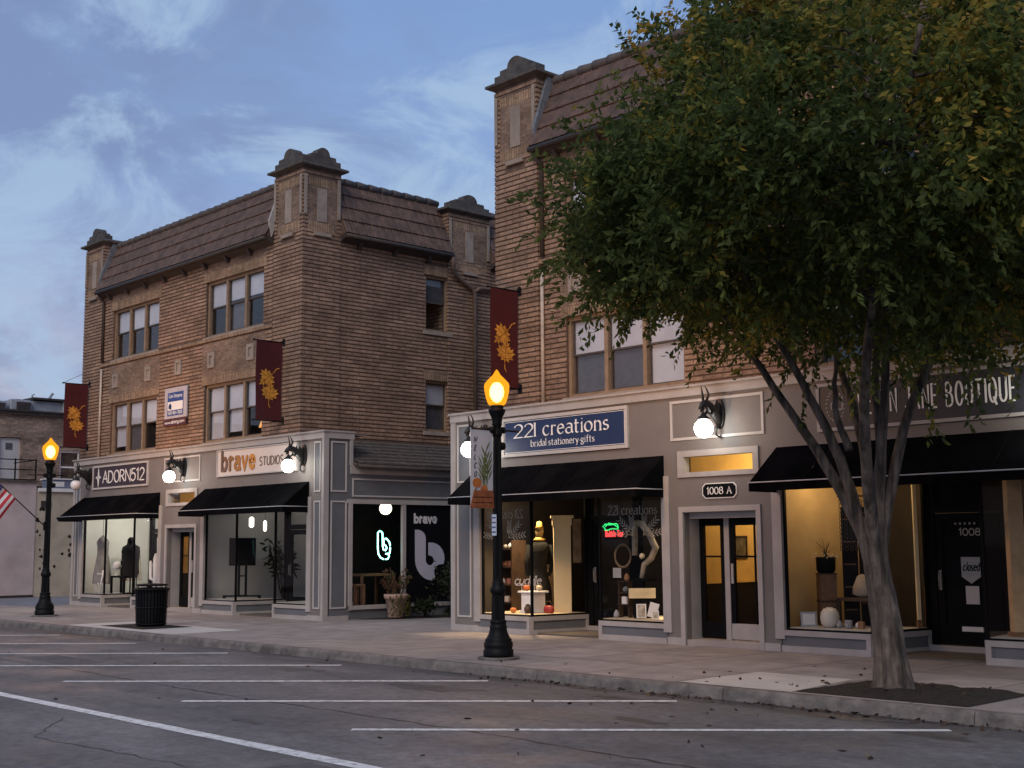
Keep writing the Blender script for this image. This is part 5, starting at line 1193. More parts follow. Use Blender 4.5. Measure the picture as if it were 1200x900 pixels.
def leafmat(name, col):
    mt, nt, out = newmat(name); N, L = nt.nodes, nt.links
    b = N.new('ShaderNodeBsdfPrincipled'); b.inputs['Roughness'].default_value = 0.6; b.inputs['Specular IOR Level'].default_value = 0.14
    g = N.new('ShaderNodeNewGeometry'); r_ = N.new('ShaderNodeMapRange'); r_.inputs['To Min'].default_value = 0.65; r_.inputs['To Max'].default_value = 1.35
    L.new(g.outputs['Random Per Island'], r_.inputs['Value'])
    m_ = N.new('ShaderNodeVectorMath'); m_.operation = 'SCALE'; m_.inputs[0].default_value = col; L.new(r_.outputs[0], m_.inputs['Scale']); L.new(m_.outputs[0], b.inputs['Base Color'])
    t = N.new('ShaderNodeBsdfTranslucent'); L.new(m_.outputs[0], t.inputs['Color'])
    mx = N.new('ShaderNodeMixShader'); mx.inputs['Fac'].default_value = 0.5; L.new(b.outputs[0], mx.inputs[1]); L.new(t.outputs[0], mx.inputs[2]); L.new(mx.outputs[0], out.inputs['Surface'])
    return mt
LM = [leafmat('dark_green_leaf', (0.064,0.088,0.027)), leafmat('green_leaf', (0.112,0.138,0.034)), leafmat('olive_leaf', (0.195,0.168,0.032)), leafmat('golden_leaf', (0.30,0.195,0.035))]

def barkmat():
    mt = pmat('furrowed_bark', (0.085,0.067,0.058), 0.9, 0.35, 8, 0, stain=0.5, stain_scale=3)
    nt = mt.node_tree; N, L = nt.nodes, nt.links
    b = next(n for n in N if n.type == 'BSDF_PRINCIPLED'); t = next(n for n in N if n.type == 'TEX_COORD')
    mp_ = N.new('ShaderNodeMapping'); mp_.inputs['Scale'].default_value = (13, 13, 1.3); L.new(t.outputs['Object'], mp_.inputs['Vector'])
    nz = N.new('ShaderNodeTexNoise'); nz.inputs['Scale'].default_value = 1.0; nz.inputs['Detail'].default_value = 7; L.new(mp_.outputs[0], nz.inputs['Vector'])
    src = b.inputs['Base Color'].links[0].from_socket; rr_ = N.new('ShaderNodeMapRange'); rr_.inputs['From Min'].default_value = 0.35; rr_.inputs['From Max'].default_value = 0.65; rr_.inputs['To Min'].default_value = 0.28; rr_.inputs['To Max'].default_value = 1.55; L.new(nz.outputs['Fac'], rr_.inputs['Value'])
    sc2 = N.new('ShaderNodeVectorMath'); sc2.operation = 'SCALE'; L.new(src, sc2.inputs[0]); L.new(rr_.outputs[0], sc2.inputs['Scale']); L.new(sc2.outputs[0], b.inputs['Base Color'])
    bp = N.new('ShaderNodeBump'); bp.inputs['Strength'].default_value = 1.0; bp.inputs['Distance'].default_value = 0.05; L.new(nz.outputs['Fac'], bp.inputs['Height']); L.new(bp.outputs[0], b.inputs['Normal'])
    return mt
M['bark'] = barkmat()
TX, TY = 11.79, -3.70
tree = thing('street_tree', (TX, TY, 0), 'broad street tree with dark green and yellowing leaves at the pavement edge', 'tree')
def limb(mb, pts, r0, r1, n=10, wob=0.0, seed=0):
    rr = random.Random(seed); P = [Vector(p) for p in pts]; out = []
    for i in range(len(P)-1):
        p0, p1, p2, p3 = P[max(i-1,0)], P[i], P[i+1], P[min(i+2,len(P)-1)]
        for k in range(5):
            t = k/5; q = 0.5*((2*p1)+(p2-p0)*t+(2*p0-5*p1+4*p2-p3)*t*t+(3*p1-p0-3*p2+p3)*t**3)
            out.append(q+Vector((rr.uniform(-wob,wob), rr.uniform(-wob,wob), 0)))
    out.append(P[-1]); m_ = len(out)
    mb.tube(out, [(r0+(r1-r0)*(i/(m_-1))**0.9)*(1+0.25*math.exp(-max(0,q.z)*6)*(n > 10)) for i, q in enumerate(out)], n); return out
tb = MB()
# fluted trunk with buttressed foot
nseg, nr = 96, 30; vs = []
for i in range(nr+1):
    z = 1.95*i/nr; h = i/nr
    base = 0.095+0.070*math.exp(-z*4.2)
    cx, cy = TX-0.20*h-0.05*math.sin(h*3), TY+0.06*h
    for k in range(nseg):
        a = 2*math.pi*k/nseg
        fl_ = 1+0.13*math.sin(3*a+0.6+h*0.5)+0.07*math.sin(5*a+1.3-h*0.8)+0.07*math.sin(9*a+2.0+h*1.5)+0.035*math.sin(17*a-h*2)+0.025*math.sin(29*a+h*3)+0.10*math.exp(-z*3)*math.sin(6*a+0.3)
        vs.append((cx+base*fl_*math.cos(a)*(1+0.1*h), cy+base*fl_*math.sin(a), z-0.02))
tb.add(vs, [(i*nseg+k, i*nseg+(k+1) % nseg, (i+1)*nseg+(k+1) % nseg, (i+1)*nseg+k) for i in range(nr) for k in range(nseg)], 0, True)
FK = Vector((TX-0.24, TY+0.06, 1.95))
def V3(dx, dy, z): return (TX+dx, TY+dy, z)
limbs = [
 ([V3(-0.27,0.05,1.55),V3(-0.75,0.0,2.55),V3(-1.22,-0.1,3.3),V3(-1.9,-0.3,4.4),V3(-2.7,-0.6,5.4)], 0.082, 0.028),
 ([V3(-0.25,0.03,1.6),V3(-0.50,-0.1,2.6),V3(-0.78,-0.25,3.35),V3(-1.2,-0.7,4.6),V3(-1.6,-1.2,6.2)], 0.085, 0.028),
 ([V3(-0.20,0.10,1.6),V3(-0.20,0.30,2.7),V3(-0.36,0.5,3.5),V3(-0.5,1.0,4.9),V3(-0.9,1.6,6.6)], 0.09, 0.028),
 ([V3(-0.18,0.03,1.55),V3(0.0,-0.05,2.6),V3(0.12,-0.1,3.4),V3(0.3,-0.3,5.0),V3(0.3,-0.4,7.6)], 0.095, 0.03),
 ([V3(-0.17,0.05,1.6),V3(0.12,0.10,2.6),V3(0.38,0.2,3.4),V3(1.1,0.4,4.7),V3(2.2,0.6,6.2)], 0.075, 0.025),
 ([V3(-0.19,0.0,1.6),V3(0.08,-0.5,2.8),V3(0.5,-1.0,3.9),V3(1.3,-1.8,5.2),V3(2.0,-2.4,6.4)], 0.068, 0.025),
 ([V3(-0.22,0.1,2.3),V3(-0.62,0.5,3.1),V3(-1.2,1.0,4.0),V3(-2.0,1.5,5.2)], 0.07, 0.03),
 ([V3(-0.36,-0.1,2.7),V3(-0.55,-0.05,3.2),V3(-0.62,0.1,3.9)], 0.05, 0.02),
]
ends = []
for i, (p, r0, r1) in enumerate(limbs):
    if i < 6:
        # each limb grows out of its own rib of the trunk, rooted at the ground
        dxy = Vector((p[2][0]-TX+0.2, p[2][1]-TY-0.05, 0)).normalized()
        def rib(off, z, lean): return (TX-0.22*lean+dxy.x*off, TY+0.05*lean+dxy.y*off, z)
        o_ = limb(tb, [rib(0.125,-0.05,0), rib(0.09,0.30,0.05), rib(0.075,0.95,0.4), rib(0.085,1.6,0.85)]+p[1:], 0.115, 0.024, 14, 0.006, i); ends += o_[20:]
    else:
        o_ = limb(tb, p, r0, r1, 10, 0.012, i); ends += o_[8:]
rs = np.random.RandomState(8); rl = random.Random(8)
cen = np.array([TX-0.15, TY+0.1, 6.0])
def zlow(r): return 3.86+1.0*(r/3.15)**1.7
def zhigh(r): return 5.55+3.5*max(0.0, 1-(r/3.3)**1.5)
tips = []
while len(tips) < 560:
    a = rl.uniform(0, 2*math.pi); r = 3.15*math.sqrt(rl.random()); u = rl.random()
    y_ = TY+r*math.sin(a)
    if y_ > -0.75: continue
    z = zlow(r)+(zhigh(r)-zlow(r))*u
    edge = max(r/3.15, abs(u-0.5)*2)
    if rl.random() > 0.35+0.65*edge**2: continue
    tips.append(Vector((TX+0.02+r*math.cos(a), y_, z)))
TP, TD, TE = [], [], []
for i, tp in enumerate(tips):
    src = min(ends, key=lambda e: (e-tp).length+max(0, e.z-tp.z)*1.2)
    mid = (src+tp)/2+Vector((rl.uniform(-.2,.2), rl.uniform(-.2,.2), 0.15))
    path = [src, mid, tp]
    if i % 2 == 0 or tp.z < 4.6: tb.tube(path, [0.022, 0.014, 0.005], 5)
    # sprays of leaves: short twigs fanning out from the tip
    out = Vector((tp.x-cen[0], tp.y-cen[1], (tp.z-5.2)*0.8)).normalized()
    big = rl.uniform(0.6, 1.2); tone = rl.gauss(0, 0.24)
    for k in range(rl.randint(12, 15)):
        d = (out*rl.uniform(0.1,1.0)+Vector((rl.gauss(0,.75), rl.gauss(0,.75), rl.gauss(0.05,.55)))).normalized()
        L_ = rl.uniform(0.45, 0.85)*big; st_ = tp+Vector((rl.gauss(0,.22), rl.gauss(0,.22), rl.gauss(0,.2)))*big
        nl = int(L_*34)
        for q in range(nl):
            t = (q+0.5)/nl; p = st_+d*(L_*t)+Vector((0,0,-0.22*L_*t*t))
            if p.y > -0.3: continue
            side = Vector((rl.gauss(0,1), rl.gauss(0,1), rl.gauss(0,1))); side = (side-d*side.dot(d)).normalized()
            TP.append(p); TD.append(d*0.6+side*(1.0 if q % 2 else -1.0)*0.8+Vector((0,0,-0.35))); TE.append(tone+0.16*(t-0.5))
# a few upright shoots standing proud of the crown
for (lx_, ly_, lz_, hh) in ((1.55,-2.9,6.3,1.2),(2.5,-2.2,6.5,1.2),(2.8,-1.9,5.9,0.8),(2.95,-1.5,4.9,1.2),(1.9,-2.8,5.3,0.9),(0.6,-3.1,5.0,0.8),(-0.8,-3.2,5.0,0.7),(3.1,-1.3,5.9,1.0),(2.3,-2.6,4.6,0.9),(0.2,-3.1,6.0,0.9)):
    b0 = Vector((TX+lx_*1.16, TY+ly_*1.16, lz_)); d = Vector((rl.uniform(-.15,.2), rl.uniform(-.1,.1), 1)).normalized()
    for sub in range(4):
        o_ = Vector((rl.gauss(0,.05), rl.gauss(0,.05), 0))
        for q in range(int(hh*22)):
            p = b0+o_+d*(hh*q/(hh*22)); side = Vector((rl.gauss(0,1), rl.gauss(0,1), 0)).normalized()
            TP.append(p); TD.append(side+Vector((0,0,-0.55))); TE.append(rl.uniform(0.15,0.6))
TP = np.array([tuple(p) for p in TP]); TD = np.array([tuple(d) for d in TD]); n = len(TP)
# autumn colour arrives from the top and the right side
lat = (TP[:,0]-TX)*0.686+(TP[:,1]-TY)*0.728
f = 0.40*(TP[:,2]-5.6)/3.0+0.40*lat/3.6+0.30*np.sin(TP[:,0]*1.7+1.0)*np.sin(TP[:,1]*1.9+TP[:,2]*1.5)+0.16*rs.normal(size=n)+np.array(TE)+0.09
mi = np.digitize(f, [0.02, 0.30, 0.58])
leaf_cloud('crown', TP, TD, rs.uniform(0.070,0.135,n), rs.uniform(0.036,0.060,n), LM, mi, tree)
tb.build('trunk', M['bark'], tree)

# ---------------------------------------------------------------- fallen leaves
k = 260; P_ = []; 
for i in range(k):
    if i < 170: p = (TX+rl.gauss(-0.5,2.6), KY-0.05-abs(rl.gauss(0,0.11)), -0.12)
    elif i < 200: p = (TX+rl.gauss(-1,3.4), KY-0.2-abs(rl.gauss(0,1.6)), -0.12)
    elif i < 235: p = (TX+rl.gauss(-1,2.4), -4.3+abs(rl.gauss(0,1.1)), 0.012)
    else: p = (rl.uniform(-6,14), rl.uniform(-10,-4.8), -0.12)
    if p[2] > 0 and p[1] > -0.1: p = (p[0], -1.0, p[2])
    if 10.9 < p[0] < 13.0 and -4.4 < p[1] < -2.9: p = (p[0], p[1], 0.075)
    P_.append(p)
P_ = np.array(P_); D_ = rs.normal(size=(k,3))*np.array([1,1,0.12])
tag(leaf_cloud('leaf_litter', P_, D_, rs.uniform(0.05,0.10,k), rs.uniform(0.03,0.055,k), [pmat('dry_leaf', (0.045,0.028,0.02), 0.8, 0.4, 20, 0), LM[3]], (rs.rand(k) > 0.97).astype(int), None), kind='stuff')

# ---------------------------------------------------------------- planter and shrubs by the annex
T = thing('planter', (-4.02,1.72,0.02), 'tapered pale clay planter with a straggly drying plant beside the annex window', 'planter'); c = (-4.02,1.72,0.02)
b = MB(); b.lathe([(0.17,0.0),(0.18,0.02),(0.245,0.42),(0.275,0.43),(0.285,0.52),(0.27,0.535),(0.245,0.53),(0.235,0.47),(0.01,0.46)], c, 24); b.build('pot', pmat('weathered_clay', (0.34,0.235,0.20), 0.85, 0.2, 7, 0.2, 50, stain=0.5, stain_scale=4, stain_col=(0.18,0.15,0.12)), T)
b = MB(); PP, DD = [], []
for i in range(15):
    a = rl.uniform(0, 6.28); h_ = rl.uniform(0.3, 0.72); l_ = rl.uniform(0.05, 0.32)
    p0 = Vector((c[0]+0.1*math.cos(a), c[1]+0.1*math.sin(a), 0.48)); p1 = p0+Vector((l_*math.cos(a)*0.5, l_*math.sin(a)*0.5, h_*0.6)); p2 = p0+Vector((l_*math.cos(a), l_*math.sin(a), h_))
    b.tube([p0,p1,p2], [0.008,0.006,0.003], 5)
    for q in range(16):
        t = rl.uniform(0.35, 1.0); p = p0.lerp(p1, t*2) if t < 0.5 else p1.lerp(p2, t*2-1); PP.append(tuple(p)); DD.append((rl.gauss(0,1), rl.gauss(0,1), rl.gauss(-0.3,.6)))
for i in range(150):
    a = rl.uniform(-1.2, 1.8); PP.append((c[0]+0.27*math.cos(a), c[1]+0.27*math.sin(a), rl.uniform(0.1,0.56))); DD.append((math.cos(a), math.sin(a), -0.8))
b.build('stems', pmat('dry_stem', (0.12,0.07,0.045), 0.9, 0.3, 9, 0), T)
dl = [leafmat('dry_russet_leaf', (0.13,0.065,0.04)), leafmat('trailing_leaf', (0.09,0.085,0.025)), LM[0]]
leaf_cloud('foliage', np.array(PP), np.array(DD), rs.uniform(0.06,0.12,len(PP)), rs.uniform(0.03,0.06,len(PP)), dl, np.where(np.arange(len(PP)) < 240, rs.choice([0,0,2], len(PP)), 1), T)
SH = leafmat('dark_shrub_leaf', (0.028,0.038,0.018))
def shrub(x, y, r, h, n_, label, mats_):
    T = thing('shrub', (x,y,0.01), label, 'shrub', 'shrubs in the annex bed'); b = MB(); PP, DD = [], []
    for i in range(12):
        a = rl.uniform(0,6.28); e = Vector((x+r*0.8*math.cos(a)*rl.random(), y+r*0.8*math.sin(a)*rl.random(), h*rl.uniform(0.5,1))); b.tube([(x,y,0.0), tuple((Vector((x,y,0))+e)/2+Vector((0,0,0.05))), tuple(e)], [0.012,0.008,0.003], 5)
        for q in range(n_//12):
            p = e+Vector((rl.gauss(0,.3)*r, rl.gauss(0,.3)*r, rl.gauss(0,.15)*h)); p.z = max(0.04, p.z); PP.append(tuple(p)); DD.append((rl.gauss(0,1), rl.gauss(0,1), rl.gauss(0,.7)))
    b.build('stems', M['bark'], T)
    leaf_cloud('foliage', np.array(PP), np.array(DD), rs.uniform(0.07,0.13,len(PP)), rs.uniform(0.04,0.07,len(PP)), mats_, rs.randint(0, len(mats_), len(PP)), T)
shrub(-3.85, 3.50, 0.48, 1.25, 1000, 'tall grey green shrub in front of the black window with the big letter', [leafmat('grey_green_leaf', (0.085,0.095,0.075)), SH, SH])
shrub(-3.85, 2.45, 0.30, 0.36, 420, 'low dark shrub between the planter and the tall shrub', [SH])
shrub(-3.45, 3.0, 0.22, 0.22, 260, 'smallest low plant at the front of the annex bed', [SH])
# ---------------------------------------------------------------- neighbouring buildings across the lot
M['pinkrender'] = pmat('pale_pink_render', (0.50,0.425,0.435), 0.9, 0.12, 0.8, 0.15, 40, stain=0.45, stain_scale=0.9, stain_col=(0.30,0.24,0.23))
M['creamwall'] = pmat('cream_painted_masonry', (0.46,0.40,0.33), 0.9, 0.12, 1.5, 0.3, 30, stain=0.35, stain_scale=1.6)
T = thing('rendered_building', (-29,-5,0), 'low windowless pale pink rendered building at the far left edge', 'building')
b = MB(); b.box(-34,-24,-14,1.62,0,3.92); b.build('wall', M['pinkrender'], T)
b = MB(); b.box(-34,-23.93,-14,1.66,3.92,3.99); b.build('roof_deck', M['shingle'], T)
b = MB(); b.box(-24,-23.97,-14,1.62,0.0,0.09); b.build('base_band', M['gutter'], T)
T = thing('cream_building', (-29,6,0), 'cream wall with flaking dark patches between the pink wall and the brick building', 'building')
b = MB(); b.box(-34,-24.02,1.63,12,0,3.62); wl_ = b.build('wall', M['creamwall'], T)
b = MB(); b.box(-34,-23.95,1.68,12,3.62,3.74); b.build('coping', M['white'], T)
b = MB(); rr = random.Random(4)
for i in range(30):
    y_, z_ = (rr.gauss(1.95,0.12) if i < 18 else rr.uniform(2.3,4.2)), rr.uniform(0.5,3.3); s_ = rr.uniform(0.02,0.075)
    if y_ < 1.66: continue
    pts = [(y_+s_*rr.uniform(0.5,1.3)*math.cos(2*math.pi*k/9), z_+s_*rr.uniform(0.5,1.4)*math.sin(2*math.pi*k/9)) for k in range(9)]
    b = MB(); b.prism(pts, SIDE(-24.02), -0.004, 0.0); b.build('flaked_patch', M['mulch'], T)
b = MB(); b.box(-24.02,-23.99,1.8,2.15,3.05,3.3); b.build('vent', M['gutter'], T)
T = thing('back_building', (-33,0,3.9), 'two storey tan brick building with a flat roof set back behind the pink wall', 'building')
PBK = SIDE(-26)
M['oldbrick'] = brickmat('old_tan_brick', (0.34,0.24,0.185), (0.21,0.145,0.115), (0.20,0.17,0.15), 0.22, 0.078, 0, ms=0.01, var=0.35)
b = MB(); b.holed(PBK, 0.3, -14, 10, 3.9, 6.45, [(1.05,1.82,3.9,5.62),(3.30,4.02,4.03,5.2)]); b.box(-40,-26.3,-14,10,3.9,6.3); b.build('wall', M['oldbrick'], T)
b = MB(); b.box(-40,-25.9,-14,10,6.45,6.56); b.box(-40,-25.86,-14,10,6.56,6.62); b.build('roof_edge', M['gutter'], T)
b = MB(); b.prism([(1.05,3.95),(1.82,3.95),(1.82,5.6),(1.05,5.6)], PBK, 0.08, 0.14); d = b.build('door', pmat('pale_grey_door', (0.46,0.45,0.47), 0.5, 0.08, 3, 0), T)
b = MB(); b.prism([(1.30,5.18),(1.55,5.18),(1.55,5.42),(1.30,5.42)], PBK, 0.072, 0.079); b.build('door_light', M['screen'], d)
b = MB(); moulding(b, PBK, 3.28, 4.04, 4.02, 5.22, 0.06, 0.02, 0.06); rect(b, PBK, 3.34, 3.98, 4.6, 4.65, 0.05, 0.08); w_ = b.build('window', M['white'], T)
b = MB(); rect(b, PBK, 3.34, 3.98, 4.08, 5.16, 0.09, 0.10); b.build('pane', M['glass'], w_)
T = thing('roof_railing', (-24.1,-6,3.99), 'thin black steel railing along the edge of the pink building roof', 'railing')
b = MB()
for z in (4.02, 4.36, 4.70): b.tube([(-24.08,-14,z),(-24.08,1.60,z)], 0.018, 6)
b.tube([(-24.08,1.60,4.02),(-26,1.60,4.02)], 0.018, 6); b.tube([(-24.08,1.60,4.70),(-26,1.60,4.70)], 0.018, 6); b.build('rail', M['blackmetal'], T)
y_ = 1.60
while y_ > -6: 
    p = MB(); p.box(-24.10,-24.06,y_-0.02,y_+0.02,3.99,4.74); p.build('post', M['blackmetal'], T); y_ -= 0.72
M['galv'] = pmat('weathered_galvanised', (0.27,0.29,0.33), 0.5, 0.25, 4, 0.1, 20, stain=0.4, stain_scale=3)
def ac(y0, y1, z1, label):
    T = thing('rooftop_unit', (-28,(y0+y1)/2,6.5), label, 'air conditioner', 'rooftop air conditioners')
    b = MB(); b.bbox(-28.5,-27.4,y0,y1,6.55,z1,0.03); b.build('casing', M['galv'], T)
    b = MB(); rect(b, SIDE(-27.4), y0+0.22, y1-0.05, 6.66, z1-0.08, -0.012, 0.0); g = b.build('grille', M['gutter'], T)
    b = MB(); b.lathe([(0.24,0),(0.24,0.05),(0.20,0.06)], (-27.95,(y0+y1)/2,z1), 18); b.build('fan', M['gutter'], T)
    b = MB(); b.box(-28.5,-27.4,y0+0.05,y0+0.15,6.3,6.55); b.box(-28.5,-27.4,y1-0.15,y1-0.05,6.3,6.55); b.build('feet', M['gutter'], T)
ac(1.20,1.80,7.08,'leftmost grey rooftop unit on the back building'); ac(1.95,2.75,7.16,'middle grey rooftop unit with the widest dark grille'); 
T = thing('roof_duct', (-28,3.3,6.5), 'tall grey roof duct with a capped end right of the rooftop units', 'duct')
b = MB(); b.box(-28.6,-27.6,2.85,4.0,6.4,7.18); b.bbox(-28.7,-27.5,4.0,4.42,6.3,7.22,0.02); b.build('casing', M['galv'], T)
b = MB(); b.box(-28.7,-27.45,2.8,4.5,7.22,7.30); b.build('lid', M['gutter'], T)
b = MB(); b.tube([(-27.9,2.95,7.2),(-27.9,2.95,7.42),(-27.9,3.03,7.46)], 0.03, 6); b.tube([(-27.9,3.55,7.25),(-27.9,3.75,7.55)], 0.05, 6); b.build('vent_pipe', M['galv'], T)
T = thing('lot_box', (-23.6,2.4,3.74), 'small bluish metal cabinet on the white coping of the cream wall', 'cabinet')
b = MB(); b.bbox(-24.6,-24.0,2.05,2.85,3.742,4.05,0.02); b.build('casing', pmat('blue_grey_metal', (0.16,0.19,0.28), 0.5, 0.2, 5, 0), T)
b = MB(); b.box(-24.65,-23.97,2.0,2.9,4.05,4.09); b.box(-24.0,-23.985,2.2,2.6,3.80,3.97); b.build('lid', M['white'], T)

# ---------------------------------------------------------------- lights inside the shops, added fill among them
def lamp(name, kind, loc, energy, col, size=0.15, **k):
    l = bpy.data.lights.new(name, kind); l.energy = energy; l.color = col
    if kind == 'AREA': l.size = size
    else: l.shadow_soft_size = size
    for a, v in k.items(): setattr(l, a, v)
    o = bpy.data.objects.new(name, l); COL.objects.link(o); o.location = loc; return o
lamp('shop_and_fill_light', 'POINT', (-14.2,1.6,2.6), 110, (1.0,0.96,0.86), 0.25)
lamp('shop_and_fill_light', 'POINT', (-15.6,0.75,2.8), 45, (1.0,0.96,0.86), 0.2)  # added front fill so dress and bench are not silhouettes
lamp('shop_and_fill_light', 'POINT', (-8.9,1.7,2.55), 7, (1.0,0.96,0.90), 0.2)
lamp('shop_and_fill_light', 'SPOT', (1.35,0.75,2.75), 420, (1.0,0.72,0.38), 0.10, spot_size=R(95), spot_blend=0.6)
lamp('shop_and_fill_light', 'SPOT', (4.85,0.75,2.70), 480, (1.0,0.78,0.48), 0.08, spot_size=R(40), spot_blend=0.7).rotation_euler = (R(8),R(-4),0)
lamp('shop_and_fill_light', 'POINT', (0.95,0.9,2.45), 14, (1.0,0.74,0.42), 0.12)  # fill added to lighten the dark walls of the left gift window
lamp('shop_and_fill_light', 'POINT', (5.05,1.0,2.3), 9, (1.0,0.80,0.52), 0.12)  # added fill that brightens the right gift window
lamp('hall_light', 'POINT', (6.75,2.3,3.0), 70, (1.0,0.76,0.38), 0.15)
lamp('hall_light', 'POINT', (-10.8,2.3,3.0), 45, (1.0,0.76,0.42), 0.15)
lamp('shop_and_fill_light', 'POINT', (8.3,0.95,2.7), 24, (1.0,0.70,0.34), 0.15)
lamp('shop_and_fill_light', 'POINT', (11.9,1.5,2.6), 10, (1.0,0.70,0.36), 0.15)
lamp('shop_and_fill_light', 'POINT', (8.75,1.95,2.6), 14, (1.0,0.68,0.34), 0.15)  # added to brighten the tan wall deeper in the boutique

M['cloth_grey'] = pmat('grey_dress_cloth', (0.20,0.19,0.18), 0.9, 0.25, 9, 0.3, 90)
M['fur'] = pmat('black_fur', (0.010,0.010,0.011), 0.95, 0.4, 30, 0.9, 80, bdist=0.03)
M['darkwood'] = pmat('dark_wood', (0.055,0.032,0.020), 0.6, 0.3, 9, 0.1)
M['midwood'] = pmat('brown_wood', (0.20,0.105,0.055), 0.6, 0.3, 8, 0.1)
def bench(name, x0, x1, y0, y1, z0, zs, label, cat, m_, back=None, group=None):
    T = thing(name, ((x0+x1)/2,(y0+y1)/2,z0), label, cat, group)
    b = MB(); b.bbox(x0,x1,y0,y1,zs-0.05,zs,0.008); b.build('seat' if back else 'top', m_, T)
    for xx in (x0+0.03, x1-0.03):
        for yy in (y0+0.03, y1-0.03):
            p = MB(); p.box(xx-0.028,xx+0.028,yy-0.028,yy+0.028,z0,zs-0.05); p.build('leg', m_, T)
    if back:
        p = MB(); 
        for xx in (x0+0.03, (x0+x1)/2, x1-0.03): p.box(xx-0.02,xx+0.02,y1-0.05,y1-0.01,zs,back)
        p.box(x0,x1,y1-0.05,y1-0.01,back-0.06,back); p.box(x0,x1,y1-0.05,y1-0.01,(zs+back)/2-0.03,(zs+back)/2+0.01); p.build('backrest', m_, T)
    return T
DK = 0.363
# farthest shop window
T = thing('dress', (-16.15,0.36,1.0), 'long grey dress hanging from a thin line in the bright window', 'dress')
b = MB(); prof = [(0.34,0.62),(0.33,0.9),(0.27,1.25),(0.22,1.5),(0.23,1.7),(0.26,1.82),(0.18,1.93),(0.05,2.0)]
n_ = 28; vs = []
for r_, z in prof:
    for k in range(n_):
        a = 2*math.pi*k/n_; q = 1+0.14*math.sin(7*a+z)*(2.1-z); vs.append((-16.15+r_*q*math.cos(a), 0.36+r_*0.6*q*math.sin(a), z))
b.add(vs, [(i*n_+k, i*n_+(k+1)%n_, (i+1)*n_+(k+1)%n_, (i+1)*n_+k) for i in range(len(prof)-1) for k in range(n_)], 0, True); b.build('cloth', M['cloth_grey'], T)
b = MB(); b.tube([(-16.15,0.36,1.98),(-16.15,0.36,2.92)], 0.006, 5); b.tube([(-16.36,0.30,1.86),(-16.15,0.36,2.02),(-15.94,0.42,1.86)], 0.012, 6); b.build('hanger', M['black'], T)
T = thing('step_stool', (-16.0,0.22,DK), 'white wooden step ladder in front of the grey dress', 'step ladder')
for xx in (-16.18, -15.86):
    for yy in (0.16, 0.34):
        b = MB(); b.tube([(xx,yy,DK),(xx+0.02,0.25,1.02)], 0.018, 6); b.build('leg', M['white'], T)
for z in (0.62, 0.9): b = MB(); b.box(-16.18,-15.84,0.19,0.30,z,z+0.03); b.build('step', M['white'], T)
bench('display_bench', -15.62, -14.78, 0.36, 0.72, DK, 0.86, 'dark wooden bench frame holding the shaggy black coat', 'bench', M['black'], 1.28)
T = thing('coat', (-14.98,0.66,1.0), 'shaggy black fur coat on a stand in the bright window', 'coat')
b = MB(); prof = [(0.24,0.80),(0.28,0.95),(0.27,1.2),(0.29,1.4),(0.32,1.55),(0.27,1.68),(0.14,1.75),(0.12,1.82),(0.13,1.90),(0.05,1.96)]; vs = []
for r_, z in prof:
    for k in range(n_):
        a = 2*math.pi*k/n_; q = 1+rl.uniform(-.13,.13); vs.append((-14.98+r_*q*math.cos(a), 0.66+r_*0.75*q*math.sin(a), z))
b.add(vs, [(i*n_+k, i*n_+(k+1)%n_, (i+1)*n_+(k+1)%n_, (i+1)*n_+k) for i in range(len(prof)-1) for k in range(n_)], 0, True); b.build('body', M['fur'], T)
b = MB(); b.tube([(-14.98,0.66,DK),(-14.98,0.66,0.9)], 0.02, 6); b.lathe([(0.16,0),(0.15,0.02)], (-14.98,0.66,DK), 14); b.ball((-14.98,0.52,1.66), 0.045, 8); b.build('stand', M['black'], T)
T = thing('table_lamp', (-15.55,0.5,0.865), 'small white lamp on the dark bench in the bright window', 'lamp')
b = MB(); b.lathe([(0.07,0),(0.06,0.02),(0.02,0.05),(0.02,0.2)], (-15.50,0.5,0.865), 12); b.build('base', M['white'], T)
b = MB(); b.lathe([(0.10,0.18),(0.13,0.25),(0.10,0.36),(0.04,0.40)], (-15.50,0.5,0.865), 14); b.build('shade', M['white'], T)
T = thing('cactus_sculpture', (-12.95,0.38,DK), 'slim white cactus shaped stand by the far shop entrance', 'sculpture')
b = MB(); b.tube([(-12.95,0.38,DK),(-12.95,0.38,1.35),(-12.95,0.38,1.5)], [0.07,0.075,0.03], 9)
for s in (-1,1): b.tube([(-12.95,0.38,0.75),(-12.95+0.14*s*0.7,0.38+0.14*s*0.7,0.82),(-12.95+0.15*s*0.7,0.38+0.15*s*0.7,1.3)], [0.045,0.045,0.03], 8)
b.build('body', M['white'], T)
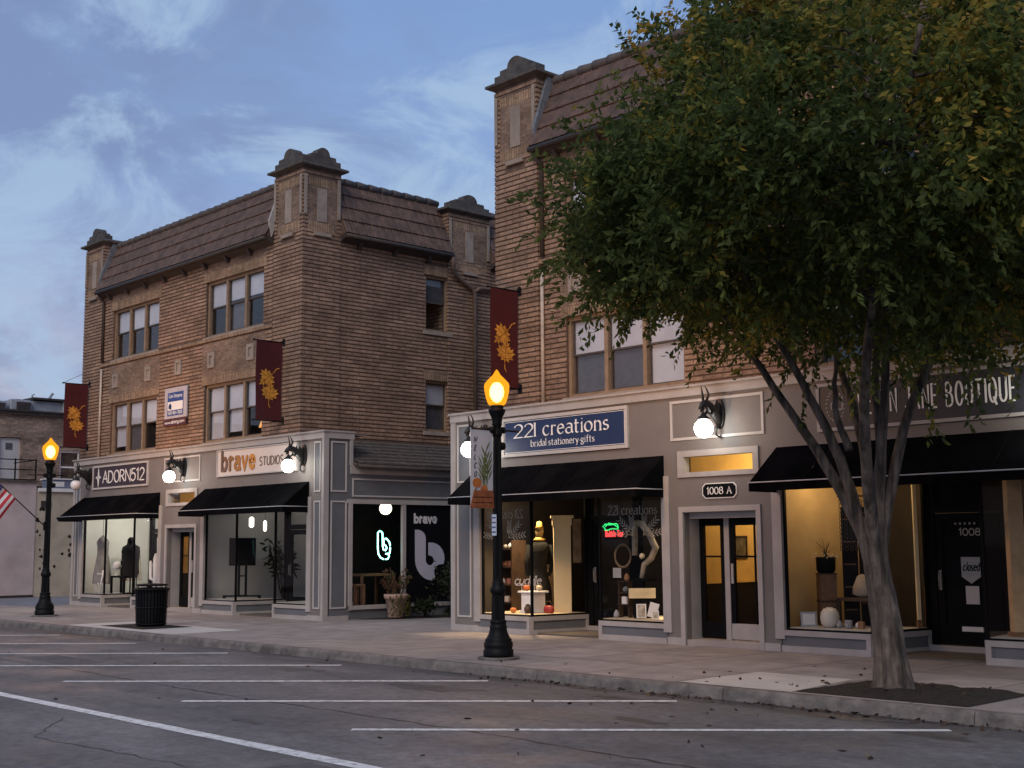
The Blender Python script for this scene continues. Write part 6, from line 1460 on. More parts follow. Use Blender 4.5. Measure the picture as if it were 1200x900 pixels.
def rail(x0, y0, n_, cols, label, z=1.55):
    T = thing('clothes_rail', (x0,y0,DK), label, 'clothes rail'); b = MB(); x1 = x0+0.1*n_
    b.tube([(x0-0.08,y0,0.04),(x0-0.08,y0,z+0.1),(x1+0.04,y0,z+0.1),(x1+0.04,y0,0.04)], 0.014, 6); b.build('frame', M['blackmetal'], T)
    for i in range(n_):
        xx = x0+0.1*i; L_ = rl.uniform(0.55,0.95); b = MB(); vs = []
        for j in range(6):
            t = j/5; w_ = 0.17+0.07*t
            for k in range(8): a = 2*math.pi*k/8; vs.append((xx+0.028*(1+t)*math.cos(a)+0.01*math.sin(9*t+i), y0+w_*math.sin(a), z-0.02-L_*t))
        b.add(vs, [(j*8+k, j*8+(k+1)%8, (j+1)*8+(k+1)%8, (j+1)*8+k) for j in range(5) for k in range(8)]+[tuple(range(8))], 0, True)
        b.tube([(xx,y0-0.14,z-0.02),(xx,y0,z+0.05),(xx,y0+0.14,z-0.02)], 0.008, 5); b.tube([(xx,y0,z+0.05),(xx,y0,z+0.11)], 0.005, 4)
        g_ = b.build('garment', cols[i % len(cols)], T)
gc = [pmat('cream_garment', (0.5,0.44,0.36), 0.9, 0.2, 12, 0), pmat('olive_garment', (0.14,0.14,0.09), 0.9, 0.2, 12, 0), pmat('rose_garment', (0.32,0.17,0.15), 0.9, 0.2, 12, 0), M['fur'], M['cloth_grey']]
rail(-16.6, 1.35, 6, gc, 'rail of hanging garments on the left at the back of the bright window')
rail(-14.9, 1.75, 8, gc[::-1], 'longer rail of hanging garments further right at the back of the bright window')
# screen shop
T = thing('display_screen', (-8.72,0.52,DK), 'dark flat screen on a wheeled stand in the grey shop window', 'screen')
ax, ay = 0.686, 0.728
def rb(mb, cx, cy, w, d, z0, z1):
    vs = [(cx+ax*s*w/2-ay*t*d/2, cy+ay*s*w/2+ax*t*d/2, z) for z in (z0,z1) for s,t in ((-1,-1),(1,-1),(1,1),(-1,1))]
    mb.add(vs, [(3,2,1,0),(4,5,6,7),(0,1,5,4),(1,2,6,5),(2,3,7,6),(3,0,4,7)])
sx_, sy_ = -8.72, 0.52
b = MB(); rb(b, sx_, sy_, 0.66, 0.05, 1.19, 1.88); b.build('panel', M['black'], T)
b = MB(); rb(b, sx_-0.05, sy_-0.06, 0.05, 0.06, 0.45, 1.3); rb(b, sx_+0.07, sy_+0.07, 0.05, 0.06, 0.45, 1.3); rb(b, sx_, sy_, 0.22, 0.03, 0.92, 0.95); rb(b, sx_, sy_, 0.95, 0.06, 0.42, 0.46); rb(b, sx_, sy_, 0.06, 0.45, 0.42, 0.46); b.build('stand', M['blackmetal'], T)
b = MB()
for s in (-0.44, 0.44): b.lathe([(0.03,0),(0.045,0.03),(0.03,0.06)], (sx_+ax*s, sy_+ay*s, DK+0.02), 10)
b.build('castor', M['black'], T)
for i, (x_, y_, z_, s_) in enumerate(((-8.97,0.92,2.28,0.065),(-8.62,1.1,2.18,0.045))):  # two small drums that glow, hung on cords
    T = thing('glowing_drum', (x_,y_,z_), ['larger glowing drum on a cord in the grey shop window','smaller glowing drum on a cord in the grey shop window'][i], 'lamp')
    b = MB(); b.lathe([(0.02,-0.14),(s_,-0.10),(s_,0.10),(0.02,0.14)], (x_,y_,z_), 14); b.build('shade', emat('drum_glow', (1.0,0.97,0.80), 2.2), T)
    b = MB(); b.tube([(x_,y_,z_+0.13),(x_,y_,2.95)], 0.005, 5); b.build('cord', M['black'], T)
def house_plant(x, y, z0, h, r, n_, label):
    T = thing('house_plant', (x,y,z0), label, 'plant'); b = MB(); b.lathe([(0.12,0),(0.16,0.26),(0.15,0.28),(0.01,0.25)], (x,y,z0), 14); b.build('pot', M['black'], T)
    b = MB(); PP, DD = [], []
    for i in range(14):
        a = rl.uniform(0,6.28); e = Vector((x+r*math.cos(a)*rl.uniform(.3,1), y+r*math.sin(a)*rl.uniform(.3,1), z0+h*rl.uniform(0.5,1))); b.tube([(x,y,z0+0.2),((x+e.x)/2,(y+e.y)/2,(z0+e.z)/2+0.2),tuple(e)], [0.012,0.009,0.004], 5)
        for q in range(n_//14): t = rl.uniform(.5,1); p = Vector((x,y,z0+0.3)).lerp(e,t); PP.append((p.x+rl.gauss(0,.06),p.y+rl.gauss(0,.06),p.z+rl.gauss(0,.08))); DD.append((e.x-x+rl.gauss(0,.4), e.y-y+rl.gauss(0,.4), rl.gauss(0,.5)))
    b.build('stems', M['bark'], T); leaf_cloud('foliage', np.array(PP), np.array(DD), rs.uniform(.18,.32,len(PP)), rs.uniform(.05,.09,len(PP)), [SH], np.zeros(len(PP), int), T)
house_plant(-8.75, 1.75, 0.04, 1.95, 0.45, 170, 'tall dark leafy plant behind the wheeled screen')
# annex interior
T = thing('neon_sign', (XS-0.10,1.76,1.35), 'glowing pale turquoise neon letter in the annex window', 'neon sign')
ns = MB(); nu = lambda x_, y_: (1.56+(x_-358)*0.0040, 2.02-(y_-122)*0.00325)
neon = [[(362,250),(362,140),(380,124),(396,145),(398,240),(404,262),(418,268),(428,250),(420,232),(406,228)],[(362,250),(366,290),(382,318),(410,332),(436,328),(446,308),(436,290),(420,292)],[(406,228),(404,185),(424,182),(446,205),(454,240),(450,285),(440,300)]]
for st in neon: ns.tube([(XS-0.10,)+nu(*p) for p in st], 0.016, 7)
ns.build('tube', emat('turquoise_neon', (0.30,0.95,0.85), 7.0), T)
ns = MB()
for p in ((380,124),(410,332),(454,240)): u_, v_ = nu(*p); ns.tube([(XS-0.10,u_,v_),(XS-0.08,u_,v_+0.0)], 0.02, 6)
for p in ((380,124),(450,205)): u_, v_ = nu(*p); ns.tube([(XS-0.105,u_,v_),(XS-0.105,u_,2.7)], 0.003, 4)
ns.build('holder', M['black'], T)
T = thing('globe_pendant', (XS-0.75,2.30,2.5), 'round glowing pendant lamp high in the annex window', 'lamp')
b = MB(); b.ball((XS-0.75,2.30,2.55), 0.15, 14); b.build('globe', emat('warm_globe', (1.0,0.88,0.66), 4.5), T)
b = MB(); b.tube([(XS-0.75,2.30,2.69),(XS-0.75,2.30,2.95)], 0.01, 5); b.build('cord', M['black'], T)
bench('desk', XS-1.3, XS-0.55, 1.45, 2.45, 0.03, 1.0, 'dim brown wooden desk behind the neon letter', 'desk', M['midwood'])
bench('stool', XS-0.5, XS-0.2, 1.0, 1.3, 0.03, 0.78, 'dim wooden stool left of the desk in the annex', 'stool', M['midwood'])
# gift shop, left window
T = thing('display_plinth', (1.66,0.6,DK), 'white painted plinth in the warm lit gift window', 'plinth')
b = MB(); b.bbox(1.49,1.83,0.44,0.76,DK,0.74,0.008); b.bbox(1.44,1.88,0.39,0.81,0.74,0.775,0.008); b.bbox(1.47,1.85,0.42,0.78,DK+0.0005,DK+0.05,0.005); b.build('body', M['white'], T)
PQ = lambda u, w, d: (1.36+0.686*u+0.728*d, 0.42+0.728*u-0.686*d, w)
T = thing('word_sign', (1.6,0.6,0.9), 'white script word sign standing on the plinth in the gift window', 'sign')
b = MB(); text(b, 'cuddle', PQ, -0.02, 0.90, 0.15, 0.11, 0.0, 0.012, gap=0.12, fit=0.50, slant=0.25, caps=True); b.tube([PQ(0.0,0.88,-0.005),PQ(0.5,0.88,-0.005)], 0.006, 5)
for u_ in (0.12,0.36): b.tube([PQ(u_,0.775,-0.005),PQ(u_,0.90,-0.005)], 0.005, 5)
b.build('lettering', M['white'], T)
def pumpkin(x, y, z, r, col, label):
    T = thing('pumpkin', (x,y,z), label, 'pumpkin'); b = MB(); n_=28; vs=[]
    for i in range(11):
        th = math.pi*i/10
        for k in range(n_):
            a = 2*math.pi*k/n_; q = 1-0.10*abs(math.cos(4*a)); vs.append((x+r*q*max(.02,math.sin(th))*math.cos(a), y+r*q*max(.02,math.sin(th))*math.sin(a), z+r*0.75*(1-math.cos(th))))
    b.add(vs, [(i*n_+k, i*n_+(k+1)%n_, (i+1)*n_+(k+1)%n_, (i+1)*n_+k) for i in range(10) for k in range(n_)], 0, True); b.build('body', pmat('pumpkin_skin', col, 0.5, 0.15, 10, 0), T)
    b = MB(); b.tube([(x,y,z+r*1.42),(x+0.01,y,z+r*1.75),(x+0.03,y,z+r*1.85)], [0.016,0.011,0.008], 6); b.build('stalk', M['bark'], T)
pumpkin(1.56,0.52,0.776,0.075,(0.46,0.12,0.03),'small orange pumpkin on the left of the white plinth'); pumpkin(1.76,0.66,0.776,0.07,(0.62,0.50,0.36),'small cream pumpkin on the right of the white plinth')
T = thing('mannequin', (1.42,1.02,DK), 'mannequin in a long black dress with a yellow headscarf in the gift window', 'mannequin')
b = MB(); b.lathe([(0.26,0.02),(0.25,0.4),(0.17,0.75),(0.15,0.88),(0.20,1.12),(0.21,1.25),(0.16,1.33),(0.06,1.37)], (1.42,1.02,DK), 20, sy=0.8)
for s in (-1,1): b.tube([(1.42+0.19*s*0.7,1.02+0.19*s*0.7,DK+1.28),(1.42+0.26*s*0.7,1.02+0.26*s*0.7,DK+0.95),(1.42+0.22*s*0.7,1.02+0.20*s*0.7-0.05,DK+0.68)], [0.06,0.05,0.035], 8)
b.build('dress', M['fur'], T)
b = MB(); b.lathe([(0.04,1.34),(0.045,1.40),(0.07,1.46),(0.085,1.54),(0.07,1.63),(0.02,1.67)], (1.42,1.02,DK), 16); hd = b.build('head', pmat('straw_head', (0.36,0.25,0.11), 0.7, 0.2, 12, 0), T)
b = MB(); b.lathe([(0.10,1.355),(0.13,1.38),(0.08,1.43)], (1.42,1.02,DK), 14); b.lathe([(0.10,1.60),(0.06,1.66),(0.05,1.73),(0.01,1.75)], (1.42,1.02,DK), 14); b.build('scarf', pmat('gold_scarf', (0.42,0.26,0.06), 0.7, 0.2, 9, 0), hd)
T = thing('display_column', (1.98,1.08,DK), 'tall cream square column with a capital, brightest thing in the gift window', 'column')
b = MB(); rb(b, 1.98, 1.08, 0.33, 0.22, DK, 2.02); b.build('shaft', M['cream'], T); b = MB(); rb(b, 1.98, 1.08, 0.37, 0.26, 2.02, 2.16); rb(b, 1.98, 1.08, 0.44, 0.33, 2.16, 2.21); b.build('capital', M['cream'], T)
T = thing('wall_print', (2.2,1.28,1.7), 'brown printed panel right of the cream column', 'print'); b = MB(); rb(b, 2.215, 1.25, 0.16, 0.03, 1.30, 2.14); b.build('board', pmat('brown_print', (0.20,0.13,0.075), 0.8, 0.5, 6, 0), T)
b = MB(); rb(b, 2.212-0.018*0.0, 1.232, 0.12, 0.006, 1.42, 1.56); rb(b, 2.212, 1.232, 0.12, 0.006, 1.7, 2.0); b.build('print', M['darkwood'], T)
T = thing('shelf_unit', (0.42,1.2,DK), 'dark shelf unit of small pink and white gifts at the left of the gift window', 'shelf')
b = MB(); b.box(0.28,0.31,0.9,1.3,DK,1.75); b.box(0.72,0.75,0.9,1.3,DK,1.75)
for z in (0.5,0.85,1.2,1.55): b.box(0.31,0.72,0.9,1.3,z,z+0.025)
b.build('frame', M['darkwood'], T)
giftm = [pmat('pink_gift', (0.46,0.20,0.17), 0.6, 0.2, 8, 0), M['white'], pmat('brown_gift', (0.26,0.14,0.07), 0.6, 0.2, 8, 0), pmat('grey_gift', (0.3,0.3,0.32), 0.6, 0.2, 8, 0)]
def gifts(spots, label, grp):
    for i, (x_, y_, z_, s_, q) in enumerate(spots):
        T = thing('gift_item', (x_,y_,z_), label % ['pink','white','brown','grey'][q], 'ornament', grp); b = MB()
        if i % 3 == 0: b.lathe([(s_*.5,0),(s_*.8,s_*.5),(s_*.6,s_*1.4),(s_*.3,s_*1.7),(s_*.35,s_*1.9)], (x_,y_,z_), 12)
        elif i % 3 == 1: b.bbox(x_-s_*.7,x_+s_*.7,y_-s_*.4,y_+s_*.4,z_,z_+s_*1.6,0.005)
        else: b.ball((x_,y_,z_+s_*.75), s_*.75, 10)
        b.build('body', giftm[q], T)
gifts([(0.40,0.98,0.526,.07,0),(0.52,0.98,0.526,.07,1),(0.64,0.98,0.526,.06,2),(0.42,0.98,0.876,.06,1),(0.58,0.98,0.876,.07,0),(0.40,0.98,1.226,.06,0),(0.50,0.98,1.226,.06,2),(0.62,0.98,1.226,.07,0),(0.48,0.98,1.576,.06,3),(0.62,0.98,1.576,.06,1)], 'small %s ornament on the dark shelf of the gift window', 'ornaments on the gift window shelf')
T = thing('handbag', (2.02,0.62,DK), 'dark red beaded bag on the deck at the foot of the cream column', 'bag'); b = MB(); b.lathe([(0.11,0),(0.13,0.05),(0.11,0.12),(0.07,0.14)], (2.02,0.66,DK), 16, sy=0.6); b.build('body', pmat('red_beads', (0.30,0.03,0.03), 0.4, 0.5, 40, 0.6, 60), T)
b = MB(); b.tube([(1.94,0.66,DK+0.13),(1.97,0.66,DK+0.22),(2.07,0.66,DK+0.22),(2.10,0.66,DK+0.13)], 0.008, 5); b.build('handle', M['darkwood'], T)
pumpkin(1.42,0.30,DK,0.07,(0.50,0.16,0.04),'orange pumpkin on the deck left of the white plinth')
T = thing('dark_jar', (1.78,0.34,DK), 'small dark jar on the deck before the white plinth', 'jar'); b = MB(); b.lathe([(0.05,0),(0.075,0.06),(0.07,0.11),(0.045,0.13),(0.05,0.15)], (1.78,0.34,DK), 14); b.build('body', M['darkwood'], T); b = MB(); b.lathe([(0.048,0.15),(0.02,0.175)], (1.78,0.34,DK), 12); b.build('lid', M['black'], T)
T = thing('magazine_rack', (0.55,1.9,0.03), 'dark cabinet with a lit picture at the back of the gift shop', 'cabinet'); b = MB(); b.box(0.3,0.95,1.85,2.2,0.03,1.25); b.build('body', M['darkwood'], T); b = MB(); b.box(0.4,0.85,1.83,1.85,0.75,1.15); b.build('picture', pmat('tan_picture', (0.28,0.2,0.12), 0.8, 0.5, 9, 0), T)
# decals on the gift shop glass
vin = pmat('grey_vinyl', (0.30,0.29,0.27), 0.7, 0.1, 5, 0)
def sprig(mb, P, cx, cz, s, flip, d):
    for (a0, L_) in ((8,0.44),(42,0.40),(85,0.30)):
        a = R(a0); px_, pz_ = cx, cz
        strip(mb, [(px_,pz_),(px_+flip*L_*s*math.cos(a), pz_+L_*s*math.sin(a))], 0.008, P, d, 0.001)
        for q in range(5):
            t = 0.25+0.17*q; bx_, bz_ = px_+flip*L_*s*t*math.cos(a), pz_+L_*s*t*math.sin(a)
            for sd in (-1, 1):
                aa = a+sd*0.7; l_ = 0.11*s
                e = (bx_+flip*l_*math.cos(aa), bz_+l_*math.sin(aa)); m1 = (bx_+flip*l_*.5*math.cos(aa+.2), bz_+l_*.5*math.sin(aa+.2)); m2 = (bx_+flip*l_*.5*math.cos(aa-.2), bz_+l_*.5*math.sin(aa-.2))
                mb.prism([(bx_,bz_), m1, e, m2], P, d-0.0022-0.0002*q, d-0.0012)
for (cx, cz, xa, w_, mir, lab) in ((1.45,1.84,0.98,0.98,True,'pale vinyl leaf sprigs and reversed shop name on the left gift window'),(4.83,1.86,4.14,1.12,False,'pale vinyl leaf sprigs and shop name on the right gift window')):
    T = thing('window_decal', (cx,0.05,cz), lab, 'window lettering')
    b = MB(); sprig(b, F0, cx-0.12, cz-0.06, 1.0, -1, 0.049); sprig(b, F0, cx+0.12, cz-0.06, 1.0, 1, 0.049); b.build('sprigs', vin, T)
    b = MB(); PM = (lambda xa, w_: lambda u, w, d: (xa+w_-u, d, w))(xa, w_) if mir else (lambda xa: lambda u, w, d: (xa+u, d, w))(xa)
    text(b, '22I creations', PM, 0.0, 2.16, 0.16, 0.13, 0.049, 0.001, gap=0.16, nib=(0.4,25), serif=True, fit=w_); b.build('lettering', vin, T)
# gift shop, right window
T = thing('neon_sign', (4.2,0.16,1.75), 'small green and red neon sign in the right gift window', 'neon sign')
b = MB(); b.tube([(4.10+0.17*math.cos(2*math.pi*k/18)*(1+0.15*math.sin(3*k)), 0.16, 1.955+0.055*math.sin(2*math.pi*k/18)+0.02*math.sin(k)) for k in range(19)], 0.010, 6, cap=False); b.tube([(3.97,0.16,1.96),(4.05,0.16,2.02),(4.16,0.16,2.0),(4.28,0.16,1.94)], 0.010, 6); b.build('green_tube', emat('green_neon', (0.05,0.9,0.22), 1.3), T)
b = MB(); text(b, 'Bubble Tea', F0, 3.985, 1.785, 0.10, 0.16, 0.155, 0.012, gap=0.12, fit=0.40); b.build('red_lettering', emat('red_neon', (1.0,0.07,0.07), 1.6), T)
b = MB(); rect(b, F0, 3.95, 4.42, 1.73, 1.925, 0.17, 0.18); b.build('backing', M['black'], T)
T = thing('garland_sculpture', (4.45,0.62,DK), 'pale arching driftwood sculpture in the right gift window', 'sculpture')
b = MB(); mk = pmat('bleached_wood', (0.36,0.31,0.25), 0.8, 0.3, 12, 0.2)
b.tube([(4.28,0.58,1.45),(4.29,0.58,1.9),(4.33,0.6,2.05)], [0.05,0.055,0.05], 8); b.tube([(4.33,0.6,2.02),(4.42,0.62,2.0),(4.56,0.66,1.82),(4.66,0.70,1.58),(4.58,0.68,1.40),(4.45,0.64,1.30),(4.40,0.62,1.05)], [0.055,0.06,0.06,0.065,0.06,0.055,0.05], 8); b.build('branch', mk, T)
b = MB(); b.box(4.22,4.62,0.52,0.76,1.0,1.04); b.box(4.40,4.44,0.6,0.66,DK,1.0); b.build('stand', M['black'], T)
b = MB(); b.ball((4.50,0.52,1.44), 0.05, 10); b.build('ornament', pmat('pale_ornament', (0.75,0.68,0.5), 0.4, 0.1, 4, 0), T)
T = thing('lettered_box', (4.5,0.5,0.70), 'cream box with a dark script word above the framed pictures', 'box'); b = MB(); rb(b, 4.5, 0.5, 0.46, 0.14, 0.71, 0.88); b.build('body', M['cream'], T)
b = MB(); PQ2 = lambda u, w, d: (4.5+0.686*(u-0.16)+0.728*(d+0.0), 0.5+0.728*(u-0.16)-0.686*(d+0.0), w)
text(b, 'Love', PQ2, 0.02, 0.75, 0.09, 0.14, 0.074, 0.004, gap=0.12, fit=0.26, slant=0.2)
b.build('lettering', M['darkwood'], T)
b = MB(); rb(b, 4.5, 0.5, 0.3, 0.1, DK, 0.71); b.build('block', M['black'], T)
def frame(x, y, w, h, z, tilt, label, inner):
    T = thing('picture_frame', (x,y,z), label, 'picture frame', 'framed pictures in the gift window'); c_, s_ = math.cos(tilt), math.sin(tilt)
    P = lambda u, v, d: (x+0.686*(u*c_-v*s_)-0.728*(v*0.12-d), y+0.728*(u*c_-v*s_)+0.686*(v*0.12-d)*1.0, z+0.012+abs(w/2*s_)+u*s_+v*c_)
    b = MB(); moulding(b, P, -w/2, w/2, 0, h, 0.022, 0.02, 0.0); b.build('frame', M['white'], T); b = MB(); rect(b, P, -w/2+0.02, w/2-0.02, 0.02, h-0.02, -0.004, 0.004); b.build('picture', inner, T)
pic = pmat('sepia_picture', (0.42,0.38,0.33), 0.7, 0.5, 14, 0)
frame(4.60,0.36,0.17,0.24,DK,0.0,'upright framed picture on the left in the right gift window',pic); frame(4.86,0.32,0.16,0.25,DK,-0.28,'tilted white framed print, middle one in the right gift window',M['white']); frame(5.02,0.24,0.12,0.14,DK,0.0,'smallest framed picture, beside the white case in the gift window',pic)
T = thing('white_case', (5.18,0.42,DK), 'rounded white case at the right end of the gift window', 'case'); b = MB(); b.lathe([(0.14,0),(0.16,0.06),(0.16,0.36),(0.12,0.44),(0.05,0.46)], (5.20,0.46,DK), 18, sy=0.7); b.build('body', M['white'], T); b = MB(); b.tube([(5.12,0.46,DK+0.45),(5.16,0.46,DK+0.53),(5.24,0.46,DK+0.53),(5.28,0.46,DK+0.45)], 0.01, 6); b.build('handle', M['darkwood'], T)
T = thing('wreath', (3.95,0.85,1.45), 'dim round twig wreath behind the red neon lettering', 'wreath'); b = MB()
for q in range(3): b.tube([(4.02+ax*0.14*math.cos(2*math.pi*k/16+q), 0.55+ay*0.14*math.cos(2*math.pi*k/16+q), 1.44+0.20*math.sin(2*math.pi*k/16+q)+0.012*math.sin(5*k+q)) for k in range(17)], 0.016, 5, cap=False)
b.build('twigs', pmat('twig', (0.20,0.15,0.11), 0.9, 0.3, 20, 0), T); b = MB(); b.tube([(4.02,0.55,1.64),(4.02,0.55,2.75)], 0.004, 4); b.build('line', M['black'], T)
T = thing('price_card', (4.31,0.07,1.15), 'square pale card stuck inside the right gift window', 'card'); b = MB(); rect(b, F0, 4.22, 4.41, 1.07, 1.24, 0.062, 0.065); b.build('card', pmat('card', (0.28,0.28,0.28), 0.8, 0.1, 4, 0), T)
gifts([(4.02,0.36,DK,.07,3),(4.10,0.5,0.60,.08,1),(4.12,0.5,0.80,.07,3),(4.15,0.5,1.0,.07,2)], 'dim %s ornament on the left side of the right gift window', 'ornaments in the right gift window')
b = MB(); b.box(3.98,4.24,0.42,0.58,0.585,0.6); b.box(3.98,4.24,0.42,0.58,0.785,0.8); b.box(3.98,4.24,0.42,0.58,0.985,1.0); b.box(3.99,4.01,0.45,0.55,DK,1.0); b.box(4.21,4.23,0.45,0.55,DK,1.0)
tag(b.build('glass_shelf', M['darkwood']), 'narrow dark shelf stand at the left of the right gift window', 'shelf')
# hall
T = thing('hall_picture', (5.72,1.75,1.55), 'dark framed picture on the ochre hall wall', 'picture'); PH = SIDE(5.70); b = MB(); moulding(b, PH, 1.55, 1.95, 1.38, 1.78, 0.03, 0.02, -0.002); b.build('frame', M['darkwood'], T); b = MB(); rect(b, PH, 1.58, 1.92, 1.41, 1.75, -0.008, -0.002); b.build('picture', pmat('dim_picture', (0.10,0.09,0.07), 0.6, 0.5, 9, 0), T)
# boutique window
T = thing('framed_card', (7.98,0.4,DK), 'small pale framed card on the boutique window deck', 'card'); PK = lambda u, v, d: (7.98+0.686*u-0.728*(v*0.15-d), 0.4+0.728*u+0.686*(v*0.15-d), DK+v)
b = MB(); moulding(b, PK, -0.125, 0.125, 0.0, 0.225, 0.035, 0.015, 0.0); b.build('frame', pmat('silver_frame', (0.36,0.38,0.42), 0.5, 0.1, 5, 0), T); b = MB(); rect(b, PK, -0.095, 0.095, 0.03, 0.195, -0.003, 0.003); b.build('card', M['white'], T)
T = thing('stoneware_vase', (8.34,0.42,DK), 'round off-white vase on the boutique window deck', 'vase'); b = MB(); b.lathe([(0.09,0),(0.13,0.06),(0.145,0.15),(0.13,0.23),(0.09,0.285),(0.05,0.29)], (8.34,0.42,DK), 22); b.build('body', pmat('offwhite_glaze', (0.58,0.56,0.50), 0.4, 0.08, 4, 0), T)
b = MB(); b.lathe([(0.05,0.288),(0.055,0.30),(0.045,0.302)], (8.34,0.42,DK), 18); b.build('rim', M['white'], T)
gifts([(8.52,0.40,DK,.06,3),(8.64,0.46,DK,.075,3),(8.78,0.50,DK,.06,1),(8.70,0.33,DK,.045,3),(8.88,0.42,DK,.07,2),(9.05,0.50,DK,.06,3)], 'small %s ornament beside the round vase in the boutique window', 'ornaments beside the boutique vase')
T = thing('display_crate', (8.0,0.86,DK), 'upright brown wooden crate under the dark pot in the boutique window', 'crate'); b = MB(); rb(b, 7.98, 0.92, 0.26, 0.26, DK, 1.15); b.build('body', M['midwood'], T); b = MB(); rb(b, 7.98, 0.92, 0.28, 0.28, 1.15, 1.17); rb(b, 7.98, 0.92, 0.275, 0.275, 0.72, 0.75); b.build('slat', M['darkwood'], T)
T = thing('branch_pot', (7.98,0.92,1.17), 'dark round pot of dry branches and tiny white lights on the crate', 'pot'); b = MB(); b.lathe([(0.12,0),(0.15,0.05),(0.155,0.24),(0.145,0.25),(0.01,0.2)], (7.98,0.92,1.172), 18); b.build('pot', M['black'], T)
b = MB(); fb = MB()
for i in range(18):
    a = rl.uniform(0,6.28); l_ = rl.uniform(.05,.24); h_ = rl.uniform(.1,.34); e = (7.98+l_*math.cos(a), 0.92+l_*math.sin(a), 1.40+h_); b.tube([(7.98,0.92,1.38),((7.98*2+e[0])/3,(0.92*2+e[1])/3,1.40+h_*.6),e], [0.006,0.004,0.002], 4)
    fb.ball((7.98+0.2*math.cos(a)*rl.uniform(.6,1.2), 0.92+0.2*math.sin(a), 1.43+rl.uniform(-.03,.05)), 0.012, 5)
b.build('branches', M['darkwood'], T); fb.build('lights', pmat('pale_bead', (0.75,0.7,0.6), 0.5, 0.05, 4, 0), T)
T = thing('dark_panels', (8.42,1.0,DK), 'added dark patterned panels standing left of the trunk in the boutique window', 'screen'); b = MB(); rb(b, 8.36, 1.02, 0.24, 0.03, DK, 2.2); b.build('left_panel', M['wainscot'], T); b = MB(); rb(b, 8.56, 1.20, 0.26, 0.03, DK, 2.2); b.build('right_panel', M['wainscot'], T)  # panels added to keep this stretch of the window dark
b = MB()
for zz in (0.6,0.95,1.3,1.65,2.0): rb(b, 8.37, 1.0, 0.18, 0.02, zz, zz+0.02); rb(b, 8.57, 1.18, 0.20, 0.02, zz+0.1, zz+0.12)
b.build('carving', M['midwood'], T)
T = thing('lace_hanging', (8.85,0.5,1.9), 'dark patterned lace hanging behind the tree trunk in the boutique window', 'curtain')
b = MB()
for i in range(9):
    for k in range(12):
        cx_, cz_ = 8.60+0.062*i, 0.5+0.0*k; zz = 1.55+0.065*k
        b.tube([(cx_+0.028*math.cos(2*math.pi*q/8), 0.42+0.04*i, zz+0.03*math.sin(2*math.pi*q/8)) for q in range(9)], 0.006, 4, cap=False)
b.build('lace', pmat('dark_lace', (0.05,0.04,0.04), 0.9, 0.2, 6, 0), T); b = MB(); b.tube([(8.56,0.40,2.35),(9.12,0.78,2.35)], 0.012, 6); b.tube([(8.6,0.42,2.35),(8.6,0.42,2.75)], 0.004, 4); b.tube([(9.1,0.76,2.35),(9.1,0.76,2.75)], 0.004, 4); b.build('rod', M['black'], T)
bench('display_table', 8.25, 8.9, 0.75, 1.2, DK, 0.80, 'dark table behind the vase in the boutique window', 'table', M['darkwood'])
T = thing('cushion', (8.58,0.98,0.80), 'pale triangular cushion on the dark table in the boutique window', 'cushion'); b = MB(); b.lathe([(0.05,0.0),(0.17,0.05),(0.16,0.15),(0.08,0.33),(0.01,0.36)], (8.58,0.98,0.802), 16, sy=0.6); b.build('body', pmat('linen', (0.36,0.32,0.26), 0.9, 0.1, 9, 0), T)
bench('display_table', 9.1, 9.75, 1.9, 2.5, 0.03, 0.95, 'tall brown table of gifts seen right of the trunk', 'table', M['midwood'])
gifts([(9.25,2.05,0.952,.09,2),(9.42,2.1,0.952,.07,3),(9.58,2.15,0.952,.08,0)], 'dim %s ornament on the tall brown table right of the trunk', 'ornaments on the tall boutique table')
T = thing('wood_post', (11.28,0.5,DK), 'pale planed timber post in the rightmost window', 'post'); b = MB(); rb(b, 11.28, 0.5, 0.20, 0.16, DK, 2.6); b.build('shaft', pmat('planed_timber', (0.50,0.34,0.19), 0.7, 0.2, 5, 0.1), T); b = MB(); rb(b, 11.28, 0.5, 0.26, 0.22, DK, DK+0.06); b.build('foot', M['midwood'], T)
T = thing('draped_cloth', (11.55,0.6,DK), 'pale draped cloth hanging beside the timber post', 'cloth'); b = MB(); vs = []
for j in range(9):
    for i in range(14): u = i/13; vs.append((11.38+0.26*u+0.01*j, 0.60+0.25*u+0.03*math.sin(i*1.7), 0.36+1.15*j/8))
b.add(vs, [(j*14+i, j*14+i+1, (j+1)*14+i+1, (j+1)*14+i) for j in range(8) for i in range(13)], 0, True); b.build('drape', pmat('grey_linen', (0.34,0.32,0.30), 0.9, 0.1, 9, 0), T)
b = MB(); b.tube([(11.36,0.6,1.52),(11.74,0.88,1.52)], 0.012, 6); b.tube([(11.55,0.74,1.52),(11.55,0.74,2.7)], 0.005, 4); b.build('rail', M['darkwood'], T)
T = thing('edge_board', (9.40,1.22,DK), 'narrow cream upright board at the inner edge of the boutique window, right of the trunk', 'board'); b = MB(); rb(b, 9.385, 1.22, 0.05, 0.06, DK, 2.70); b.build('board', M['cream'], T); b = MB(); rb(b, 9.385, 1.22, 0.07, 0.08, DK, DK+0.12); b.build('foot', M['midwood'], T)
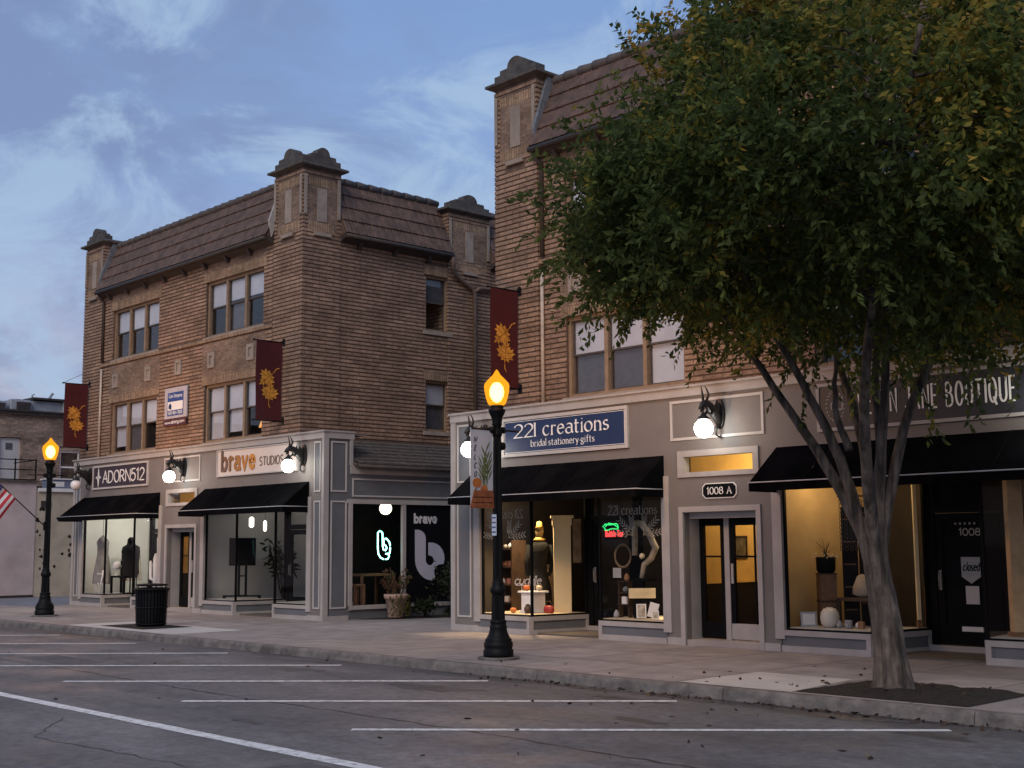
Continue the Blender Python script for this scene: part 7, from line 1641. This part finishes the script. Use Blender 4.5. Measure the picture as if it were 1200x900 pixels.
# boutique door: number, pennant, paper, letter slot
ed_b = DOORS[3][0]; PD = FRONT(1.366)
b = MB(); text(b, '1008', PD, 10.02, 1.74, 0.10, 0.18, 0.0, 0.003, gap=0.22, fit=0.33)
for i in range(5): rect(b, PD, 9.95+0.075*i, 9.98+0.075*i, 1.90, 1.93, -0.002, 0.0)
b.build('house_number', pmat('dim_gold_vinyl', (0.34,0.31,0.28), 0.6, 0.1, 4, 0), ed_b)
b = MB(); rect(b, PD, 10.0, 10.33, 0.33, 0.40, -0.02, 0.01); b.build('letter_slot', pmat('bright_plate', (0.6,0.58,0.55), 0.35, 0.1, 4, 0), ed_b)
T = thing('pennant', (10.18,1.36,1.22), 'pale pointed cloth pennant with black writing on the boutique door', 'pennant'); b = MB(); b.prism([(10.03,1.42),(10.03,1.13),(10.18,1.03),(10.33,1.13),(10.33,1.42)], PD, -0.012, -0.004); b.build('cloth', pmat('calico', (0.38,0.36,0.34), 0.9, 0.06, 6, 0), T)
b = MB(); text(b, 'closed', PD, 10.06, 1.22, 0.12, 0.14, -0.012, 0.002, gap=0.12, fit=0.25, slant=0.15); b.build('lettering', M['black'], T)
T = thing('paper_notice', (10.18,1.36,0.87), 'white sheet of paper taped below the pennant on the boutique door', 'paper'); b = MB(); rect(b, PD, 10.08, 10.29, 0.73, 0.995, -0.006, -0.003); b.build('sheet', pmat('paper', (0.46,0.45,0.46), 0.8, 0.04, 4, 0), T)
# door mats
def mat_(x0, x1, y0, y1, z, label):
    T = thing('door_mat', ((x0+x1)/2,(y0+y1)/2,z), label, 'door mat', 'door mats'); b = MB(); b.bbox(x0,x1,y0,y1,z,z+0.014,0.006); b.build('pile', M['mulch'], T)
    b = MB(); moulding(b, lambda u,w,d: (u,w,z+0.012-d), x0+0.005, x1-0.005, y0+0.005, y1-0.005, 0.04, 0.006, 0.0); b.build('border', M['black'], T)
mat_(2.62,3.52,0.55,1.2,0.002,'dark door mat in the gift shop entrance'); mat_(9.75,10.6,0.6,1.2,0.002,'dark door mat in the boutique entrance behind the tree')
# small lit lamp behind an upper window, bins of the flat
T = thing('table_lamp', (-7.85,0.75,4.2), 'small lit orange table lamp in the upper window behind the middle banner', 'lamp')
b = MB(); b.lathe([(0.15,0.0),(0.09,0.17)], (-7.95,0.62,4.62), 16); b.build('shade', emat('lamp_shade_glow', (1.0,0.42,0.12), 1.3), T)
b = MB(); b.lathe([(0.10,0.0),(0.09,0.03),(0.025,0.06),(0.06,0.2),(0.02,0.36),(0.02,0.42)], (-7.95,0.62,4.21), 14); b.build('base', M['white'], T)
# wire from banner to far wall
b = MB(); b.tube([(-16.83,-0.70,6.52),(-17.30,0.6,7.15),(-17.36,1.0,7.3)], 0.006, 5); tag(b.build('guy_wire', M['blackmetal']), 'thin wire from the leftmost maroon banner up to the brick corner', 'wire')
